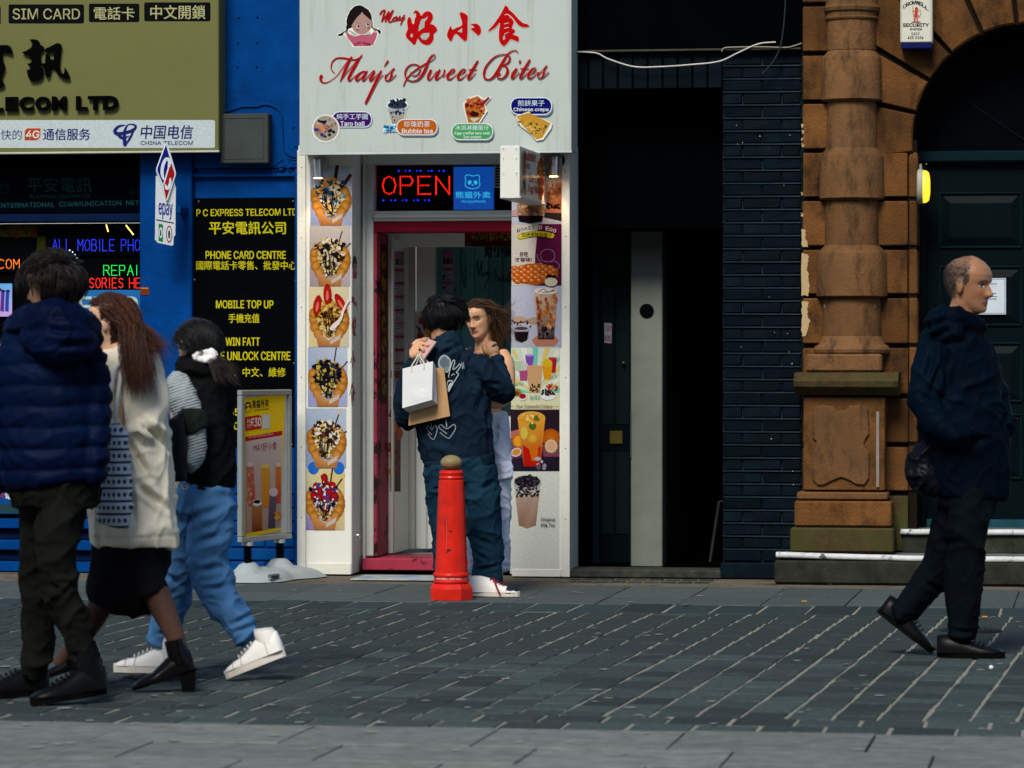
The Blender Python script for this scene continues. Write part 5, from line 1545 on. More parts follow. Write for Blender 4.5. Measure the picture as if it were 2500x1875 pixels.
box('upper_panel', XR1 + .006, xk1 + .05, YK + .03, YK + .3, zl1 + .014, ztop2, mat_dwall, dh)
box('stone_ledge', XR1 + .006, xk1, YK - .05, YK + .3, zl1, zl1 + .012, M('dirty_ledge', (.05, .045, .035), .8, .4, 20), dh, .003)
# soldier course of the lintel
n = int((xo1 - xo0) / .082)
box('lintel_bed', xo0, xo1, YK + .01, YK + .3, zl0, zl1 - .001, mat_dwall, dh, 0)
me = brick_mesh((xo1 - xo0) / n - .008, .05, zl1 - zl0 - .006, .005, mat_dbrick)
for i in range(n):
    meshobj('lintel_brick', me, None, dh, (xo0 + (i + .5) * (xo1 - xo0) / n, YK + .02 + random.uniform(-.003, .003), (zl0 + zl1) / 2))
# brick pier, brick by brick, mortar lines standing slightly proud and catching light
box('pier_bed', xo1 + .002, xk1, YK + .012, YK + .45, 0, zl1 - .001, mat_mort, dh, 0)
zc = .1
box('pier_plinth', xo1 - .012, xk1 + .01, YK - .03, YK + .4, 0, zc - .006, mat_dbrick, dh, .008)
k = 0
wp = xk1 - xo1 - .004
while zc + .07 < zl1:
    parts = ((0, .5), (.5, 1)) if k % 2 == 0 else ((0, .25), (.25, .75), (.75, 1))
    for (a, b) in parts:
        me = brick_mesh(round(wp * (b - a) - .007, 3), .06, .062, .006, mat_dbrick, k % 4, .0022)
        meshobj('brick', me, None, dh, (xo1 + .002 + wp * (a + b) / 2, YK + .028 + random.uniform(-.002, .002), zc + .035))
    me = brick_mesh(round(wp, 3), .05, .011, .003, mat_mort, 9, .0018)
    meshobj('mortar_line', me, None, dh, (xo1 + .002 + wp / 2, YK + .018 + random.uniform(-.003, .001), zc + .0725))
    zc += .0772; k += 1
# doorway: sill, passage, rendered pier, inner door
box('door_sill', xo0 - .02, xo1 - .004, YK - .05, YK + .25, 0, .05, M('worn_sill', (.035, .035, .03), .7, .5, 14, .003, 60), dh, .008)
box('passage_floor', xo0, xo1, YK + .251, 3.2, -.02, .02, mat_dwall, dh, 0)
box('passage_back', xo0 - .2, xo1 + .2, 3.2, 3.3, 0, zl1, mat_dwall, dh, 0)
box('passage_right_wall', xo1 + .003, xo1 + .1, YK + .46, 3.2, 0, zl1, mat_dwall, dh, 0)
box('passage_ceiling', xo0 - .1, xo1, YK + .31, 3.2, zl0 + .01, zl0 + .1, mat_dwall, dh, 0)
yp_ = .75
xp0_, xp1_ = at(1540, 1000, yp_).x, at(1617, 1000, yp_).x
pr_ = box('rendered_pier', xp0_, xp1_, yp_, yp_ + .22, .024, zl0 + .008, mat_pier, dh, .006)
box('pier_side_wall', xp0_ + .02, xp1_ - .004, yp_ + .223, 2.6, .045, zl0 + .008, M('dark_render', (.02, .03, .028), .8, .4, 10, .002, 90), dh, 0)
pc_ = at(1579, 759, yp_)
MB().tube([(pc_.x, yp_ - .006, pc_.z), (pc_.x, yp_ + .004, pc_.z)], .044, 24).build('round_hole', mat_black, dh)
MB().box(at(1552, 900, yp_).x - .03, at(1541, 900, yp_).x + .003, yp_ - .012, yp_ + .1, at(1545, 1118, yp_).z, at(1545, 1000, yp_).z, .003).build('pier_edge_strip', mat_pier, dh)
yd_ = .90
box('recess_shade_box', xo0 + .002, xo1 - .002, YK + .32, yp_ - .02, at(1600, 560, YK + .32).z, zl0 + .005, mat_dwall, dh, .01)  # added dark box, stands in for the shade at the recess top
pb('door_frame', 1446, 225, 1463, 1376, yd_ - .03, .2, M('navy_frame', (.004, .012, .022), .4), dh, .004)
box('left_reveal', xo0 - .12, at(1446, 900, yd_ - .03).x - .004, YK + .31, yd_ + .2, .021, zl0 + .1, mat_dwall, dh, 0)
dr = pb('inner_door', 1464, 240, 1546, 1374, yd_, .05, mat_door, dh, .003)
for (a, b, c, d) in ((1470, 700, 1498, 1036), (1504, 700, 1536, 1036), (1470, 1104, 1498, 1304), (1504, 1104, 1536, 1304), (1470, 260, 1536, 660)):
    pb('door_panel', a, b, c, d, yd_ - .006, .005, M('door_panel_teal', (.004, .010, .012), .4, spec=.2), dr, .004)
pb('letter_plate', 1488, 1052, 1520, 1084, yd_ - .012, .01, M('tarnished_brass', (.20, .15, .035), .4, .2, 30, metal=.8), dr, .003)
kn = at(1522, 886, yd_ - .03)
MB().ball((kn.x, kn.y, kn.z), .012, 12).build('door_knob', M('brass_knob', (.35, .2, .06), .3, metal=.9), dr)
pr = Print(facade(yd_ - .007), crop(1380, 760, 2.44))
pr.poly([(232, 68), (278, 72), (276, 190), (234, 188)], '9c9ca4')
pr.text('SEXY', 246, 84, 282, 116, '8c1c24', .01, skew=.1); pr.text('MODEL', 236, 140, 277, 176, '8c1c24', .01, skew=.15)
o = pr.build('paper_note', mat_print); tag(o, 'small white paper note with red handwriting on the inner door', 'note')
# leaning board in the passage, paint flecks on the wall edge
a, b = at(1752, 1225, .35), at(1730, 1372, .35)
m = MB().add([a, a + Vector((.012, .02, 0)), b + Vector((.012, .02, 0)), b, a + Vector((.02, .5, 0)), a + Vector((.03, .5, 0)), b + Vector((.03, .5, 0)), b + Vector((.02, .5, 0))], [(0, 1, 2, 3), (4, 7, 6, 5), (0, 3, 7, 4), (1, 5, 6, 2), (0, 4, 5, 1), (3, 2, 6, 7)])
tag(m.build('leaning_board', M('grey_board', (.07, .09, .08), .7, .3, 10)), 'thin grey board leaning inside the dark passage by the brick pier', 'board')
# wires
k7 = crop(1380, 0, 1.975)
m = MB().tube([at(*k7(x, y), YK - .06) for x, y in ((58, 250), (150, 256), (210, 285), (330, 321), (450, 322), (600, 312), (740, 296), (830, 256), (930, 212), (1015, 203))], .0042, 8, cr=6)
tag(m.build('white_cable', M('white_cable', (.5, .48, .42), .5)), 'white cable sagging across the dark lintel', 'cable')
m = MB().tube([at(*k7(x, y), YK - .056) for x, y in ((755, 248), (762, 234), (800, 228), (950, 226), (1060, 229), (1100, 222), (1140, 208))], .0035, 8, cr=5)
tag(m.build('white_cable', M('dirty_cable', (.26, .24, .19), .6)), 'short dirty white cable lying along the ledge by the sandstone', 'cable')
m = MB().tube([at(*k7(x, y), YK - .08) for x, y in ((1064, -60), (1060, 40), (1050, 150), (1032, 240), (992, 310), (950, 355))], .004, 8, cr=5)
tag(m.build('dark_cable', M('dark_cable', (.02, .028, .03), .5)), 'thin dark cable hanging down over the brick pier', 'cable')
m = MB(); rf = random.Random(4)
for i in range(15):
    u, v = rf.uniform(1770, 1950), rf.uniform(230, 1380)
    p = at(u, v, YK - .012); r = rf.uniform(.002, .0045)
    m.ball((p.x, p.y + .004, p.z), r, 6)
tag(m.build('paint_flecks', M('fleck', (.3, .33, .33), .8), dh), kind='stuff')

# ================================================================== SANDSTONE HOUSE
mat_sand = M('sandstone', (.118, .050, .015), .85, .22, 9, .006, 60, rnd=.22, hue=(.07, .032, .011), dirt=(.022, .013, .007), dcov=.50, dscale=4, dstretch=(1.6, 1.6, .8), dsoft=.2, spec=.12)
mat_sandc = M('sandstone_column', (.150, .072, .028), .85, .2, 7, .005, 50, rnd=.15, hue=(.11, .058, .026), dirt=(.034, .022, .013), dcov=.50, dscale=5, dstretch=(1.8, 1.8, .7), dsoft=.2, spec=.12)
mat_moss = M('mossy_sandstone', (.055, .034, .018), .9, .4, 14, .004, 60, hue=(.045, .05, .014), dirt=(.02, .02, .012), dcov=.44, dscale=6, spec=.1)
mat_joint = M('dark_joint', (.010, .007, .005), .9, spec=.05)
mat_scar = M('old_cream_paint', (.55, .43, .24), .8, .1, 10)
YS = -.03
sd = empty('sandstone_house', (at(2075, 1400, YS).x, YS, 0), 'brown sandstone house front with banded column and arched door', 'house')
xs0 = at(1959, 900, YS).x
zS1 = at(2100, -130, YS).z
ac = at(2512, 339, YS); ar = 281 * px(YS, 2400)
xj1 = at(2216, 900, YS).x; xj2 = at(2238, 900, YS).x
# backing with the arched opening
bk = [(xs0 + .004, .0), (xj2, .0), (xj2, ac.z)]
for i in range(17):
    a = R(180 - i * 90 / 16)
    bk.append((ac.x + (ar) * math.cos(a), ac.z + ar * math.sin(a)))
bk += [(ac.x + .6, ac.z + ar), (ac.x + .6, zS1), (xs0 + .004, zS1)]
MB().prism(bk, YS + .035, YS + .3).build('joint_backing', mat_joint, sd)
# courses of rusticated blocks left and right of the column
def course(vt, vb, ua, ub, mat=mat_sand, dep=.06, name='stone_block', wob=.002):
    a, b = at(ua, vt, YS), at(ub, vb, YS)
    me = brick_mesh(round(b.x - a.x, 3), dep, round(a.z - b.z, 3), .006, mat, int(vt) % 3, wob)
    return meshobj(name, me, None, sd, ((a.x + b.x) / 2, YS + dep / 2 + random.uniform(-.002, .002), (a.z + b.z) / 2))
lv = [-112, 9, 129, 248, 367, 485, 604, 722, 843, 966, 1085, 1203]
for i in range(len(lv) - 1):
    course(lv[i] + 7, lv[i + 1] - 5, 1960, 2060)
    if lv[i] >= 367:
        course(lv[i] + 7, lv[i + 1] - 5, 2095, 2216)
        # jamb face returning towards the door
        a, b = at(2218, lv[i] + 5, YS), at(2239, lv[i + 1] - 4, YS)
        me = brick_mesh(round(b.x - a.x, 3), .3, round(a.z - b.z, 3), .008, mat_sand, i % 3, .0015)
        meshobj('jamb_stone', me, None, sd, ((a.x + b.x) / 2, YS + .17, (a.z + b.z) / 2))
course(1210, 1345, 1960, 2060, mat_moss); course(1210, 1345, 2095, 2216, mat_moss)
# voussoirs of the arch, each its own stone
for (a0, a1, ro) in ((-6, 12.6, .62), (14.4, 30, .66), (32, 47.2, .72), (49, 65.3, .80), (67.2, 83, .85), (85, 101, .85)):
    pts = []
    for k in range(6):
        a = R(180 - (a0 + (a1 - a0) * k / 5)); pts.append((ac.x + (ar + .004) * math.cos(a), ac.z + (ar + .004) * math.sin(a)))
    xl = at(2100, 300, YS).x
    for a in (a1, a0):
        q = R(180 - a)
        rr_ = min(ar + ro, (ac.x - xl) / max(math.cos(R(a)), .05) if a < 80 else 9)
        pts.append((ac.x + rr_ * math.cos(q), ac.z + rr_ * math.sin(q)))
    MB().prism(pts, YS - .004 + random.uniform(0, .006), YS + .24, bev=.012).build('voussoir', mat_sand, sd)
# intrados lining
pts_i = []
for i in range(17):
    a = R(180 - i * 95 / 16); pts_i.append((ac.x + ar * .995 * math.cos(a), ac.z + ar * .995 * math.sin(a)))
# column: turned drums
cxp = at(2077, 700, YS - .08)
cyl = YS + .02
def zv(v): return at(2077, v, cyl - .15).z
def drum(v0, v1, r0, r1, name='column_drum', mat=mat_sandc, bev=None):
    z0, z1 = zv(v1), zv(v0)
    h = z1 - z0
    if bev:      # wide band: sloped shoulder on top, under-cut below
        prof = [(r0 * .78, 0), (r0 * .80, .010), (r0 * .96, .016), (r0 * 1.03, .024), (r1 * 1.03, h - .055), (r1 * 1.01, h - .045), (r1 * .80, h)]
    else:
        prof = [(r0, 0), ((r0 + r1) / 2, h / 2), (r1, h)]
    MB().lathe(prof, (cxp.x, cyl, z0), 56, wob=.012).build(name, mat, sd)
pxm = px(cyl - .15, 2077)
for (v0, v1, ra, rb_, bev) in ((-60, 6, 64, 62, None), (46, 119, 61, 60.5, None), (117, 250, 73, 71, 1), (249, 359, 62.5, 61, None), (357, 492, 78, 76, 1), (491, 600, 67, 65, None), (597, 732, 85, 83, 1), (730, 823, 73, 71.5, None)):
    drum(v0, v1, ra * pxm, rb_ * pxm, bev=bev)
# capital ring
z0 = zv(46)
MB().lathe([(60 * pxm, 0), (64 * pxm, .004), (66 * pxm, .014), (63 * pxm, .022), (63 * pxm, .05), (68 * pxm, .055), (70 * pxm, .075), (66 * pxm, .085), (62 * pxm, .11)], (cxp.x, cyl, z0), 48).build('capital_ring', mat_sandc, sd)
# base mouldings
zb0 = zv(864)
MB().lathe([(88 * pxm, 0), (92 * pxm, .008), (94 * pxm, .026), (90 * pxm, .046), (84 * pxm, .052), (80 * pxm, .066), (77 * pxm, .085), (73 * pxm, .104)], (cxp.x, cyl, zb0), 48, wob=.015).build('base_moulding', mat_sandc, sd)
def block(u0, u1, v0, v1, yf_, name, mat, bev=.008):
    a, b = at(u0, v0, yf_), at(u1, v1, yf_)
    return MB().box(a.x, b.x, yf_, YS + .03, b.z, a.z, bev).build(name, mat, sd)
block(1966, 2152, 864, 908, YS - .20, 'plinth_block', mat_sandc, .012)
# mossy ledge: sloped top, undercut
ya = YS - .27
a, b = at(1937, 908, ya), at(2192, 966, ya)
prof = [(0, a.z + .0), (-.20, a.z - .004), (-.25, a.z - .030), (-.27, a.z - .055), (-.26, a.z - .085), (-.20, b.z + .02), (-.17, b.z), (0, b.z)]
vs, n = [], len(prof)
for xx in (a.x, a.x + .03, b.x - .03, b.x):
    for (yy_, zz) in prof:
        k_ = 1 if xx in (a.x + .03, b.x - .03) else .93
        vs.append((xx, YS + yy_ * k_ + random.uniform(-.003, .003), zz + random.uniform(-.002, .002)))
fs_ = [[i for i in range(n)], [3 * n + i for i in range(n - 1, -1, -1)]]
for r in range(3): fs_ += [[r * n + i, r * n + (i + 1) % n, (r + 1) * n + (i + 1) % n, (r + 1) * n + i] for i in range(n)]
MB().add(vs, fs_).build('mossy_ledge', mat_moss, sd)
block(1962, 2160, 970, 1198, YS - .17, 'pedestal_die', mat_sand, .006)
kd = crop(1380, 700, 1.729)
yd2 = YS - .17
pan = [(1045, 520), (1060, 505), (1090, 500), (1130, 505), (1150, 525), (1180, 522), (1200, 502), (1250, 500), (1280, 515), (1284, 620), (1268, 645), (1262, 660), (1268, 680), (1285, 700), (1282, 810), (1262, 838), (1230, 835), (1200, 818), (1165, 805), (1130, 818), (1090, 838), (1065, 838), (1045, 815), (1044, 690), (1058, 680), (1060, 650), (1044, 640)]
pp_ = [xz(*kd(x, y), yd2) for x, y in pan]
MB().prism(pp_, yd2 - .018, yd2 - .001, bev=.007).build('carved_panel', mat_sandc, sd)
a, b = at(2139, 1005, yd2), at(2147, 1190, yd2)
MB().box(a.x, b.x, yd2 - .012, yd2 - .001, b.z, a.z, .003).build('edge_moulding', M('grey_sandstone', (.20, .17, .14), .85, .2, 12), sd)
block(1945, 2168, 1201, 1222, YS - .195, 'base_fillet', mat_sandc, .01)
block(1939, 2176, 1223, 1287, YS - .215, 'base_course', mat_sand, .01)
block(1929, 2182, 1288, 1351, YS - .235, 'base_block', mat_moss, .012)
# cream paint scars on the edge stones
rs_ = random.Random(14)
def ragged(pts):
    out = []
    for (a, b) in zip(pts, pts[1:] + pts[:1]):
        for k in range(6):
            t = k / 6
            out.append((a[0] + (b[0] - a[0]) * t + rs_.uniform(-5, 5), a[1] + (b[1] - a[1]) * t + rs_.uniform(-5, 5)))
    return out
scars = [[(158, 715), (182, 720), (186, 780), (200, 838), (158, 835)], [(158, 880), (205, 890), (196, 980), (212, 1090), (200, 1165), (158, 1162)], [(158, 1205), (204, 1210), (196, 1290), (214, 1340), (190, 1430), (165, 1440), (158, 1400)]]
scars += [[(x - 7, y - 12), (x + 6, y - 6), (x + 5, y + 12), (x - 6, y + 10)] for (x, y) in ((164, 20), (168, 60), (163, 110), (166, 150), (163, 620), (162, 480))]
for sp_ in scars:
    pr = Print(facade(YS - .001), crop(1900, 300, 2.764), lift=.002)
    pr.poly(ragged(sp_), 'a8926a')
    pr.build('paint_scar', mat_print, sd)
# repairs let into the drums
for (x, y, w_, h_) in ((362, 1006, 28, 36), (562, 1006, 28, 32), (488, 1120, 40, 36), (480, 905, 26, 24), (314, 1236, 14, 26), (652, 1236, 14, 26)):
    u, v = crop(1900, 300, 2.764)(x, y)
    d = (u - 2077) * pxm; rr_ = (84 if v < 731 else 72) * pxm
    yy_ = cyl - math.sqrt(max(rr_ ** 2 - d ** 2, 0)) - .0015
    p = at(u, v, yy_); hw, hh_ = w_ / 2.764 * pxm / 2, h_ / 2.764 * pxm / 2
    MB().box(p.x - hw, p.x + hw, yy_ - .0015, yy_ + .02, p.z - hh_, p.z + hh_, .001).build('stone_repair', M('repair_grey', (.13, .085, .055), .9, .2, 30), sd)

# door set back in the arch
YDR = .30
dd = empty('panelled_door', (ac.x, YDR, .2), 'dark teal panelled double door under the arch', 'door')
mat_teal_d = M('teal_gloss_door', (.0014, .0045, .006), .45, .2, 4, spec=.08)
mat_teal_b = M('teal_bead', (.0022, .010, .013), .4, .15, 8, spec=.12)
xd0 = at(2246, 900, YDR).x
ztr = at(2380, 398, YDR).z
box('door_frame', xj2 - .02, at(2262, 900, YDR).x, YDR - .05, YDR + .05, .2, ztr, mat_teal_d, dd, .006)
box('door_leaf', at(2262, 900, YDR).x + .001, ac.x + .6, YDR, YDR + .06, .2, ztr, mat_teal_d, dd, .002)
box('transom', xj2 - .02, ac.x + .6, YDR - .06, YDR + .06, ztr + .001, ztr + .07, mat_teal_b, dd, .012)
box('fanlight_pane', xj2 - .1, ac.x + .6, YDR + .02, YDR + .03, ztr + .072, ac.z + ar + .1, M('black_glass', (.0015, .002, .003), .15, spec=.08), dd, 0)
m = MB().tube([at(2364, 250, YDR + .015), at(2500, 342, YDR + .015)], .006, 6); m.build('glazing_bar', mat_teal_d, dd)
def dpanel(u0, v0, u1, v1, name='door_panel'):
    a, b = at(u0, v0, YDR), at(u1, v1, YDR)
    w_, t_ = .03, .012
    m = MB()
    for (x0, x1, z0, z1) in ((a.x, b.x, a.z - t_, a.z), (a.x, b.x, b.z, b.z + t_), (a.x, a.x + t_, b.z + t_, a.z - t_), (b.x - t_, b.x, b.z + t_, a.z - t_)):
        m.box(x0, x1, YDR - .016, YDR - .001, z0, z1, .005)
    o = m.build('panel_moulding', mat_teal_b, dd)
    # raised field with sloped edges
    x0, x1, z0, z1 = a.x + t_ + .008, b.x - t_ - .008, b.z + t_ + .008, a.z - t_ - .008
    s_ = .045
    vs = [(x0, YDR - .001, z0), (x1, YDR - .001, z0), (x1, YDR - .001, z1), (x0, YDR - .001, z1), (x0 + s_, YDR - .022, z0 + s_), (x1 - s_, YDR - .022, z0 + s_), (x1 - s_, YDR - .022, z1 - s_), (x0 + s_, YDR - .022, z1 - s_)]
    MB().add(vs, [(4, 5, 6, 7), (0, 1, 5, 4), (1, 2, 6, 5), (2, 3, 7, 6), (3, 0, 4, 7)]).build('raised_field', mat_teal_d, dd)
for (v0, v1) in ((470, 606), (650, 796), (836, 982), (1010, 1170)):
    dpanel(2293, v0, 2496, v1)
zk = at(2350, 1268, YDR - .03).z
box('kick_board', at(2262, 900, YDR).x + .001, ac.x + .6, YDR - .03, YDR - .001, .2, zk, M('teal_kick', (.010, .05, .065), .45, .3, 12, spec=.3), dd, .004)
# steps with worn pale nosings
st = empty('door_steps', (ac.x, -.3, 0), 'two stone steps with worn white edges below the arched door', 'steps')
mat_step = M('step_stone', (.10, .115, .12), .8, .3, 10, .002, 80)
mat_riser = M('mossy_riser', (.022, .024, .018), .9, .5, 9, .003, 60, dirt=(.05, .055, .04), dcov=.42, dscale=4)
mat_nose = M('worn_white_nosing', (.50, .52, .50), .6, .15, 14, .002, 60, dirt=(.08, .08, .075), dcov=.41, dscale=9, dsoft=.05)
ysf = -.47
x0s = at(1890, 1390, ysf).x
x1s = ac.x + .8
zs1 = .168
MB().box(x0s, x1s, ysf, .32, .002, zs1 - .03, .012).build('riser', mat_riser, st)
def nosing(x0, x1, y0, z, r, tread, name, sag=0.0):
    vs = []; n = 30; k = 8
    for i in range(n + 1):
        x = x0 + (x1 - x0) * i / n
        dz = sag * math.exp(-((i / n) / .22)) + noise.noise((x * 5, 1, 2)) * .004
        for j in range(k):
            a = R(-90 + 180 * j / (k - 1))
            vs.append((x, y0 - r * math.cos(a) * .9 + .0, z + dz - r + r * math.sin(a)))
        vs.append((x, tread, z + dz)); vs.append((x, tread, z + dz - 2 * r))
    m_ = k + 2
    fs_ = [[i * m_ + j, i * m_ + (j + 1) % m_, (i + 1) * m_ + (j + 1) % m_, (i + 1) * m_ + j] for i in range(n) for j in range(m_)]
    fs_ += [list(range(m_)), [n * m_ + j for j in range(m_ - 1, -1, -1)]]
    MB().add(vs, fs_).build(name, mat_nose, st)
nosing(x0s + .01, x1s, ysf + .012, zs1, .016, ysf + .055, 'nosing', .018)
MB().box(x0s + .02, x1s, ysf + .056, .32, zs1 - .03, zs1 - .003, .004).build('tread', mat_step, st)
x2s = at(2198, 1315, -.06).x
nosing(x2s, x1s, -.05, .305, .016, .0, 'nosing')
MB().box(x2s + .01, x1s, -.035, .31, zs1 - .002, .273, .004).build('riser', mat_riser, st)
MB().box(x2s + .01, x1s, .001, .31, .274, .302, .003).build('tread', mat_step, st)
# notice on the door
ypl = YDR - .034
pr = Print(facade(ypl), crop(2080, 580, 3.071), gain=1.0)
o = pb('door_notice', 2390, 679, 2456, 768, ypl, .008, M('notice_white', (.46, .52, .56), .4), None, .001)
tag(o, 'white rectangular notice on the teal door behind the elderly man', 'notice')
for (x0, y0, x1, y1) in ((975, 310, 1150, 313), (975, 566, 1150, 569), (1145, 313, 1148, 566), (1000, 345, 1086, 350), (1000, 418, 1084, 423), (1000, 440, 1086, 445), (1000, 458, 1084, 463)):
    pr.rect(x0, y0, x1, y1, '14242c')
pr.build('notice_lines', mat_print, o)
# oval bulkhead lamp on the jamb, lit amber
kl = crop(1900, 300, 2.764)
lc = at(*kl(985, 430), .02)
o = empty('oval_wall_lamp', tuple(lc), 'oval amber lamp glowing on the stone jamb beside the door', 'lamp')
pxl = px(.02, 2255) / 2.764
rz, ry = 118 * pxl, .095
def ovalx(x, s):
    return [(x, lc.y + ry * s * math.cos(6.2832 * i / 28), lc.z + rz * s * math.sin(6.2832 * i / 28)) for i in range(28)]
def ovalstack(xs, name, mat):
    vs = []
    for x, s in xs: vs += ovalx(x, s)
    fs_ = [[j * 28 + i, j * 28 + (i + 1) % 28, (j + 1) * 28 + (i + 1) % 28, (j + 1) * 28 + i] for j in range(len(xs) - 1) for i in range(28)]
    fs_ += [list(range(28)), [(len(xs) - 1) * 28 + i for i in range(27, -1, -1)]]
    m = MB(); m.add(vs, fs_, 0, True); return m.build(name, mat, o)
xL = xj2 + .002
ovalstack([(xL, .92), (xL + .006, 1.0), (xL + .03, 1.0), (xL + .034, .96)], 'lamp_base', M('grey_lamp_case', (.30, .30, .25), .5, .15, 14, dirt=(.06, .055, .045), dcov=.42, dscale=12))
mam = emit('amber_lens', (1.0, .42, .015), 1.15, (.5, .25, .02))
ovalstack([(xL + .0345, .93), (xL + .05, .92), (xL + .066, .80), (xL + .072, .5)], 'lens', mam)
MB().tube([(xL + .018, lc.y, lc.z + rz), (xL + .018, lc.y, lc.z + rz + .03)], [.011, .008], 10).build('conduit_nipple', M('lamp_nipple', (.3, .3, .27), .4, metal=.6), o)
# alarm box
ya_ = YS - .14
o = empty('alarm_box', tuple(at(2237, 120, ya_)), 'white security alarm box with blue base high on the arch', 'alarm box')
xa0, xa1 = at(2198, 50, ya_).x, at(2276, 50, ya_).x
za0, za1 = at(2237, 104, ya_).z, at(2237, -60, ya_).z
MB().box(xa0, xa1, ya_, YS - .005, za0, za1, .006).build('cover', M('alarm_white', (.52, .51, .42), .4, .06, 6), o)
MB().box(xa0 + .002, xa1 - .002, ya_ + .004, YS - .005, at(2237, 119, ya_).z, za0 - .001, .006).build('strobe_base', M('strobe_blue', (.006, .008, .07), .3, spec=.3), o)
pr = Print(facade(ya_), crop(2160, 0, 5.53), gain=1.3)
for (x0, y0, x1, y1) in ((228, -300, 231, 568), (612, -300, 615, 568), (231, 565, 612, 568)): pr.rect(x0, y0, x1, y1, '4c4a40')
word = 'CROMWELL'
for i, ch in enumerate(word):
    t = (i - 3.5) / 3.5
    y = 10 + 62 * t * t
    pr.text(ch, 248 + i * 43, y, 289 + i * 43, y + 50, '0c1a20', .05, skew=.55 * t)
pr.text('SECURITY', 246, 314, 594, 362, '0c1a20', .05); pr.text('SYSTEM', 342, 382, 502, 408, '0c1a20', .05)
pr.text('0207', 360, 438, 470, 472, '14181a', .01); pr.text('435 0334', 310, 488, 522, 524, '14181a', .01)
RF = '94301c'
pr.rect(364, 290, 482, 303, RF); pr.brush([(378, 90, 7), (384, 190, 6), (404, 290, 6)], RF); pr.oval(428, 112, 22, 16, RF); pr.brush([(428, 130, 34), (422, 180, 40), (412, 215, 32)], RF)
pr.brush([(412, 215, 16), (405, 288, 16)], RF); pr.brush([(430, 210, 16), (442, 288, 16)], RF); pr.brush([(395, 150, 12), (380, 140, 10)], RF)
pr.brush([(440, 140, 5), (484, 140, 5), (484, 195, 5), (462, 232, 5), (440, 205, 5), (440, 140, 5)], RF); pr.text('S', 448, 200, 466, 224, RF, .02); pr.text('C', 438, 146, 458, 170, RF, .02)
pr.build('cover_print', mat_print, o)

# ================================================================== unseen terrace across the street, added behind the camera to shut off the low sky
tr_ = empty('unseen_terrace', (0, -32, 0), 'unseen brick terrace across the street, added to block low sky', 'building')
mat_tb = M('terrace_brick', (.10, .07, .05), .85, .2, 3)
box('wall', -34, 34, -34, -31, 0, 9.2, mat_tb, tr_, 0)
box('parapet', -34, 34, -34, -30.9, 9.201, 9.6, M('terrace_stone', (.25, .22, .18), .8), tr_, .02)
mw = brick_mesh(1.1, .1, 1.7, .02, M('terrace_window', (.02, .025, .03), .2))
for i in range(17):
    for z in (4.2, 7.2):
        meshobj('window', mw, None, tr_, (-32 + i * 4, -30.99, z))

# ================================================================== PEOPLE: tools
def vertex_mat(name, rough=.55, sss=.0, spec=.22, var=.06):
    m, N, L, b = nt(name)
    a = N.new('ShaderNodeAttribute'); a.attribute_name = 'Col'
    L.new(a.outputs['Color'], b.inputs['Base Color'])
    b.inputs['Roughness'].default_value = rough
    b.inputs['Specular IOR Level'].default_value = spec
    if sss:
        b.inputs['Subsurface Weight'].default_value = sss
        b.inputs['Subsurface Radius'].default_value = (.010, .004, .002)
        b.inputs['Subsurface Scale'].default_value = .6
    return m
mat_skin = vertex_mat('skin', .5, .25)
def J(u, v, Y): return at(u, v, Y)
def sweep(rings, n=20, cr=4, cap=True, side=None):
    """rings: (Vector centre, half width across the view, half depth) -> closed tube"""
    q = catmull([(*c, a, b) for c, a, b in rings], cr)
    m = len(q)
    vs = []
    for i, r in enumerate(q):
        c = Vector(r[:3])
        t = Vector(q[min(i + 1, m - 1)][:3]) - Vector(q[max(i - 1, 0)][:3])
        t = t.normalized() if t.length > 1e-9 else Vector((0, 0, 1))
        s = t.cross(FWD if side is None else side)
        s = s.normalized() if s.length > .15 else RGT
        d = s.cross(t).normalized()
        for k in range(n):
            a = 2 * math.pi * k / n
            vs.append(c + s * (max(r[3], .001) * math.cos(a)) + d * (max(r[4], .001) * math.sin(a)))
    fs = [[i * n + k, i * n + (k + 1) % n, (i + 1) * n + (k + 1) % n, (i + 1) * n + k] for i in range(m - 1) for k in range(n)]
    if cap:
        b = len(vs)
        vs += [Vector(q[0][:3]), Vector(q[-1][:3])]
        fs += [[b, (k + 1) % n, k] for k in range(n)] + [[b + 1, (m - 1) * n + k, (m - 1) * n + (k + 1) % n] for k in range(n)]
    return vs, fs
def limb(pts, n=20, cr=4, side=None):
    """pts: (u, v, Y, half width px, half depth px) in photo pixels at depth Y"""
    return sweep([(at(u, v, Y), a * px(Y, u), b * px(Y, u)) for u, v, Y, a, b in pts], n, cr, True, side)
def ellipsoid(c, rx, ry, rz, ax=None, n=16):
    vs, fs = [], []
    X, Yv, Z = ax or (RGT, FWD, UP)
    m = 10
    for j in range(m + 1):
        p = math.pi * j / m
        for i in range(n):
            a = 2 * math.pi * i / n
            vs.append(Vector(c) + X * (rx * max(math.sin(p), .01) * math.cos(a)) + Yv * (ry * max(math.sin(p), .01) * math.sin(a)) - Z * (rz * math.cos(p)))
    for j in range(m):
        for i in range(n):
            fs.append([j * n + i, j * n + (i + 1) % n, (j + 1) * n + (i + 1) % n, (j + 1) * n + i])
    fs += [list(range(n)), [m * n + i for i in range(n - 1, -1, -1)]]
    return vs, fs
def seg_dist(p, a, b):
    ab = b - a
    t = max(0.0, min(1.0, (p - a).dot(ab) / max(ab.length_squared, 1e-9)))
    return (p - (a + ab * t)).length, t
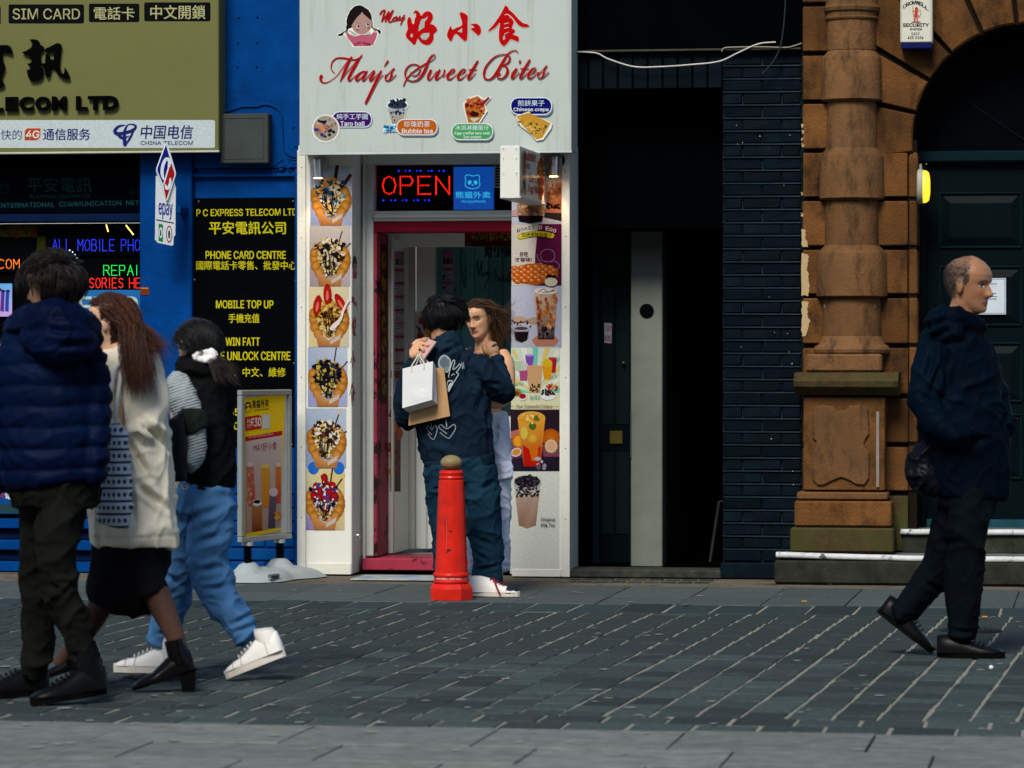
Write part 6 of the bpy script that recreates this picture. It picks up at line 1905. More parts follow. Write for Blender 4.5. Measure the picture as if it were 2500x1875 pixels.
def fuse(shapes, voxel, smooth=6):
    m = MB()
    for vs, fs in shapes: m.add(vs, fs)
    me = bpy.data.meshes.new('f')
    me.from_pydata(m.v, [], m.f)
    bm = bmesh.new(); bm.from_mesh(me)
    bmesh.ops.recalc_face_normals(bm, faces=bm.faces)
    bm.to_mesh(me); bm.free()
    o = bpy.data.objects.new('f', me); col.objects.link(o)
    r = o.modifiers.new('r', 'REMESH'); r.mode = 'VOXEL'; r.voxel_size = voxel; r.use_smooth_shade = True
    if smooth:
        s = o.modifiers.new('s', 'SMOOTH'); s.factor = .5; s.iterations = smooth
    out = bpy.data.meshes.new_from_object(o.evaluated_get(bpy.context.evaluated_depsgraph_get()))
    bpy.data.objects.remove(o); bpy.data.meshes.remove(me)
    return out
def ridged(p, f, st, seed):
    q = Vector((p.x * f * st[0] + seed, p.y * f * st[1] + seed * .7, p.z * f * st[2]))
    w = noise.noise(q * .6 + Vector((5, 1, 2)))
    q = q + Vector((w, w, w)) * .8
    return 1 - 2 * abs(noise.noise(q))
def garment(name, shapes, voxel, mat, parent, smooth=5, wr=None, folds=(), seed=1, quilt=None, cut=None):
    """cloth grown from tubes into one surface, with creases pushed into it"""
    me = fuse(shapes, voxel, smooth)
    me.update()
    nrm = [v.normal.copy() for v in me.vertices]
    flat_folds = [(a - FWD * a.dot(FWD), b - FWD * b.dot(FWD), w, dep) for a, b, w, dep in folds]
    for v, nn in zip(me.vertices, nrm):
        p = v.co.copy(); d = 0.0
        if wr:
            amp, f, st = wr
            r1 = max(0, ridged(p, f, st, seed)); r2 = max(0, ridged(p, f * 2.3, st, seed + 9)); d += amp * (1.15 * r1 ** 3 + .45 * r2 ** 3 - .35)
        if folds and nn.dot(FWD) < .35: 
          pf_ = p - FWD * p.dot(FWD)
          for (a, b, w, dep) in flat_folds:
            r, t = seg_dist(pf_, a, b)
            if r < w * 3:
                d += dep * (math.exp(-(r / w) ** 2) - .45 * math.exp(-((r - 1.7 * w) / w) ** 2)) * math.sin(math.pi * min(max(t, .08), .92))
        if quilt:
            sp, amp, bend = quilt
            h = p.z + bend * noise.noise((p.x * 3, p.y * 3, seed)) 
            d += amp * (abs(math.sin(math.pi * h / sp)) ** .55 - .7)
        v.co = p + nn * d
    for pl_ in me.polygons: pl_.use_smooth = True
    me.materials.append(mat)
    return meshobj(name, me, None, parent)

# ---- heads
HZ = [0, .05, .12, .20, .28, .36, .45, .53, .60, .70, .80, .89, .96, 1.0]
HF = [.24, .335, .352, .345, .348, .352, .352, .345, .372, .372, .325, .235, .12, .01]
HB = [.02, .05, .13, .22, .29, .35, .40, .43, .445, .45, .42, .34, .19, .01]
HW = [.10, .165, .215, .25, .27, .285, .302, .315, .325, .33, .305, .235, .13, .01]
def lerp_t(T, z):
    for i in range(len(HZ) - 1):
        if z <= HZ[i + 1]:
            t = (z - HZ[i]) / (HZ[i + 1] - HZ[i]); t = t * t * (3 - 2 * t) * .5 + t * .5
            return T[i] + (T[i + 1] - T[i]) * t
    return T[-1]
def gs(x, w): return math.exp(-(x / w) ** 2)
def face_bump(x, z, nose=1.0):
    d = 0.0
    if .28 < z < .60:
        prof = (.118 * gs(z - .345, .065) + .075 * gs(z - .42, .07) + .035 * gs(z - .50, .07)) * nose
        d += prof * gs(x, .036 + .035 * gs(z - .335, .05))
        d += .03 * nose * gs(abs(x) - .055, .025) * gs(z - .335, .03)
    d += -.045 * gs(abs(x) - .135, .075) * gs(z - .495, .05)
    d += .020 * gs(abs(x) - .12, .11) * gs(z - .575, .03)
    d += .022 * gs(x, .085) * (gs(z - .228, .018) + gs(z - .188, .020)) - .012 * gs(x, .1) * gs(z - .208, .008)
    d += -.018 * gs(x, .09) * gs(z - .145, .022) + .022 * gs(x, .07) * gs(z - .07, .05)
    d += .018 * gs(abs(x) - .19, .07) * gs(z - .40, .08) - .012 * gs(abs(x) - .2, .06) * gs(z - .24, .08)
    return d
class Head:
    def __init__(s, top, phi, size=.232, tilt=0., roll=0., sx=1.0, nose=1.0):
        """top: photo pixel and depth of the crown (u, v, Y); phi: 0 looks at the camera, 90 to the right of the picture"""
        s.h = size; s.sx = sx; s.nose = nose
        f = -FWD * math.cos(R(phi)) + RGT * math.sin(R(phi))
        x = f.cross(UP)
        # nod (tilt > 0 looks down) and sideways roll
        m = Matrix.Rotation(R(-tilt), 3, x)
        f2, u2 = m @ f, m @ UP
        m2 = Matrix.Rotation(R(roll), 3, f2)
        s.F, s.U, s.X = f2, m2 @ u2, m2 @ x
        s.o = at(*top) - s.U * (size * 1.0)
    def w(s, x, y, z): return s.o + (s.X * (x * s.sx) + s.F * y + s.U * z) * s.h
    def l(s, p):
        d = (Vector(p) - s.o) / s.h
        return d.dot(s.X) / s.sx, d.dot(s.F), d.dot(s.U)
    def surf(s, al, z, grow=0.0):
        """al: azimuth from the face direction"""
        w_, f, b = lerp_t(HW, z) + grow, lerp_t(HF, z) + grow, lerp_t(HB, z) + grow
        ca, sa = math.cos(al), math.sin(al)
        e = .86
        x = w_ * math.copysign(abs(sa) ** e, sa)
        y = (f if ca > 0 else b) * math.copysign(abs(ca) ** e, ca)
        if ca > 0 and grow == 0:
            y += face_bump(x, z, s.nose) * min(1, ca * 1.6)
        return x, y, z
    def shape(s, n=72, m=64):
        vs, fs = [], []
        for j in range(m + 1):
            z = j / m
            for i in range(n):
                vs.append(s.w(*s.surf(2 * math.pi * i / n, z)))
        for j in range(m):
            for i in range(n):
                fs.append([j * n + i, j * n + (i + 1) % n, (j + 1) * n + (i + 1) % n, (j + 1) * n + i])
        fs += [list(range(n)), [m * n + i for i in range(n - 1, -1, -1)]]
        out = [(vs, fs)]
        for sg in (-1, 1):
            c = s.w(sg * .335, -.02, .46)
            ax = (s.X * sg, s.F, s.U)
            out.append(ellipsoid(c, .034 * s.h, .085 * s.h, .14 * s.h, ((s.X * sg * .8 - s.F * .45).normalized(), (s.F * .9 + s.X * sg * .45).normalized(), s.U)))
            out.append(ellipsoid(s.w(sg * .345, -.05, .50), .025 * s.h, .06 * s.h, .09 * s.h, ((s.X * sg * .8 - s.F * .45).normalized(), (s.F * .9 + s.X * sg * .45).normalized(), s.U)))
        return out
    def neck(s, to, r0=.27, r1=.30):
        a = s.w(0, -.03, .22); b = s.w(0, -.07, .02)
        return sweep([(a, r0 * s.h, r0 * s.h), (b, r0 * s.h, r0 * s.h), (Vector(to), r1 * s.h, r1 * s.h)], 20)
def paint_skin(me, head, base, lips, brow, closed=False, stubble=0., old=False, white=(.6, .56, .52), hairc=None, scalp=None):
    """skin, lips, brows and eyes; shade of creases, lids and nostrils put into the colour"""
    ca = me.color_attributes.new('Col', 'FLOAT_COLOR', 'POINT')
    out = []
    for v in me.vertices:
        x, y, z = head.l(v.co)
        c = Vector(base)
        n_ = noise.noise(v.co * 60) * .05 + noise.noise(v.co * 14) * .05
        c = c * (1 + n_)
        if -.1 < z < 1.05 and abs(x) < .45 and y > .02:
            ax = abs(x)
            c = c.lerp(Vector((base[0] * 1.02, base[1] * .78, base[2] * .72)), .5 * gs(ax - .19, .08) * gs(z - .38, .08) + .45 * gs(ax, .07) * gs(z - .345, .05))
            if stubble: c = c.lerp(Vector((base[0] * .55, base[1] * .55, base[2] * .58)), stubble * gs(z - .13, .1) * (1 if y > .1 else .6))
            k = gs(ax, .10) ** .6 * (gs(z - .228, .017) + gs(z - .190, .020))
            c = c.lerp(Vector(lips), min(1, k * 1.2) if ax < .13 else 0)
            if ax < .11 and abs(z - .209) < .011: c = Vector(lips) * .45
            kb = gs(z - (.592 - .10 * abs(ax - .12)), .020) * (1 if .045 < ax < .215 else 0)
            c = c.lerp(Vector(brow), min(1, kb * 1.3) * .92)
            if y > .12:
                ex = (ax - .132) / .062
                if abs(ex) < 1:
                    if closed:
                        zz = .478 + .018 * ex * ex
                        if abs(z - zz) < .017: c = c.lerp(Vector((.025, .014, .01)), .95)
                        elif zz < z < zz + .05: c = c.lerp(Vector(base) * .72, .6)
                    else:
                        hh_ = .026 * (1 - ex * ex)
                        if abs(z - .492) < hh_:
                            c = Vector(white) if abs(ex) > .42 else Vector((.02, .014, .01))
                        elif abs(z - .492 - hh_) < .016: c = Vector((.03, .02, .016))
                if old:  # shade of the wrinkles painted into the skin colour
                    c = c.lerp(Vector(base) * .66, .6 * gs(ax - .13, .06) * gs(z - .445, .012) + .5 * gs(ax - .115 - (.34 - z) * .4, .012) * gs(z - .27, .06))
                    for zz in (.70, .745, .785): c = c.lerp(Vector(base) * .74, .45 * gs(z - zz, .006) * gs(ax, .16))
            if ax < .045 and abs(z - .318) < .01 and ax > .018 and y > .3: c = c * .45
        if scalp and z > .3:
            w_ = .05 * noise.noise((x * 9, y * 9, z * 9))
            ka = min(max((.15 - .30 * max(0, z - .72) + w_ - y) / .06, 0), 1) * (1 if z > .52 or y < -.10 else 0) * (1 - .35 * min(max((z - .8) / .1, 0), 1))
            if ka and (z > .26): c = c.lerp(Vector(scalp), .8 * ka * (.85 + .3 * noise.noise(v.co * 90)))
        out += [max(c[0], 0), max(c[1], 0), max(c[2], 0), 1]
    ca.data.foreach_set('color', out)
def person_body(parent, shapes, head, base, voxel=.0055, **k):
    me = fuse(shapes, voxel, 2)
    paint_skin(me, head, base, **k)
    for p in me.polygons: p.use_smooth = True
    me.materials.append(mat_skin)
    return meshobj('body', me, None, parent)

# ---- hair
def hair_mat(name, c, rough=.4, spec=.13):
    m, N, L, b = nt(name)
    a = N.new('ShaderNodeAttribute'); a.attribute_name = 'Col'
    L.new(a.outputs['Color'], b.inputs['Base Color'])
    b.inputs['Roughness'].default_value = rough; b.inputs['Specular IOR Level'].default_value = spec
    return m
class Hair:
    def __init__(s): s.v, s.f, s.c = [], [], []
    def lock(s, pts, r, c, n=4, flat=1.0):
        q = [Vector(p) for p in catmull(pts, 3)]
        m = len(q); b = len(s.v)
        ref = None
        for i, p in enumerate(q):
            t = (q[min(i + 1, m - 1)] - q[max(i - 1, 0)]); t = t.normalized() if t.length > 1e-9 else UP
            if ref is None: ref = t.orthogonal().normalized()
            ref = ref - t * ref.dot(t); ref = ref.normalized() if ref.length > 1e-6 else t.orthogonal().normalized()
            bb = t.cross(ref)
            e = i / (m - 1)
            rr_ = r * (1 - e ** 2.2) * (.55 + .45 * min(1, e * 6)) + r * .04
            for k in range(n):
                a = 6.2832 * k / n
                s.v.append(p + (ref * math.cos(a) + bb * (math.sin(a) * flat)) * rr_); s.c.append(c)
        s.f += [[b + i * n + k, b + i * n + (k + 1) % n, b + (i + 1) * n + (k + 1) % n, b + (i + 1) * n + k] for i in range(m - 1) for k in range(n)]
    def cap(s, head, test, grow, c, n=60, m=40, wob=.012):
        b = len(s.v); ok = {}
        for j in range(m + 1):
            z = .02 + .98 * j / m
            for i in range(n):
                al = 2 * math.pi * i / n
                x, y, zz = head.surf(al, min(z, .999), grow)
                zz = z if z < .9 else z + grow * (z - .9) * 6
                k = 1 + wob * noise.noise((al * 4, z * 7, 1))
                s.v.append(head.w(x * k, y * k, zz)); s.c.append(c)
                ok[j, i] = test(x, y, z, al)
        for j in range(m):
            for i in range(n):
                if ok[j, i] and ok[j + 1, i] and ok[j, (i + 1) % n]:
                    s.f.append([b + j * n + i, b + j * n + (i + 1) % n, b + (j + 1) * n + (i + 1) % n, b + (j + 1) * n + i])
        s.f.append([b + m * n + i for i in range(n)])
    def build(s, name, mat, parent):
        me = bpy.data.meshes.new(name)
        me.from_pydata([tuple(v) for v in s.v], [], s.f)
        ca = me.color_attributes.new('Col', 'FLOAT_COLOR', 'POINT')
        fl = []
        for c in s.c: fl += [*c, 1]
        ca.data.foreach_set('color', fl)
        for p in me.polygons: p.use_smooth = True
        me.materials.append(mat); me.update()
        return meshobj(name, me, None, parent)
def shade(c, rnd, k=.35): 
    f = 1 + rnd.uniform(-k, k); return (c[0] * f, c[1] * f, c[2] * f)
mat_hair = hair_mat('hair', None)

# ---- shoes
def shoe(parent, heel, toe, mats, width=.10, height=.10, up=UP, boot=0.0, heelblock=0.0, laces=None, sole_h=.025, name='shoe', tip=.55, seam=None):
    """heel and toe: points on the sole; mats: (upper, sole)"""
    heel, toe = Vector(heel), Vector(toe)
    L = (toe - heel).length
    X = (toe - heel).normalized()
    Yv = UP.cross(X).normalized()
    Z = X.cross(Yv).normalized()
    def P(a, b, c): return heel + X * (a * L) + Yv * (b * width) + Z * c
    m = MB()
    n = 20
    out = []
    for i in range(n):
        a = 6.2832 * i / n
        x = .5 + .52 * math.cos(a); wd = .5 * math.copysign(abs(math.sin(a)) ** .75, math.sin(a)) * (1.0 if x > .55 else .86)
        out.append((x, wd))
    hb = heelblock
    vs = [P(x, w_, 0) for x, w_ in out] + [P(x, w_ * 1.03, sole_h) for x, w_ in out]
    fs = [list(range(n - 1, -1, -1)), [n + i for i in range(n)]] + [[i, (i + 1) % n, n + (i + 1) % n, n + i] for i in range(n)]
    rings = []
    H = height
    for (x, w_, h_) in ((-.01, .30, H * .95), (.06, .42, H), (.2, .45, H * 1.0), (.36, .44, H * .92), (.5, .46, H * .72), (.65, .5, H * tip), (.8, .48, H * tip * .86), (.92, .38, H * tip * .7), (1.0, .2, H * tip * .5)):
        rings.append([(x, w_ * math.cos(R(a)), sole_h * .8 + (h_ - sole_h * .8) * max(math.sin(R(a)), 0) ** .8) for a in range(0, 181, 15)])
    k = len(rings[0])
    uv = [P(x, y, z) for rg in rings for x, y, z in rg]
    uf = [[i * k + j, i * k + j + 1, (i + 1) * k + j + 1, (i + 1) * k + j] for i in range(len(rings) - 1) for j in range(k - 1)]
    uf += [list(range(k)), [(len(rings) - 1) * k + j for j in range(k - 1, -1, -1)]]
    mu = MB(); mu.sharp = 75; mu.add(uv, uf, 0, True)
    if boot:
        sv, sf = sweep([(P(.16, 0, H * .5), L * .17, L * .16), (P(.18, 0, H), L * .165, L * .15), (P(.18, 0, H + boot * .5), L * .155, L * .145), (P(.17, 0, H + boot), L * .155, L * .145)], 18)
        mu.add(sv, sf, 0, True)
    up_o = mu.build(name, mats[0], parent)
    ms = MB(); ms.add(vs, fs, 0, False)
    if hb:
        ms.v = [tuple(v) for v in ms.v]
        pts = [(0, -.36), (.24, -.38), (.24, .38), (0, .36)]
        z0 = [P(a, b, 0) for a, b in pts]; z1 = [P(a * .8 + .02, b * .8, 0) - UP * hb for a, b in pts]
        ms.add(z0 + z1, [(0, 1, 2, 3), (7, 6, 5, 4), (0, 4, 5, 1), (1, 5, 6, 2), (2, 6, 7, 3), (3, 7, 4, 0)])
    ms.build('sole', mats[1], up_o)
    if seam is not None:
        mm_ = MB()
        for ri in (2, 5, 6):
            mm_.tube([P(x, y * 1.01, z + .0015) for x, y, z in rings[ri]], .0016, 5)
        mm_.tube([P(.06, -.44, H * .55), P(.25, -.47, H * .62), P(.5, -.48, H * .42), P(.66, -.51, H * .3)], .0016, 5, cr=4)
        mm_.tube([P(.1, -.46, H * .3), P(.35, -.48, H * .34), P(.62, -.515, H * .26)], .0016, 5, cr=4)
        mm_.build('stitching', seam, up_o)
    if laces is not None:
        ml = MB()
        for i in range(5):
            x = .42 + i * .065
            hh_ = H * (.86 - i * .07)
            ml.tube([P(x, -.22, hh_ * .92), P(x + .02, 0, hh_ + .006), P(x, .22, hh_ * .92)], .003, 6, cr=3)
        ml.build('laces', laces, up_o)
    return up_o
def finger(pts, r):
    """pts: list of Vectors"""
    return sweep([(p, r * k, r * k) for p, k in zip(pts, (1.1, 1.05, .98, .8)[:len(pts)])], 10, 4)

# ================================================================== BOLLARD AND POSTER STAND
pb0 = gnd(1102, 1463)
bo = empty('red_bollard', (pb0.x, pb0.y, 0), 'red cast iron bollard with gold ball top in front of the couple', 'bollard')
mat_bred = M('red_gloss_paint', (.52, .014, .006), .4, .2, 9, .0014, 45, dirt=(.10, .012, .008), dcov=.42, dscale=5, dsoft=.25, spec=.4, coat=.12)
mat_bgold = M('worn_gold_paint', (.20, .155, .07), .42, .15, 18, .001, 60, dirt=(.05, .04, .025), dcov=.36, dscale=22, dsoft=.05, spec=.4)
mat_bworn = M('chipped_white_ring', (.55, .5, .47), .5, .2, 40, dirt=(.35, .03, .02), dcov=.5, dscale=30, dsoft=.05)
kz = .000532
def zc_(y): return (1610 - y) * kz
def rr(w): return w / 2 * kz
# octagonal foot
MB().lathe([(rr(455), 0), (rr(455), zc_(1500)), (rr(440), zc_(1478)), (rr(390), zc_(1448))], (pb0.x, pb0.y, 0), 8, sm=False, rot=36).build('foot', mat_bred, bo)
MB().lathe([(rr(330), zc_(1450)), (rr(362), zc_(1440)), (rr(372), zc_(1425)), (rr(362), zc_(1405)), (rr(340), zc_(1398)), (rr(340), zc_(1388)), (rr(362), zc_(1380)), (rr(374), zc_(1360)), (rr(362), zc_(1342)), (rr(336), zc_(1335))], (pb0.x, pb0.y, 0), 40).build('lower_rings', mat_bred, bo)
MB().lathe([(rr(344), zc_(1399)), (rr(347), zc_(1393)), (rr(344), zc_(1387))], (pb0.x, pb0.y, 0), 40, capped=False).build('white_band', mat_bworn, bo)
MB().lathe([(rr(334), zc_(1336)), (rr(318), zc_(1180)), (rr(302), zc_(950)), (rr(282), zc_(680)), (rr(266), zc_(480)), (rr(258), zc_(405)), (rr(236), zc_(396))], (pb0.x, pb0.y, 0), 40).build('shaft', mat_bred, bo)
MB().lathe([(rr(226), zc_(398)), (rr(240), zc_(388)), (rr(250), zc_(374)), (rr(240), zc_(358)), (rr(226), zc_(350)), (rr(240), zc_(342)), (rr(248), zc_(325)), (rr(240), zc_(308)), (rr(210), zc_(298))], (pb0.x, pb0.y, 0), 36).build('upper_rings', mat_bred, bo)
ball = [(.001, zc_(143))]
for j in range(1, 11):
    a = math.pi * .86 * j / 10
    ball.append((rr(222) * math.sin(a), zc_(222) + (zc_(143) - zc_(222)) * math.cos(a)))
MB().lathe(ball[::-1], (pb0.x, pb0.y, 0), 28).build('ball_top', mat_bgold, bo)
# cast lettering running down the shaft: small raised ticks, and paint chips
rl = random.Random(12)
m = MB()
for i in range(22):
    z = zc_(735 + i * 17)
    r_ = rr(288 + (735 + i * 17 - 700) * .06)
    a = R(-97 - 2)
    x, y = pb0.x + r_ * math.cos(a), pb0.y + r_ * math.sin(a)
    w_ = rl.choice((.006, .007, .005))
    m.tube([(x - w_, y + .001, z - .002), (x - w_ * .4, y - .001, z + .002), (x + w_ * .5, y - .001, z + .002), (x + w_, y + .001, z - .002)], .0014, 5)
tag(m.build('cast_lettering', mat_bred, bo), kind='stuff')
for (x, y, w_, h_) in ((418, 912, 16, 10), (400, 1105, 22, 14), (378, 1125, 10, 10), (470, 735, 10, 4), (508, 795, 8, 3)):
    u, v = crop(1000, 1080, 4.146)(x, y)
    z = zc_(y); r_ = rr(258 + (y - 405) * .083) + .0008
    dx = (x - 424) * kz
    a = math.asin(max(-.95, min(.95, dx / r_)))
    pts = []
    for k in range(8):
        aa = a + (w_ * kz / r_) * math.cos(6.283 * k / 8) * rl.uniform(.6, 1.2)
        zz = z + h_ * kz * math.sin(6.283 * k / 8) * rl.uniform(.6, 1.2)
        d = RGT * math.sin(aa) - FWD * math.cos(aa)
        pts.append((pb0.x + d.x * r_, pb0.y + d.y * r_, zz))
    MB().add(pts, [list(range(8))]).build('paint_chip', M('bare_iron', (.03, .02, .015), .7), bo)

# poster stand
kA = crop(560, 900, 3.0727)
YA0, YA1 = -.78, -.22
q = {'TL': at(*kA(72, 182), YA0), 'TR': at(*kA(452, 135), YA1), 'BR': at(*kA(404, 1245), YA1), 'BL': at(*kA(78, 1332), YA0)}
q['TL'].x = q['BL'].x = (q['TL'].x + q['BL'].x) / 2
ex = (Vector((q['TR'].x, YA1, 0)) - Vector((q['BL'].x, YA0, 0))); wA = ex.length; ex.normalize()
z0A, z1A = (q['BL'].z + q['BR'].z) / 2, (q['TL'].z + q['TR'].z) / 2
oA = Vector((q['BL'].x, YA0, 0))
nA = Vector((ex.y, -ex.x, 0))
st_ = empty('poster_stand', (oA.x + ex.x * wA / 2, oA.y + ex.y * wA / 2, 0), 'grey framed poster stand with yellow delivery poster on a water-filled base', 'sign stand')
mat_alu = M('grey_aluminium', (.32, .35, .34), .4, .08, 12, metal=.6)
mat_base = M('grey_moulded_plastic', (.27, .31, .31), .5, .08, 8, .0008, 90, dirt=(.16, .18, .18), dcov=.42, dscale=6, dsoft=.2)
def ab(s0, s1, n0, n1, zz0, zz1, bev=.003):
    m = MB(); m.box(s0, s1, n0, n1, zz0, zz1, bev)
    m.v = [tuple(oA + ex * v[0] + nA * v[1] + UP * v[2]) for v in m.v]
    return m
fw, T = .032, .035
for (a, b, c, d, nm) in ((0, wA, z1A - fw, z1A, 'top_rail'), (0, wA, z0A, z0A + fw, 'bottom_rail'), (0, fw, z0A + fw + .001, z1A - fw - .001, 'side_rail'), (wA - fw, wA, z0A + fw + .001, z1A - fw - .001, 'side_rail')):
    ab(a, b, -T / 2, T / 2, c, d, .005).build(nm, mat_alu, st_)
ab(fw + .001, wA - fw - .001, -.008, .004, z0A + fw, z1A - fw).build('poster_backing', M('poster_back', (.5, .5, .48), .5), st_)
plA = Plane(oA + nA * .005, nA)
pr = Print(plA, kA, lift=.0006, gain=1.45)
YL = 'd0a80c'
pr.poly([(100, 222), (420, 184), (378, 1215), (105, 1272)], YL)
pr.poly([(118, 545), (396, 490), (385, 1190), (118, 1242)], 'a08c82', ['a8968c', 'ac9e96', '7c6254', '886858'])
pr.poly([(118, 512), (396, 465), (396, 500), (118, 547)], '98180c')
pr.text('No.1 Asian Food Delivery Platform', 146, 505, 330, 528, 'b4a49a', .0, skew=-.15)
# round face mark and shop lettering
pr.oval(140, 290, 27, 42, '14120c'); pr.oval(140, 295, 21, 32, YL); pr.oval(130, 290, 7, 12, '14120c', rot=20); pr.oval(151, 286, 7, 12, '14120c', rot=-20); pr.oval(140, 310, 4, 4, '14120c', 8)
pr.text('熊猫外卖', 172, 240, 294, 300, '14120c', .02, skew=-.1); pr.text('HUNGRYPANDA', 178, 308, 296, 322, '14120c', .01, skew=-.12)
pr.poly([(116, 362), (222, 347), (240, 360), (240, 450), (118, 470)], 'a02410')
pr.text('新客', 130, 380, 158, 410, 'c0b4a4', .0, skew=-.12); pr.text('立领', 130, 415, 158, 445, 'c0b4a4', .0, skew=-.12); pr.text('£30', 162, 372, 236, 438, 'c8c0b4', .02, skew=-.1)
pr.poly([(247, 345), (302, 340), (302, 448), (244, 455)], 'b0aca4')
pr.text('MAY好小食', 180, 562, 352, 628, '8a1420', .0, skew=-.12)
ra_ = random.Random(3)
def tube_cup(x0, x1, y0, y1, c0, c1, cap=None, lean=0):
    pr.poly([(x0, y0), (x1, y0), (x1 + lean, y1), (x0 + lean, y1)], c0, [c0, c0, c1, c1])
    pr.oval((x0 + x1) / 2, y0, (x1 - x0) / 2, 16, cap or c0)
tube_cup(125, 180, 720, 1030, 'a0584c', '8c3414', 'a89c94', 15); tube_cup(235, 298, 730, 1040, 'b07c1c', 'a0601c', 'b8984c', 8); tube_cup(345, 384, 720, 1010, 'a8601c', '9a2c14', 'b0a090', 0)
tube_cup(165, 242, 1010, 1225, '8c5c2c', '5c200c', 'b8b0a8', 4); pr.oval(203, 1005, 36, 26, 'b4aea8'); pr.oval(206, 998, 26, 15, '141010')
tube_cup(300, 352, 940, 1195, '4c4454', '2c2838', '9a8c94', -12); pr.oval(328, 925, 34, 34, 'a4989c')
for i in range(26): pr.blob(ra_.uniform(135, 178), ra_.uniform(760, 1010), ra_.uniform(6, 12), ra_.choice(('a04420', 'b07450', '9a5a48')), ra_, 6, .4, 1.6)
for i in range(10): pr.blob(ra_.uniform(336, 382), ra_.uniform(1080, 1140), ra_.uniform(8, 14), ra_.choice(('b07c18', 'a8640f')), ra_, 6)
for pts in ([(190, 640, 3), (220, 690, 2), (240, 780, 3)], [(300, 620, 3), (310, 700, 2), (290, 760, 3)], [(350, 560, 2), (370, 640, 3)]): pr.brush(pts, 'a89c90')
pr.poly([(108, 1240), (380, 1190), (380, 1215), (106, 1272)], 'b09410')
pr.build('delivery_poster', mat_gloss, st_)
# springs and base
for s_ in (.16, .80):
    c = oA + ex * (wA * s_)
    m = MB()
    zb_ = .125
    pts = [(c.x + .021 * math.cos(k * .7), c.y + .021 * math.sin(k * .7), zb_ - .01 + k * (z0A - zb_ + .0) / 60) for k in range(61)]
    m.tube(pts, .0055, 6)
    m.lathe([(.018, zb_ - .02), (.018, z0A)], (c.x, c.y, 0), 12)
    m.build('spring', mat_black, st_)
    MB().lathe([(.034, z0A - .022), (.034, z0A - .001)], (c.x, c.y, 0), 16).build('spring_clamp', mat_base, st_)
ctr = oA + ex * (wA * .5) + UP * 0
def bellow(cx_, s0, sh):
    pass
# moulded water-filled base: rounded footprint waisted in the middle, collars at the posts, groove across
vs, fs_ = [], []
NR, NA = 16, 72
for j in range(NR + 1):
    k = j / NR
    for i in range(NA):
        a = 6.2832 * i / NA
        ca, sa = math.cos(a), math.sin(a)
        rs_, rn_ = .44, .235 * (1 - .22 * math.exp(-(ca / .35) ** 2))
        e = (abs(ca) ** 3.2 + abs(sa) ** 3.2) ** (-1 / 3.2)
        s_, n_ = .06 + rs_ * ca * e * k, rn_ * sa * e * k
        z = .066 * (1 - k ** 5) * (1 - .12 * math.exp(-((s_ - .06) / .05) ** 2)) + .012 * math.exp(-((n_) / .07) ** 2) * (1 - k ** 3)
        for ps in ((.16 - .5) * wA, (.8 - .5) * wA):
            z += .042 / (1 + math.exp(((s_ - ps) ** 2 + n_ ** 2 - .0042) / .0009)) * (1 - k ** 6)
        if k > .97: z = .004 if k > .99 else z * .6
        p = oA + ex * (wA * .5 + s_) + nA * n_
        vs.append((p.x, p.y, max(z, .004)))
fs_ = [[j * NA + i, j * NA + (i + 1) % NA, (j + 1) * NA + (i + 1) % NA, (j + 1) * NA + i] for j in range(NR) for i in range(NA)]
fs_.append([NR * NA + i for i in range(NA - 1, -1, -1)])
mb_ = MB(); mb_.sharp = 60; mb_.add(vs, fs_, 0, True); bo_ = mb_.build('base', mat_base, st_)
c = oA + ex * (wA * .5) + UP * .070
MB().lathe([(.03, 0), (.03, .008), (.024, .01)], tuple(c), 18).build('filler_cap', mat_alu, bo_)
c = oA + ex * (wA * .10) + nA * .196
MB().tube([c + UP * .040 - ex * .05, c + UP * .040 + ex * .05], .012, 10).build('carry_slot', M('slot_shadow_plastic', (.10, .12, .12), .6), bo_)

# ================================================================== PEOPLE
rnd = random.Random(77)
def cloth(name, c, rough=.85, var=.12, scale=14, bump=.0006, bscale=320, **k):
    return M(name, c, rough, var, scale, bump, bscale, sheen=.0, spec=.12, **k)
mat_navyhood = cloth('navy_fleece', (.0042, .011, .022), hue=(.0075, .019, .034))
mat_sweat = cloth('teal_blue_sweatpants', (.0075, .030, .052), hue=(.005, .02, .037))
mat_denimw = cloth('washed_white_denim', (.66, .69, .76), hue=(.5, .55, .68))

# ---------------------------------------------------------------- man in the navy hoodie (back turned)
YM = gnd(1190, 1452).y + .03
pm = empty('person', (at(1120, 1452, YM).x, YM, 0), 'person in navy hoodie and blue trousers hugging, back to the street', 'person', 'people in the street')
hd = Head((1094, 727, YM + .02), 146, .230, tilt=10)
shp = hd.shape() + [hd.neck(at(1090, 850, YM))]
shp += [limb([(1090, 850, YM, 40, 34), (1092, 880, YM, 66, 45), (1098, 950, YM, 70, 45), (1110, 1050, YM, 66, 45), (1118, 1130, YM, 66, 48), (1120, 1160, YM, 60, 45)])]
# legs
shp += [limb([(1150, 1140, YM, 34, 34), (1180, 1250, YM, 26, 28), (1190, 1330, YM, 22, 24), (1192, 1430, YM, 16, 18)]), limb([(1088, 1140, YM, 34, 34), (1092, 1250, YM + .05, 26, 28), (1094, 1340, YM + .08, 22, 24), (1094, 1425, YM + .1, 16, 18)])]
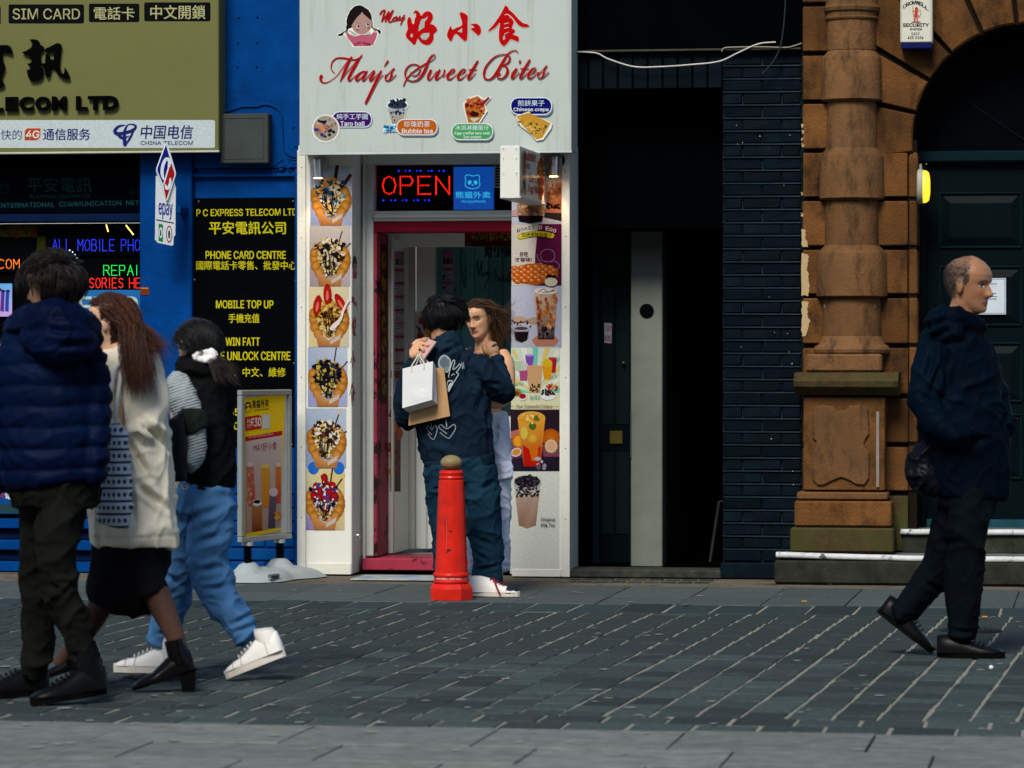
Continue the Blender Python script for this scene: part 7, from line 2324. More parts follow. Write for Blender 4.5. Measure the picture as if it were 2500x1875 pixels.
# right arm and hand closing on the woman's shoulder
Yh = YM + .30
wr_ = at(1206, 868, Yh - .02)
shp += [limb([(1160, 885, YM, 24, 24), (1200, 930, YM + .03, 19, 20), (1222, 950, YM + .1, 17, 18), (1216, 905, YM + .22, 14, 14), (1206, 868, Yh - .02, 12, 12)])]
shp += [limb([(1018, 890, YM, 22, 22), (990, 960, YM + .05, 18, 18), (992, 1025, YM + .12, 15, 15), (1040, 1010, YM + .4, 12, 12)])]
pk = px(Yh, 1205)
palm = [(1206, 868), (1203, 858), (1198, 848)]
shp += [sweep([(at(1206, 868, Yh - .02), 12 * pk, 9 * pk), (at(1203, 858, Yh - .03), 17 * pk, 9 * pk), (at(1199, 849, Yh - .02), 17 * pk, 8 * pk)], 14)]
for i, (du, dv) in enumerate(((-15, 4), (-6, -1), (3, -3), (11, -1))):
    shp += [finger([at(1199 + du, 851 + dv * .4, Yh - .025), at(1197 + du * 1.1, 842 + dv, Yh - .02), at(1195 + du * 1.1, 838 + dv, Yh + .01), at(1195 + du * 1.05, 842 + dv, Yh + .03)], 4.3 * pk)]
shp += [finger([at(1190, 864, Yh - .03), at(1183, 857, Yh - .03), at(1180, 849, Yh - .01)], 4.6 * pk)]
SK_D = (.33, .17, .09)
person_body(pm, shp, hd, SK_D, lips=(.3, .12, .09), brow=(.02, .015, .012))
# hoodie
f = lambda u, v, Y=YM: at(u, v, Y)
fold = lambda a, b, w, d, Y=None: (at(*a, YM - .12 if Y is None else Y), at(*b, YM - .12 if Y is None else Y), w, d)
hood_sh = [limb([(1090, 838, YM, 30, 32), (1088, 862, YM, 66, 48), (1090, 885, YM, 86, 54), (1094, 940, YM, 92, 60), (1104, 1010, YM, 92, 64), (1113, 1070, YM, 91, 64), (1119, 1110, YM, 88, 62), (1120, 1134, YM, 80, 56)]),
           limb([(1155, 885, YM, 34, 36), (1192, 918, YM + .0, 32, 32), (1222, 950, YM + .06, 29, 30), (1226, 955, YM + .10, 27, 28), (1222, 915, YM + .2, 23, 23), (1209, 878, Yh - .03, 17, 17), (1207, 872, Yh - .02, 15, 15)]),
           limb([(1020, 888, YM, 30, 34), (998, 930, YM + .02, 27, 30), (990, 985, YM + .05, 27, 28), (995, 1025, YM + .12, 24, 26), (1030, 1015, YM + .35, 18, 18)]),
           # hood lying on the shoulders
           limb([(1060, 850, YM + .02, 26, 26), (1076, 836, YM - .04, 26, 24), (1098, 836, YM - .06, 27, 24), (1114, 848, YM - .02, 20, 22)]),
           limb([(1058, 862, YM - .03, 22, 20), (1080, 868, YM - .10, 34, 18), (1108, 862, YM - .08, 26, 18), (1120, 850, YM - .02, 16, 16)])]
hd_o = garment('hoodie', hood_sh, .0065, mat_navyhood, pm, 2, (.013, 6, (1, 1, .9)), [fold((1160, 905), (1190, 960), .018, -.016), fold((1178, 960), (1165, 1010), .02, -.012), fold((1118, 845), (1066, 872), .012, -.016, YM - .16), fold((1190, 985), (1196, 1090), .012, -.012), fold((1220, 940), (1196, 935), .012, -.012), fold((1030, 1080), (1130, 1110), .02, .008), fold((1215, 975), (1190, 930), .012, -.01)], 3)
garment('waistband', [limb([(1120, 1118, YM, 86, 61), (1121, 1128, YM, 88, 62), (1121, 1141, YM, 84, 60)])], .007, mat_navyhood, hd_o, 3)
# white line print on the back: round shape, open hand strokes, two round shapes below (plain stand-ins)
def back_y(u, v):
    c = 1094 + max(0, (v - 940)) * .14
    e = 1 - min(.95, ((u - c) / 92) ** 2)
    return YM - (60 + max(0, min(6, (v - 960) * .06))) * px(YM) * math.sqrt(max(e, .05)) - .016
class BackPrint(Print):
    def P(s, x, y, o=None):
        u, v = s.cv(x, y); return at(u, v, back_y(u, v) - (s.off if o is None else o) - .002)
bp = BackPrint(facade(0), crop(960, 680, 4.147), lift=.0); bp2 = BackPrint(facade(0), crop(960, 680, 4.147), lift=.0)
WL = 'a8b0b0'
bp.oval(518, 860, 66, 88, '6a7880', 22); bp.brush([(518, 775, 8), (575, 820, 8), (578, 890, 8), (540, 950, 8), (480, 900, 8), (462, 850, 8), (485, 795, 8), (518, 775, 8)], WL)
for i in range(7): bp.brush([(478 + i * 13, 800 + abs(i - 3) * 8, 4), (484 + i * 12, 900 - abs(i - 3) * 6, 4)], '2a343c')
bp.brush([(560, 1000, 7), (575, 920, 8), (600, 840, 8), (618, 825, 8), (622, 850, 8), (605, 920, 7), (640, 900, 7), (672, 868, 8), (685, 880, 8), (655, 930, 8), (640, 950, 8), (660, 965, 8), (650, 990, 8), (610, 1050, 8), (570, 1080, 8)], WL)
bp.brush([(545, 1080, 8), (555, 1040, 10), (590, 1035, 10), (605, 1060, 9), (590, 1090, 8)], WL); bp.poly([(552, 1090), (585, 1050), (600, 1075), (565, 1150), (550, 1140)], WL)
bp.brush([(695, 850, 5), (702, 915, 5)], WL); bp.brush([(710, 850, 5), (716, 910, 5)], WL); bp.brush([(590, 985, 5), (605, 965, 6), (620, 975, 5)], WL)
for (x0, x1, y0) in ((330, 445, 1500), (455, 630, 1490)):
    xm = (x0 + x1) / 2
    bp2.brush([(xm, y0 + 80, 7), (x0 + 10, y0 + 20, 7), (x0 + 30, y0 - 10, 7), (xm, y0 + 30, 7), (x1 - 20, y0 - 12, 7), (x1, y0 + 30, 7), (xm + 30, y0 + 120, 7), (xm, y0 + 120, 6), (x0 + 20, y0 + 70, 6)], '8c9498')
    bp2.brush([(xm - 10, y0 - 60, 9), (xm, y0 + 10, 8)], '8c9498')
bp.build('back_print', mat_print, hd_o); bp2.build('back_print', mat_print, hd_o)
# trousers
tr_sh = [limb([(1121, 1122, YM, 80, 58), (1122, 1150, YM, 84, 62), (1126, 1180, YM, 82, 60)]),
         limb([(1156, 1150, YM, 52, 54), (1172, 1210, YM, 50, 50), (1182, 1280, YM - .01, 44, 46), (1188, 1340, YM - .01, 38, 42), (1190, 1385, YM, 36, 40), (1188, 1415, YM, 38, 42), (1188, 1433, YM, 34, 40)]),
         limb([(1086, 1150, YM, 52, 54), (1090, 1220, YM + .03, 46, 48), (1096, 1300, YM + .06, 40, 44), (1098, 1380, YM + .1, 36, 40), (1098, 1428, YM + .1, 34, 38)])]
garment('trousers', tr_sh, .007, mat_sweat, pm, 2, (.015, 6, (1, 1, 1.0)), [fold((1212, 1170), (1165, 1200), .014, -.012), fold((1150, 1310), (1210, 1335), .014, -.012), fold((1150, 1345), (1195, 1372), .012, -.012), fold((1160, 1395), (1222, 1380), .01, -.014), fold((1152, 1412), (1215, 1418), .01, -.012), fold((1130, 1200), (1145, 1280), .014, -.014)], 6)
# hair: thick black, swept forward
hr = Hair()
DKH = (.0065, .007, .008)
def hairline(x, y, z, al):
    if y > .16: return z > .74
    if y > -.02: return z > .56
    return z > .20 - .12 * min(1, (-y) / .3)
hr.cap(hd, hairline, .04, DKH, wob=.05)
rh = random.Random(21)
def flow_hair(H, head, test, n, length, r, c, rr_, fwd=(.1, .6), lift=.25, side=.3, lay=.06, curl=1.0):
    for i in range(n):
        al = rr_.uniform(0, 6.283); z = rr_.uniform(.08, .99)
        x, y, _ = head.surf(al, z, lay)
        if not test(x, y, z, al): continue
        p = head.w(x, y, z + .03)
        L_ = rr_.uniform(*length)
        cen = head.w(0, -.04, .52)
        k = noise.noise(p * 16) * 1.2
        dn = (-head.U * rr_.uniform(.6, 1) + head.F * rr_.uniform(*fwd) + head.X * (k * side + rr_.uniform(-.15, .15)))
        if z > .78: dn = head.F * rr_.uniform(.3, 1) + head.X * (k + math.copysign(.4, x) + rr_.uniform(-.3, .3)) - head.U * .15
        pts = [p]
        for j in range(4):
            out = (p - cen).normalized()
            t = dn - out * dn.dot(out)
            t = t.normalized() if t.length > .01 else dn.normalized()
            p = p + t * L_ / 4 + out * (lift * L_ * (.22, .10, -.02, -.10)[j])
            pts.append(p + noise.noise_vector(p * 26 + Vector((i % 7 * .12, 0, 0))) * (.006 + .004 * j) * curl)
        H.lock(pts, rr_.uniform(*r), shade(c, rr_, .6), 4)
flow_hair(hr, hd, hairline, 3800, (.06, .12), (.0008, .0019), DKH, rh, lift=.28, lay=.05, curl=1.2)
hr.build('hair', mat_hair, pm)
# trainers
mat_sole = M('off_white_sole', (.55, .50, .42), .6, .15, 30, dirt=(.2, .17, .13), dcov=.4, dscale=20)
mat_shw = M('white_leather', (.62, .60, .56), .4, .06, 20)
mat_shb = M('black_leather_panel', (.012, .02, .03), .4)
mat_shr = M('red_lace', (.22, .012, .02), .6)
h0, t0 = gnd(1150, 1455), gnd(1250, 1457)
t0 = h0 + (t0 - h0).normalized() * .275
so = shoe(pm, h0 + UP * .002, t0 + UP * .002, (mat_shw, mat_sole), .098, .11, laces=mat_shr, sole_h=.028)
X_ = (t0 - h0).normalized()
m = MB(); vs, fs = sweep([(h0 + X_ * .215 + UP * .030, .047, .034), (h0 + X_ * .245 + UP * .030, .038, .030), (h0 + X_ * .272 + UP * .028, .02, .016)], 16, side=UP)
mq = MB().add(vs, fs, 0, True).build('toe_panel', mat_shb, so)
m = MB().tube([h0 + X_ * .13 + UP * .10 - FWD * .05, h0 + X_ * .15 + UP * .05 - FWD * .075, h0 + X_ * .17 + UP * .012 - FWD * .08], .005, 6, cr=4); m.build('loose_lace', mat_shr, so)
h1 = h0 + Vector((-.2, .12, 0)); shoe(pm, h1 + UP * .002, h1 + X_ * .27 + UP * .002, (mat_shw, mat_sole), .098, .11, laces=mat_shr, sole_h=.028)

# ---------------------------------------------------------------- woman facing him
YE = YM + .36
pw_ = empty('person', (at(1200, 1440, YE).x, YE, 0), 'person with windblown brown hair in strap top and white trousers, hugging', 'person', 'people in the street')
he = Head((1159, 730, YE - .02), -28, .224, tilt=9, roll=8, sx=.94, nose=.8)
SK_E = (.54, .30, .165)
shp = he.shape() + [he.neck(at(1182, 862, YE + .02), .22, .25)]
shp += [limb([(1182, 858, YE, 30, 30), (1184, 876, YE, 58, 36), (1184, 900, YE, 56, 40), (1180, 950, YE, 46, 38), (1184, 1000, YE, 40, 34), (1188, 1040, YE, 50, 40), (1186, 1060, YE, 48, 40)]),
        limb([(1170, 1050, YE, 28, 30), (1175, 1200, YE, 22, 26), (1178, 1300, YE, 18, 20), (1180, 1415, YE, 14, 16)]), limb([(1208, 1050, YE, 28, 30), (1214, 1200, YE, 22, 26), (1214, 1300, YE, 18, 20), (1214, 1415, YE, 14, 16)]),
        limb([(1222, 868, YE - .01, 22, 24), (1236, 890, YE - .04, 20, 22), (1240, 930, YE - .06, 18, 20), (1238, 968, YE - .10, 16, 18), (1210, 985, YE - .22, 14, 14), (1180, 975, YE - .3, 11, 12)])]
# her other arm round his neck, hand on his back holding phone and bag handles
Yb = YM - .16
wb = at(1030, 838, Yb + .10)
shp += [limb([(1140, 872, YE, 20, 22), (1090, 850, YE - .05, 15, 16), (1045, 836, YM + .06, 13, 13), (1030, 838, Yb + .10, 11, 11)])]
pb_ = px(Yb, 1020)
shp += [sweep([(at(1034, 838, Yb + .08), 12 * pb_, 8 * pb_), (at(1024, 842, Yb + .03), 16 * pb_, 9 * pb_), (at(1014, 850, Yb), 15 * pb_, 8 * pb_)], 14)]
FP = (((1022, 840), (1030, 850), (1034, 858), (1031, 863)), ((1015, 843), (1019, 858), (1024, 866), (1023, 872)), ((1008, 848), (1010, 862), (1015, 870), (1016, 875)), ((1003, 854), (1003, 866), (1007, 873), (1010, 877)))
for i, q in enumerate(FP):
    shp += [finger([at(*q[0], Yb), at(*q[1], Yb - .035), at(*q[2], Yb - .035), at(*q[3], Yb - .015)], (4.4, 4.5, 4.3, 3.8)[i] * pb_)]
shp += [finger([at(1030, 838, Yb + .02), at(1041, 842, Yb - .01), at(1048, 848, Yb - .015)], 4.6 * pb_)]
person_body(pw_, shp, he, SK_E, voxel=.0048, lips=(.32, .10, .08), brow=(.035, .02, .012), closed=True)
# strap top and white trousers
mat_top = cloth('dark_denim_top', (.03, .04, .06))
garment('strap_top', [limb([(1184, 892, YE, 58, 42), (1182, 930, YE, 54, 42), (1184, 975, YE, 46, 38), (1186, 990, YE, 44, 37)]), limb([(1150, 895, YE - .06, 8, 8), (1146, 868, YE - .05, 7, 7), (1148, 850, YE, 7, 7)]), limb([(1212, 895, YE - .08, 9, 9), (1210, 872, YE - .09, 9, 9), (1206, 852, YE - .04, 8, 8)]),
                      limb([(1208, 852, YE - .08, 12, 7), (1202, 843, YE - .09, 9, 7)])], .006, mat_top, pw_, 3, (.003, 12, (1, 1, 1)))
fo = lambda a, b, w, d: (at(*a, YE - .1), at(*b, YE - .1), w, d)
garment('trousers', [limb([(1186, 1010, YE, 50, 40), (1188, 1045, YE, 56, 46), (1190, 1080, YE, 58, 48)]), limb([(1168, 1070, YE, 36, 40), (1172, 1200, YE, 34, 38), (1176, 1310, YE, 32, 36), (1178, 1400, YE, 34, 38)]), limb([(1208, 1070, YE, 36, 40), (1212, 1150, YE, 36, 40), (1214, 1200, YE, 34, 38), (1215, 1310, YE, 30, 36), (1214, 1380, YE, 30, 36), (1216, 1398, YE, 24, 30)]),
                     limb([(1232, 1130, YE - .06, 16, 18), (1234, 1150, YE - .06, 19, 20), (1230, 1168, YE - .06, 16, 18)])], .007, mat_denimw, pw_, 2, (.011, 9, (1, 1, .9)), [fo((1205, 1040), (1235, 1060), .01, -.008), fo((1240, 1170), (1205, 1180), .01, -.01), fo((1240, 1230), (1240, 1370), .006, .005), fo((1205, 1375), (1245, 1385), .008, -.01)], 8)
h2 = at(1205, 1440, YE); h2.z = .002
shoe(pw_, h2, h2 + Vector((-.05, -.24, 0)), (mat_shw, mat_sole), .09, .10, name='shoe')
h3 = at(1172, 1440, YE); h3.z = .002
shoe(pw_, h3, h3 + Vector((-.05, -.24, 0)), (mat_shw, mat_sole), .09, .10, name='shoe')
# windblown hair
hw = Hair()
BR = (.030, .016, .009); GOLD = (.12, .058, .022)
def hl_e(x, y, z, al):
    if y > .14: return z > .82 - .12 * abs(x)
    if y > -.05: return z > .58
    return z > .12
hw.cap(he, hl_e, .03, BR)
re_ = random.Random(5)
for i in range(3200):
    al = re_.uniform(0, 6.283); z = re_.uniform(.3, .99)
    x, y, _ = he.surf(al, z, .045)
    if not hl_e(x, y, z, al): continue
    p0 = he.w(x, y, z + .02)
    t = re_.random()
    # target: swept to the right of the picture by the wind
    if t < .62:
        e = at(1208 + re_.uniform(-14, 26), 790 + re_.uniform(-30, 90), YE + re_.uniform(-.02, .14)); mid = at(1190 + re_.uniform(-10, 18), 752 + re_.uniform(-12, 30), YE + re_.uniform(-.06, .12))
    elif t < .93:
        e = at(1235 + re_.uniform(-15, 22), 780 + re_.uniform(-18, 60), YE + re_.uniform(-.05, .16)); mid = at(1202 + re_.uniform(-10, 12), 760 + re_.uniform(-14, 14), YE + re_.uniform(-.05, .1))
    else:
        e = at(1258 + re_.uniform(-12, 8), 735 + re_.uniform(-12, 110), YE + re_.uniform(-.05, .1)); mid = at(1222, 775 + re_.uniform(-10, 30), YE)
    mid = mid + noise.noise_vector(mid * 30) * .012; e = e + noise.noise_vector(e * 20) * .02
    mid2 = mid.lerp(e, .55) + Vector((re_.uniform(-.012, .012), 0, re_.uniform(-.035, .035)))
    c = shade(BR if re_.random() < .74 else GOLD, re_, .45)
    hw.lock([p0, p0.lerp(mid, .5) + (p0 - he.w(0, 0, .5)).normalized() * .012, mid, mid2, e], re_.uniform(.0005, .0013) if t < .93 else re_.uniform(.0005, .0009), c, 4)
# dark mass behind the neck
for i in range(90):
    p0 = he.w(re_.uniform(-.25, .3), -.38, re_.uniform(.2, .6))
    e = at(1215 + re_.uniform(-20, 25), 855 + re_.uniform(-15, 35), YE + .12); hw.lock([p0, p0.lerp(e, .5) + RGT * .02, e], re_.uniform(.003, .006), shade(BR, re_, .5), 4)
# loose strands over the face
for (pts) in (((1165, 742), (1150, 752), (1138, 765), (1130, 790)), ((1160, 740), (1145, 758), (1137, 772), (1142, 780)), ((1172, 745), (1178, 760), (1185, 770)), ((1150, 745), (1140, 760), (1133, 800), (1137, 820)), ((1140, 820), (1165, 836), (1190, 830), (1225, 810), (1262, 770))):
    hw.lock([at(u, v, YE - .15) for u, v in pts], .0016, BR, 4)
hw.build('hair', mat_hair, pw_)

# ---------------------------------------------------------------- bags and phone in her hand
mat_wbag = M('white_paper_bag', (.66, .66, .64), .6, .04, 9, .0012, 14)
mat_kraft = M('brown_kraft_bag', (.42, .25, .115), .7, .08, 12, .0025, 16)
mat_rope = M('paper_handle', (.62, .58, .50), .8)
kc = crop(960, 680, 4.147)
def paper_bag(front, Yf, side, name, label, mat, handle, hc):
    """front: crop corners TL, TR, BR, BL of the front face; side: crop TR2, BR2 of the far side edge"""
    o = empty(name, tuple(at(*kc(*front[3]), Yf)), label, 'bag', 'paper bags hanging from one hand')
    TL, TR, BR_, BL = [at(*kc(*p), Yf) for p in front]
    d = .085
    TR2, BR2 = at(*kc(*side[0]), Yf + d), at(*kc(*side[1]), Yf + d)
    TL2 = TL + (TR2 - TR); BL2 = BL + (BR2 - BR_)
    def grid(a, b, c, e, n=6, m=8, s=1):
        vs = []
        for j in range(m + 1):
            for i in range(n + 1):
                p = a.lerp(b, i / n).lerp(e.lerp(c, i / n), j / m)
                k = (i / n) * (1 - i / n) * 4 * (j / m)
                p = p + (b - a).cross(e - a).normalized() * (noise.noise(p * 14 + Vector((s, 0, 0))) * .006 * k)
                vs.append(p)
        fs = [[j * (n + 1) + i, j * (n + 1) + i + 1, (j + 1) * (n + 1) + i + 1, (j + 1) * (n + 1) + i] for j in range(m) for i in range(n)]
        return vs, fs
    m = MB()
    for q in ((TL, TR, BR_, BL), (TR, TR2, BR2, BR_), (TR2, TL2, BL2, BR2), (TL2, TL, BL, BL2), (BL, BR_, BR2, BL2)):
        m.add(*grid(*q))
    b = m.build('paper_body', mat, o)
    for off in (0, 1):
        A = (TL.lerp(TR, .30) if not off else TL2.lerp(TR2, .30)); B = (TL.lerp(TR, .70) if not off else TL2.lerp(TR2, .70))
        H = at(*kc(*hc[off]), Yf + .04 * off)
        MB().tube([A - UP * .03, A, A.lerp(H, .6), H, B.lerp(H, .6), B, B - UP * .03], .0042, 8, cr=4).build('handle', mat_rope, o)
    return o
paper_bag([(95, 912), (402, 838), (392, 1228), (92, 1312)], Yb - .13, [(428, 880), (448, 1270)], 'white_paper_bag', 'white paper bag hanging from a hand in front of the brown one', mat_wbag, 1, [(258, 770), (275, 762)])
paper_bag([(195, 905), (512, 905), (575, 1392), (155, 1490)], Yb - .03, [(520, 912), (572, 1380)], 'brown_paper_bag', 'brown paper bag hanging behind the white one', mat_kraft, 1, [(262, 775), (280, 770)])
m = MB()
p0, p1 = at(*kc(312, 752), Yb - .03), at(*kc(372, 668), Yb - .01)
ax_ = (p1 - p0).normalized(); sd_ = (RGT * .75 + UP * .35 - FWD * .2); sd_ = (sd_ - ax_ * sd_.dot(ax_)).normalized(); nn_ = ax_.cross(sd_)
vs = [p0 + ax_ * a + sd_ * b + nn_ * c for a in (-.04, .085) for b in (-.03, .03) for c in (-.004, .004)]
m.add(vs, [(0, 1, 3, 2), (4, 6, 7, 5), (0, 4, 5, 1), (2, 3, 7, 6), (0, 2, 6, 4), (1, 5, 7, 3)])
tag(m.build('mobile_phone', M('pink_phone_case', (.45, .26, .24), .35)), 'pinkish mobile phone held in the hand above the paper bags', 'phone')

# ---------------------------------------------------------------- man in the puffer jacket, walking left
YA = gnd(180, 1712).y
pa = empty('person', (at(150, 1712, YA).x, YA, 0), 'person in quilted navy jacket and dark trousers walking left, nearest the camera', 'person', 'people in the street')
ha = Head((118, 624, YA), -116, .232, tilt=6)
SK_A = (.36, .19, .11)
LG1 = [(156, 1190, YA - .02, 60, 60), (140, 1320, YA - .06, 50, 52), (148, 1430, YA - .08, 43, 45), (184, 1530, YA - .06, 38, 40), (204, 1620, YA - .05, 34, 36), (210, 1662, YA - .05, 27, 30)]
LG2 = [(104, 1190, YA + .04, 58, 60), (94, 1320, YA + .08, 48, 50), (90, 1430, YA + .09, 41, 42), (94, 1533, YA + .1, 38, 38), (86, 1622, YA + .1, 36, 36), (76, 1655, YA + .1, 28, 30)]
slim = lambda q, k: [(u, v, y, a * k, b * k) for u, v, y, a, b in q]
person_body(pa, ha.shape() + [ha.neck(at(120, 800, YA)), limb([(120, 795, YA, 60, 50), (118, 850, YA, 120, 80), (125, 950, YA, 115, 80), (130, 1100, YA, 100, 80), (130, 1200, YA, 90, 78)]), limb(slim(LG1, .7)), limb(slim(LG2, .7)),
            limb([(20, 850, YA, 45, 45), (-30, 960, YA - .02, 35, 35), (-50, 1060, YA - .04, 30, 30), (-36, 1150, YA - .1, 22, 22), (-10, 1190, YA - .02, 20, 16)]), limb([(222, 870, YA, 30, 36), (232, 960, YA, 26, 32), (232, 1060, YA - .02, 22, 28), (222, 1130, YA - .04, 18, 22), (205, 1160, YA + .04, 16, 16)])], ha, SK_A, voxel=.007, lips=(.3, .12, .1), brow=(.02, .02, .02))
mat_puff = M('navy_quilted_nylon', (.0008, .0028, .017), .55, .2, 9, .0012, 70, spec=.09, hue=(.001, .0065, .028))
puff = [limb([(122, 800, YA, 70, 62), (118, 830, YA, 112, 84), (118, 880, YA, 136, 98), (122, 950, YA, 138, 104), (126, 1050, YA, 136, 104), (130, 1120, YA, 134, 102), (132, 1170, YA, 132, 98), (134, 1186, YA, 120, 90)]),
        limb([(14, 862, YA, 66, 70), (-20, 960, YA - .02, 62, 62), (-36, 1060, YA - .04, 58, 58), (-26, 1165, YA - .06, 52, 50), (-10, 1200, YA - .04, 40, 40)]),
        limb([(222, 870, YA, 40, 50), (236, 960, YA, 36, 46), (238, 1060, YA - .02, 32, 42), (230, 1150, YA - .04, 30, 38), (216, 1180, YA + .02, 24, 28)])]
pj = garment('puffer_jacket', puff, .009, mat_puff, pa, 5, (.006, 8, (1, 1, 1.6)), [], 4, (.080, .015, .05))
hoodsh = [limb([(40, 815, YA + .02, 36, 40), (62, 790, YA - .06, 40, 44), (110, 772, YA - .14, 40, 46), (165, 778, YA - .14, 40, 46), (208, 800, YA - .06, 36, 44), (224, 830, YA + .04, 26, 34)]),
          limb([(70, 820, YA - .12, 40, 30), (130, 830, YA - .20, 56, 34), (190, 838, YA - .17, 46, 34), (218, 850, YA - .08, 28, 28)])]
garment('hood', hoodsh, .008, mat_puff, pj, 4, (.009, 9, (1, 1, 1)), [(at(90, 800, YA - .3), at(200, 812, YA - .3), .014, -.016), (at(120, 845, YA - .3), at(225, 838, YA - .25), .014, -.016), (at(60, 815, YA - .2), at(110, 790, YA - .26), .012, -.014)], 7)
mat_olive = cloth('dark_olive_trousers', (.0036, .0042, .0034), hue=(.0065, .0072, .0056))
ff = lambda a, b, w, d: (at(*a, YA - .12), at(*b, YA - .12), w, d)
garment('trousers', [limb([(132, 1165, YA, 116, 84), (134, 1200, YA, 112, 84), (134, 1235, YA, 98, 76)]), limb(LG1), limb(LG2)], .008, mat_olive, pa, 2, (.015, 7, (1, 1, .9)), [ff((110, 1425), (160, 1445), .012, -.016), ff((130, 1410), (185, 1415), .01, .012), ff((165, 1600), (235, 1610), .012, -.016), ff((170, 1640), (235, 1648), .01, -.014), ff((70, 1330), (95, 1400), .012, -.014)], 5)
mat_bt = M('black_shoe_leather', (.003, .0035, .004), .35, .1, 30, spec=.2)
mat_bs = M('black_rubber', (.003, .003, .003), .6, spec=.05)
ha_h, ha_t = gnd(258, 1716), gnd(108, 1722)
d_ = (ha_t - ha_h).normalized()
shoe(pa, ha_h + UP * .035, ha_h + d_ * .29 + UP * .004, (mat_bt, mat_bs), .11, .115, boot=.05, laces=mat_bs, sole_h=.03)
hb_h = gnd(112, 1700); 
shoe(pa, hb_h + UP * .002, hb_h + d_ * .285 + UP * .01, (mat_bt, mat_bs), .11, .115, boot=.05, laces=mat_bs, sole_h=.03)
hA = Hair(); rA = random.Random(31)
def hl_a(x, y, z, al):
    if y > .12: return z > .74
    if y > -.06: return z > .60
    return z > .16
BKH = (.010, .008, .007)
hA.cap(ha, hl_a, .055, BKH, wob=.05)
flow_hair(hA, ha, hl_a, 3600, (.06, .11), (.0009, .0020), BKH, rA, (-.2, .3), .35, .4, .065)
hA.build('hair', mat_hair, pa)

# ---------------------------------------------------------------- woman in the beige coat
YB = gnd(430, 1688).y + .06
pbn = empty('person', (at(330, 1690, YB).x, YB, 0), 'person with long reddish brown hair in beige coat, walking left', 'person', 'people in the street')
hbh = Head((268, 716, YB), -102, .226, tilt=0, sx=.95, nose=.85)
SK_B = (.56, .34, .22)
LB1 = [(345, 1330, YB, 44, 44), (368, 1420, YB, 36, 38), (400, 1490, YB - .01, 31, 32), (430, 1560, YB - .02, 23, 24), (448, 1612, YB - .02, 18, 18)]
LB2 = [(290, 1330, YB + .1, 42, 44), (262, 1440, YB + .12, 34, 36), (215, 1530, YB + .14, 28, 28), (160, 1600, YB + .15, 19, 20), (140, 1625, YB + .15, 17, 17)]
person_body(pbn, hbh.shape() + [hbh.neck(at(290, 860, YB), .22, .25), limb([(292, 855, YB, 40, 36), (298, 880, YB, 80, 56), (305, 960, YB, 76, 56), (310, 1100, YB, 78, 58), (315, 1250, YB, 84, 62), (318, 1330, YB, 76, 60)]), limb([(340, 890, YB, 26, 30), (360, 970, YB, 20, 22), (350, 1030, YB - .02, 16, 18)])], hbh, SK_B, voxel=.007, lips=(.35, .12, .1), brow=(.05, .03, .02))
mat_coat = cloth('beige_cotton_coat', (.70, .645, .51), hue=(.60, .55, .43), rough=.8)
fb = lambda a, b, w, d: (at(*a, YB - .16), at(*b, YB - .16), w, d)
coat_sh = [limb([(288, 848, YB, 44, 44), (300, 878, YB, 82, 62), (312, 940, YB, 88, 68), (316, 1020, YB, 88, 70), (320, 1100, YB, 96, 74), (324, 1180, YB, 103, 78), (326, 1260, YB, 108, 82), (328, 1310, YB, 110, 84), (328, 1334, YB, 108, 82)]),
           limb([(345, 895, YB, 38, 44), (372, 960, YB, 34, 38), (376, 1005, YB - .01, 30, 36), (330, 1070, YB - .12, 26, 30)])]
garment('coat', coat_sh, .0085, mat_coat, pbn, 2, (.014, 6, (1, 1, .55)), [fb((275, 940), (300, 1060), .014, -.045), fb((340, 1020), (405, 1100), .013, -.032), fb((300, 1060), (360, 1170), .013, -.034), fb((330, 1180), (400, 1245), .013, -.032), fb((410, 1100), (420, 1290), .012, -.022), fb((300, 1150), (330, 1300), .02, -.024), fb((272, 900), (276, 1000), .008, .010), fb((220, 1316), (430, 1312), .005, -.007)], 9)
mat_skirt = cloth('black_skirt', (.006, .006, .007))
garment('skirt', [limb([(322, 1310, YB, 96, 74), (318, 1360, YB + .02, 96, 76), (306, 1410, YB + .03, 92, 76), (296, 1450, YB + .04, 88, 74), (290, 1468, YB + .05, 80, 70)]), limb([(330, 1380, YB, 66, 60), (362, 1430, YB - .01, 44, 48), (372, 1452, YB - .01, 38, 44)])], .009, mat_skirt, pbn, 4, (.01, 6, (1, 1, .6)))
mat_tights = M('sheer_dark_tights', (.075, .038, .028), .5, .1, 10, spec=.25)
garment('tights', [limb(LB1), limb(LB2)], .007, mat_tights, pbn, 4)
mat_pat = M('black_patent', (.003, .003, .0035), .15, .1, 20, spec=.4)
t1 = gnd(362, 1690); h1_ = gnd(478, 1690)
d_ = (t1 - h1_).normalized()
shoe(pbn, h1_ + UP * .085, h1_ + d_ * .24 + UP * .006, (mat_pat, mat_bs), .085, .09, boot=.05, heelblock=.075, sole_h=.012, name='heeled_boot', tip=.5)
t2 = gnd(105, 1676, 0); t2 = at(105, 1676, YB + .15); t2.z = .02
shoe(pbn, t2 + Vector((.235, .02, .075)), t2, (mat_pat, mat_bs), .085, .09, boot=.05, heelblock=.06, sole_h=.012, name='heeled_boot', tip=.5)
hB = Hair(); rB = random.Random(41)
BRN = (.028, .011, .007); AUB = (.13, .042, .014)
def hl_b(x, y, z, al):
    if y > .10: return z > .80
    if y > -.08: return z > .52
    return z > .05
hB.cap(hbh, hl_b, .05, BRN)
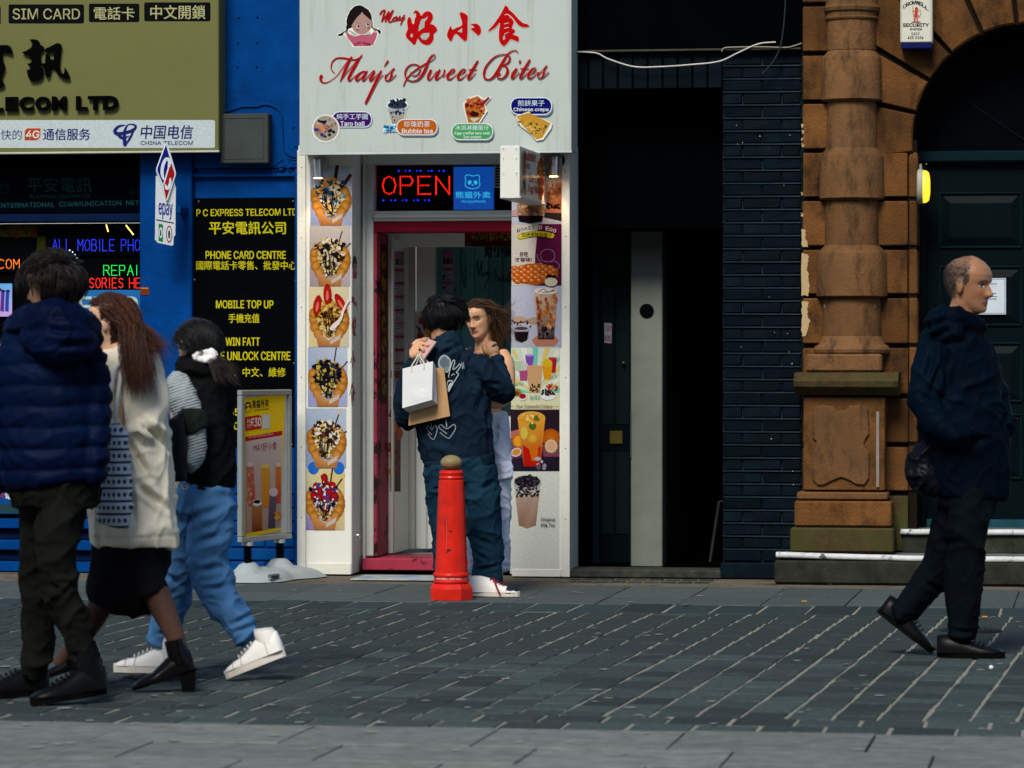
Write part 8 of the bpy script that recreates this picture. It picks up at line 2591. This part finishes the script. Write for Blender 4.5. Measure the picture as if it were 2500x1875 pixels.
for i in range(3600):
    al = rB.uniform(0, 6.283); z = rB.uniform(.35, .99)
    x, y, _ = hbh.surf(al, z, .055)
    if not hl_b(x, y, z, al): continue
    p0 = hbh.w(x, y, z + .025)
    t = rB.random()
    yo_ = rB.uniform(-.14, .10)
    if t < .72:
        k = rB.random()
        m1 = at(300 + 42 * k + rB.uniform(-14, 14), 800 + rB.uniform(-10, 20), YB + yo_); m2 = at(300 + 66 * k + rB.uniform(-14, 14), 890 + rB.uniform(-20, 20), YB + yo_ - .05); e = at(310 + 72 * k + rB.uniform(-14, 14), 965 + rB.uniform(-60, 22), YB + yo_ - .07)
    else:
        k = rB.random()
        m1 = at(325 + rB.uniform(-12, 12), 790 + rB.uniform(-20, 20), YB + yo_); m2 = at(362 + rB.uniform(-14, 14), 826 + rB.uniform(-24, 34), YB + yo_); e = at(396 + rB.uniform(-18, 26), 842 + rB.uniform(-24, 90) * k, YB + yo_)
    c = shade(BRN if rB.random() < (.72 if t < .72 else .35) else (.085, .028, .011), rB, .5)
    hB.lock([p0, p0.lerp(m1, .55) + (p0 - hbh.w(0, 0, .5)).normalized() * .012, m1, m2, e], rB.uniform(.0006, .0016) if t < .72 else rB.uniform(.0005, .0011), c, 4)
hB.build('hair', mat_hair, pbn)
# patterned tote
tt = empty('patterned_tote', tuple(at(275, 1290, YB - .22)), 'navy and white patterned cloth tote hanging beside the beige coat', 'bag')
def tote_mat():
    m, N, L, b = nt('ethnic_band_print')
    geo = N.new('ShaderNodeNewGeometry'); sep = N.new('ShaderNodeSeparateXYZ'); L.new(geo.outputs['Position'], sep.inputs[0])
    def mth(op, a, bv):
        n_ = N.new('ShaderNodeMath'); n_.operation = op
        if hasattr(a, 'is_output'): L.new(a, n_.inputs[0])
        else: n_.inputs[0].default_value = a
        if hasattr(bv, 'is_output'): L.new(bv, n_.inputs[1])
        else: n_.inputs[1].default_value = bv
        return n_.outputs[0]
    zf_ = mth('FRACT', mth('MULTIPLY', sep.outputs[2], 20.0), 0)
    xf = mth('FRACT', mth('MULTIPLY', sep.outputs[0], 52.0), 0)
    dx = mth('SUBTRACT', xf, .5); dz = mth('SUBTRACT', zf_, .5)
    r2 = mth('ADD', mth('MULTIPLY', dx, dx), mth('MULTIPLY', mth('MULTIPLY', dz, dz), 3.0))
    dot = mth('LESS_THAN', r2, .10)
    line = mth('GREATER_THAN', mth('ABSOLUTE', dz, 0), .40)
    w = mth('MAXIMUM', dot, line)
    mx = N.new('ShaderNodeMix'); mx.data_type = 'RGBA'; mx.inputs[6].default_value = (.36, .42, .47, 1); mx.inputs[7].default_value = (.012, .022, .045, 1)
    L.new(w, mx.inputs[0]); L.new(mx.outputs[2], b.inputs['Base Color']); b.inputs['Roughness'].default_value = .9
    return m
garment('tote_body', [limb([(272, 1036, YB - .22, 22, 20), (280, 1080, YB - .22, 34, 28), (282, 1160, YB - .22, 40, 34), (280, 1240, YB - .22, 44, 38), (272, 1284, YB - .22, 42, 34)])], .008, tote_mat(), tt, 4, (.008, 7, (1, 1, .8)))
MB().tube([at(262, 1045, YB - .22), at(268, 980, YB - .2), at(280, 905, YB - .14), at(296, 900, YB - .1), at(286, 980, YB - .2), at(282, 1045, YB - .22)], .008, 8, cr=5).build('strap', M('tote_strap', (.5, .5, .48), .8), tt)

# ---------------------------------------------------------------- girl with the white scrunchie
YC = gnd(560, 1652).y + .04
pcn = empty('person', (at(470, 1655, YC).x, YC, 0), 'person in black fleece vest and blue jeans with white scrunchie', 'person', 'people in the street')
hc_ = Head((472, 780, YC), -140, .222, tilt=10, sx=.95)
SK_C = (.55, .34, .23)
LC1 = [(520, 1195, YC - .02, 50, 52), (518, 1280, YC - .03, 56, 56), (506, 1370, YC - .03, 50, 52), (545, 1470, YC - .03, 40, 44), (590, 1538, YC - .03, 34, 36), (610, 1566, YC - .03, 25, 27)]
LC2 = [(455, 1195, YC + .06, 50, 52), (444, 1290, YC + .08, 50, 52), (440, 1380, YC + .09, 44, 48), (420, 1480, YC + .1, 38, 40), (394, 1555, YC + .11, 33, 36), (384, 1575, YC + .11, 24, 28)]
person_body(pcn, hc_.shape() + [hc_.neck(at(476, 905, YC), .22, .25), limb([(478, 900, YC, 40, 36), (482, 930, YC, 72, 50), (486, 1020, YC, 70, 52), (490, 1120, YC, 66, 52), (490, 1200, YC, 70, 54)]), limb(slim(LC1, .6)), limb(slim(LC2, .6)), limb([(440, 940, YC - .06, 20, 22), (452, 1000, YC - .13, 18, 18), (466, 1060, YC - .15, 16, 16), (472, 1100, YC - .18, 14, 14)]), limb([(530, 940, YC + .05, 24, 26), (540, 1030, YC + .08, 20, 22), (520, 1100, YC + .1, 17, 18)])], hc_, SK_C, voxel=.007, lips=(.35, .14, .1), brow=(.03, .02, .02))
mat_vest = M('black_fleece_vest', (.005, .0055, .006), .95, .3, 40, .004, 60, spec=.05)
garment('vest', [limb([(470, 888, YC, 42, 42), (480, 915, YC, 70, 56), (488, 950, YC, 76, 62), (496, 1020, YC, 72, 66), (502, 1100, YC, 70, 66), (506, 1160, YC, 70, 66), (508, 1194, YC, 64, 62)]), limb([(455, 905, YC - .04, 34, 30), (480, 892, YC - .08, 30, 26), (505, 905, YC - .04, 30, 28)])], .008, mat_vest, pcn, 3, (.009, 10, (1, 1, .8)), (), 3)
def knit():
    m, N, L, b = nt('grey_rib_knit')
    geo = N.new('ShaderNodeNewGeometry')
    wv = N.new('ShaderNodeTexWave'); wv.bands_direction = 'Z'; wv.inputs['Scale'].default_value = 26; wv.inputs['Distortion'].default_value = 1.2
    mp = N.new('ShaderNodeMapping'); mp.inputs['Rotation'].default_value = (0, R(18), 0)
    L.new(geo.outputs['Position'], mp.inputs[0]); L.new(mp.outputs[0], wv.inputs['Vector'])
    mr = N.new('ShaderNodeMapRange'); mr.inputs['To Min'].default_value = .7; mr.inputs['To Max'].default_value = 1.1; L.new(wv.outputs['Fac'], mr.inputs[0])
    mx = N.new('ShaderNodeMix'); mx.data_type = 'RGBA'; mx.blend_type = 'MULTIPLY'; mx.inputs[0].default_value = 1; mx.inputs[6].default_value = (.26, .30, .31, 1); L.new(mr.outputs[0], mx.inputs[7])
    L.new(mx.outputs[2], b.inputs['Base Color']); b.inputs['Roughness'].default_value = .95
    bp_ = N.new('ShaderNodeBump'); bp_.inputs['Distance'].default_value = .004; L.new(wv.outputs['Fac'], bp_.inputs['Height']); L.new(bp_.outputs[0], b.inputs['Normal'])
    return m
mat_knit = knit()
garment('knit_sleeve', [limb([(436, 925, YC - .06, 26, 30), (440, 955, YC - .10, 36, 38), (456, 1000, YC - .14, 36, 38), (466, 1020, YC - .15, 33, 34)]), limb([(466, 1018, YC - .15, 30, 32), (478, 1070, YC - .16, 27, 30), (474, 1110, YC - .18, 26, 28), (458, 1140, YC - .22, 20, 22)])], .007, mat_knit, pcn, 3, (.006, 12, (1, 1, 1)))
garment('dark_sleeve_panel', [limb([(450, 1018, YC - .15, 36, 40), (470, 1030, YC - .16, 38, 40), (482, 1054, YC - .16, 33, 36)])], .007, M('dark_green_knit', (.010, .014, .012), .95), pcn, 3, (.006, 12, (1, 1, 1)))
mat_jean = cloth('light_blue_jeans', (.07, .185, .36), hue=(.045, .13, .28))
fc = lambda a, b, w, d, dy=-.12: (at(*a, YC + dy), at(*b, YC + dy), w, d)
garment('jeans', [limb([(500, 1180, YC, 68, 62), (494, 1215, YC, 74, 66), (486, 1255, YC, 72, 62)]), limb(LC1), limb(LC2)], .0075, mat_jean, pcn, 2, (.016, 6, (1, 1, 1.1)), [fc((440, 1275), (545, 1240), .016, -.018), fc((470, 1330), (550, 1300), .014, -.016), fc((480, 1395), (540, 1385), .014, -.018), fc((500, 1440), (560, 1430), .012, -.014), fc((565, 1525), (618, 1500), .010, -.014), fc((575, 1545), (625, 1528), .008, -.012), fc((400, 1400), (440, 1430), .014, -.016, 0), fc((380, 1550), (420, 1545), .01, -.014, 0)], 2)
mat_ws = M('white_trainer_leather', (.72, .70, .65), .4, .05, 20)
mat_wsole = M('trainer_sole', (.62, .58, .5), .6, .1, 30)
mat_lace = M('grey_white_lace', (.5, .48, .44), .8); mat_seam = M('shoe_seam', (.34, .32, .29), .7)
toe1 = gnd(556, 1660); hl1 = toe1 + (gnd(676, 1662) - toe1).normalized() * .255
shoe(pcn, hl1 + UP * .10 - (hl1 - toe1) * .06, toe1 + UP * .004, (mat_ws, mat_wsole), .10, .115, boot=.022, laces=mat_lace, seam=mat_seam, sole_h=.035, name='high_top_shoe')
toe2 = at(280, 1646, YC + .1); toe2.z = .002; hl2 = toe2 + (hl1 - toe1).normalized() * .285; hl2.z = .002
shoe(pcn, hl2, toe2, (mat_ws, mat_wsole), .10, .115, boot=.03, laces=mat_lace, seam=mat_seam, sole_h=.035, name='high_top_shoe')
hC = Hair(); rC = random.Random(51)
def hl_c(x, y, z, al):
    if y > .12: return z > .78
    if y > -.06: return z > .60
    return z > .22
hC.cap(hc_, hl_c, .045, (.012, .011, .010), wob=.03)
tie = at(502, 868, YC - .09)
for i in range(1100):
    al = rC.uniform(0, 6.283); z = rC.uniform(.3, .99)
    x, y, _ = hc_.surf(al, z, .05)
    if not hl_c(x, y, z, al): continue
    p0 = hc_.w(x, y, z + .02)
    m1 = p0.lerp(tie, .5); cen = hc_.w(0, -.03, .55)
    m1 = cen + (m1 - cen).normalized() * max((m1 - cen).length, .118)
    hC.lock([p0, m1, tie + Vector((rC.uniform(-.012, .012), rC.uniform(-.012, .012), rC.uniform(-.01, .01)))], rC.uniform(.0009, .002), shade((.008, .008, .008), rC, .6), 4)
for i in range(300):
    e = at(560 + rC.uniform(-34, 36), 915 + rC.uniform(-16, 34), YC - .10 + rC.uniform(-.05, .05))
    hC.lock([tie, tie.lerp(e, .45) + UP * rC.uniform(-.005, .03), e], rC.uniform(.0007, .002), shade((.018, .014, .012), rC, .6), 4)
for i in range(14):
    e = at(418 + rC.uniform(-10, 14), 840 + rC.uniform(-20, 20), YC - .03); hC.lock([hc_.w(.2, .15, .8), hc_.w(.34, .1, .6), e], .0018, (.02, .014, .01), 4)
hC.build('hair', mat_hair, pcn)
sc = [ellipsoid(tie + Vector((.012 * math.cos(a), 0, 0)) + RGT * (.026 * math.cos(a)) + UP * (.016 * math.sin(a)) - FWD * .012, .018, .017, .016) for a in [k * .5236 for k in range(12)]]
garment('scrunchie', sc, .005, M('white_towelling', (.72, .70, .68), .95, .1, 30, .003, 80), pcn, 2, (.006, 22, (1, 1, 1)))
# black shoulder bag
bgb = empty('black_shoulder_bag', tuple(at(428, 1180, YC - .25)), 'black shoulder bag with small gold clip at the vest\'s side', 'bag')
garment('bag_body', [limb([(426, 1018, YC - .24, 22, 22), (428, 1030, YC - .24, 26, 26), (430, 1110, YC - .24, 28, 28), (430, 1176, YC - .24, 28, 26)])], .008, M('black_bag_leather', (.005, .006, .008), .4, spec=.3), bgb, 3)
pcl = at(451, 1188, YC - .27)
MB().tube([pcl + Vector((-.01, 0, .008)), pcl + Vector((-.01, 0, -.006)), pcl + Vector((0, 0, -.012)), pcl + Vector((.01, 0, -.006)), pcl + Vector((.01, 0, .006))], .0028, 8, cr=4).build('gold_clip', M('gold_clip', (.5, .34, .1), .3, metal=1.), bgb)

# ---------------------------------------------------------------- elderly man walking right
YF = gnd(2340, 1606).y + .02
pf = empty('person', (at(2330, 1610, YF).x, YF, 0), 'person with receding grey hair in dark navy jacket walking right', 'person', 'people in the street')
hf = Head((2374, 624, YF), 56, .25, tilt=6, sx=.98, nose=.9)
SK_F = (.27, .13, .067)
LF1 = [(2372, 1195, YF - .03, 58, 58), (2362, 1300, YF - .04, 50, 50), (2354, 1400, YF - .04, 42, 44), (2350, 1500, YF - .04, 36, 40), (2346, 1558, YF - .04, 32, 38)]
LF2 = [(2355, 1195, YF + .06, 58, 58), (2322, 1310, YF + .08, 50, 50), (2290, 1390, YF + .09, 42, 44), (2232, 1462, YF + .1, 34, 38), (2192, 1510, YF + .1, 31, 34)]
person_body(pf, hf.shape() + [hf.neck(at(2340, 790, YF), .26, .32), limb([(2342, 785, YF, 38, 34), (2335, 830, YF, 60, 48), (2340, 920, YF, 88, 66), (2348, 1040, YF, 76, 60), (2364, 1180, YF, 60, 50), (2362, 1230, YF, 56, 48)]), limb(slim(LF1, .7)), limb(slim(LF2, .7)), limb([(2290, 850, YF - .08, 28, 28), (2268, 920, YF - .12, 24, 24), (2258, 980, YF - .14, 22, 22), (2290, 1035, YF - .18, 18, 18), (2335, 1062, YF - .17, 14, 14), (2360, 1070, YF - .08, 12, 12)]), limb([(2390, 850, YF + .1, 24, 26), (2420, 940, YF + .12, 20, 22), (2444, 1015, YF + .08, 15, 16)])],
            hf, SK_F, voxel=.0055, lips=(.26, .10, .075), brow=(.06, .05, .045), old=True, stubble=.15, scalp=(.034, .029, .026))
mat_jk = M('dark_navy_nylon', (.0006, .0024, .0062), .6, .2, 8, .0008, 60, spec=.05, hue=(.0009, .0055, .012))
fj = lambda a, b, w, d, dy=-.18: (at(*a, YF + dy), at(*b, YF + dy), w, d)
jk = [limb([(2338, 792, YF, 62, 54), (2330, 830, YF, 84, 66), (2334, 890, YF, 98, 76), (2342, 970, YF, 104, 80), (2352, 1060, YF, 106, 82), (2366, 1130, YF, 102, 80), (2372, 1190, YF, 94, 76), (2372, 1214, YF, 88, 72)]),
      limb([(2290, 850, YF - .08, 44, 46), (2268, 920, YF - .12, 42, 42), (2258, 980, YF - .14, 38, 40), (2290, 1035, YF - .18, 34, 34), (2340, 1068, YF - .17, 30, 30), (2372, 1076, YF - .06, 26, 26)]),
      limb([(2392, 850, YF + .1, 38, 42), (2420, 940, YF + .12, 34, 36), (2448, 1020, YF + .08, 28, 30), (2455, 1050, YF + .04, 24, 26)]),
      limb([(2274, 796, YF - .06, 22, 26), (2290, 776, YF - .06, 26, 30), (2325, 776, YF - .09, 28, 30), (2362, 788, YF - .05, 26, 32), (2390, 800, YF + .02, 18, 26)]),
      limb([(2278, 806, YF - .08, 22, 24), (2310, 808, YF - .11, 26, 24), (2350, 808, YF - .10, 22, 24)])]
garment('jacket', jk, .0085, mat_jk, pf, 2, (.013, 6, (1, 1, .8)), [fj((2262, 800), (2310, 782), .012, -.02), fj((2270, 830), (2330, 800), .012, -.016), fj((2280, 860), (2262, 930), .014, -.02, -.2), fj((2300, 880), (2275, 960), .014, -.02, -.2), fj((2240, 960), (2290, 985), .012, -.016, -.24), fj((2330, 870), (2310, 960), .014, .014), fj((2300, 1100), (2440, 1060), .02, -.014)], 12)
mat_dkt = cloth('dark_navy_trousers', (.001, .002, .0032), hue=(.0018, .0042, .0065))
garment('trousers', [limb([(2366, 1170, YF, 80, 66), (2364, 1210, YF, 78, 64), (2358, 1245, YF, 68, 58)]), limb(LF1), limb(LF2)], .008, mat_dkt, pf, 2, (.014, 6, (1, 1, .8)), [fj((2300, 1330), (2350, 1320), .014, -.014, -.1), fj((2260, 1420), (2300, 1450), .012, -.014, 0), fj((2320, 1540), (2380, 1545), .01, -.012, -.1)], 14)
hfs, tfs = gnd(2290, 1606), gnd(2440, 1608)
df = (tfs - hfs).normalized()
shoe(pf, hfs + UP * .002, hfs + df * .285 + UP * .004, (mat_bt, mat_bs), .10, .10, laces=mat_bs, sole_h=.028)
tf2 = at(2272, 1606, YF + .1); tf2.z = .01
shoe(pf, tf2 - df * .232 + UP * .175, tf2, (mat_bt, mat_bs), .10, .10, laces=mat_bs, sole_h=.028)
hF = Hair(); rF = random.Random(61)
GRH = (.028, .025, .023)
def hl_f(x, y, z, al):
    w_ = .05 * noise.noise((x * 9, y * 9, z * 9))
    return y < .13 - .30 * max(0, z - .72) + w_ and (z > .50 or (y < -.12 and z > .26))
for i in range(3400):
    al = rF.uniform(0, 6.283); z = rF.uniform(.22, .97)
    x, y, _ = hf.surf(al, z, .004)
    if not hl_f(x, y, z, al): continue
    if z > .80 and rF.random() < .5: continue
    p0 = hf.w(x, y, z); out = (p0 - hf.w(0, 0, z)).normalized()
    hF.lock([p0 - out * .001, p0 + out * .003 - hf.U * .004 - hf.F * .002, p0 + out * .003 - hf.U * .010 - hf.F * .005], rF.uniform(.0006, .0010), shade(GRH, rF, .6), 3)
hF.build('hair', mat_hair, pf)
# carrier bag behind him
cbg = garment('carrier_bag', [limb([(2290, 1060, YF - .05, 12, 14), (2270, 1090, YF - .05, 26, 22), (2256, 1130, YF - .05, 42, 30), (2270, 1170, YF - .05, 44, 34), (2300, 1192, YF - .05, 26, 26)])], .007, M('black_plastic_bag', (.003, .0035, .006), .35, .2, 20, .002, 60, spec=.15), None, 3, (.016, 10, (1, 1, 1)))
tag(cbg, 'dark plastic carrier bag hanging behind the elderly man', 'bag')
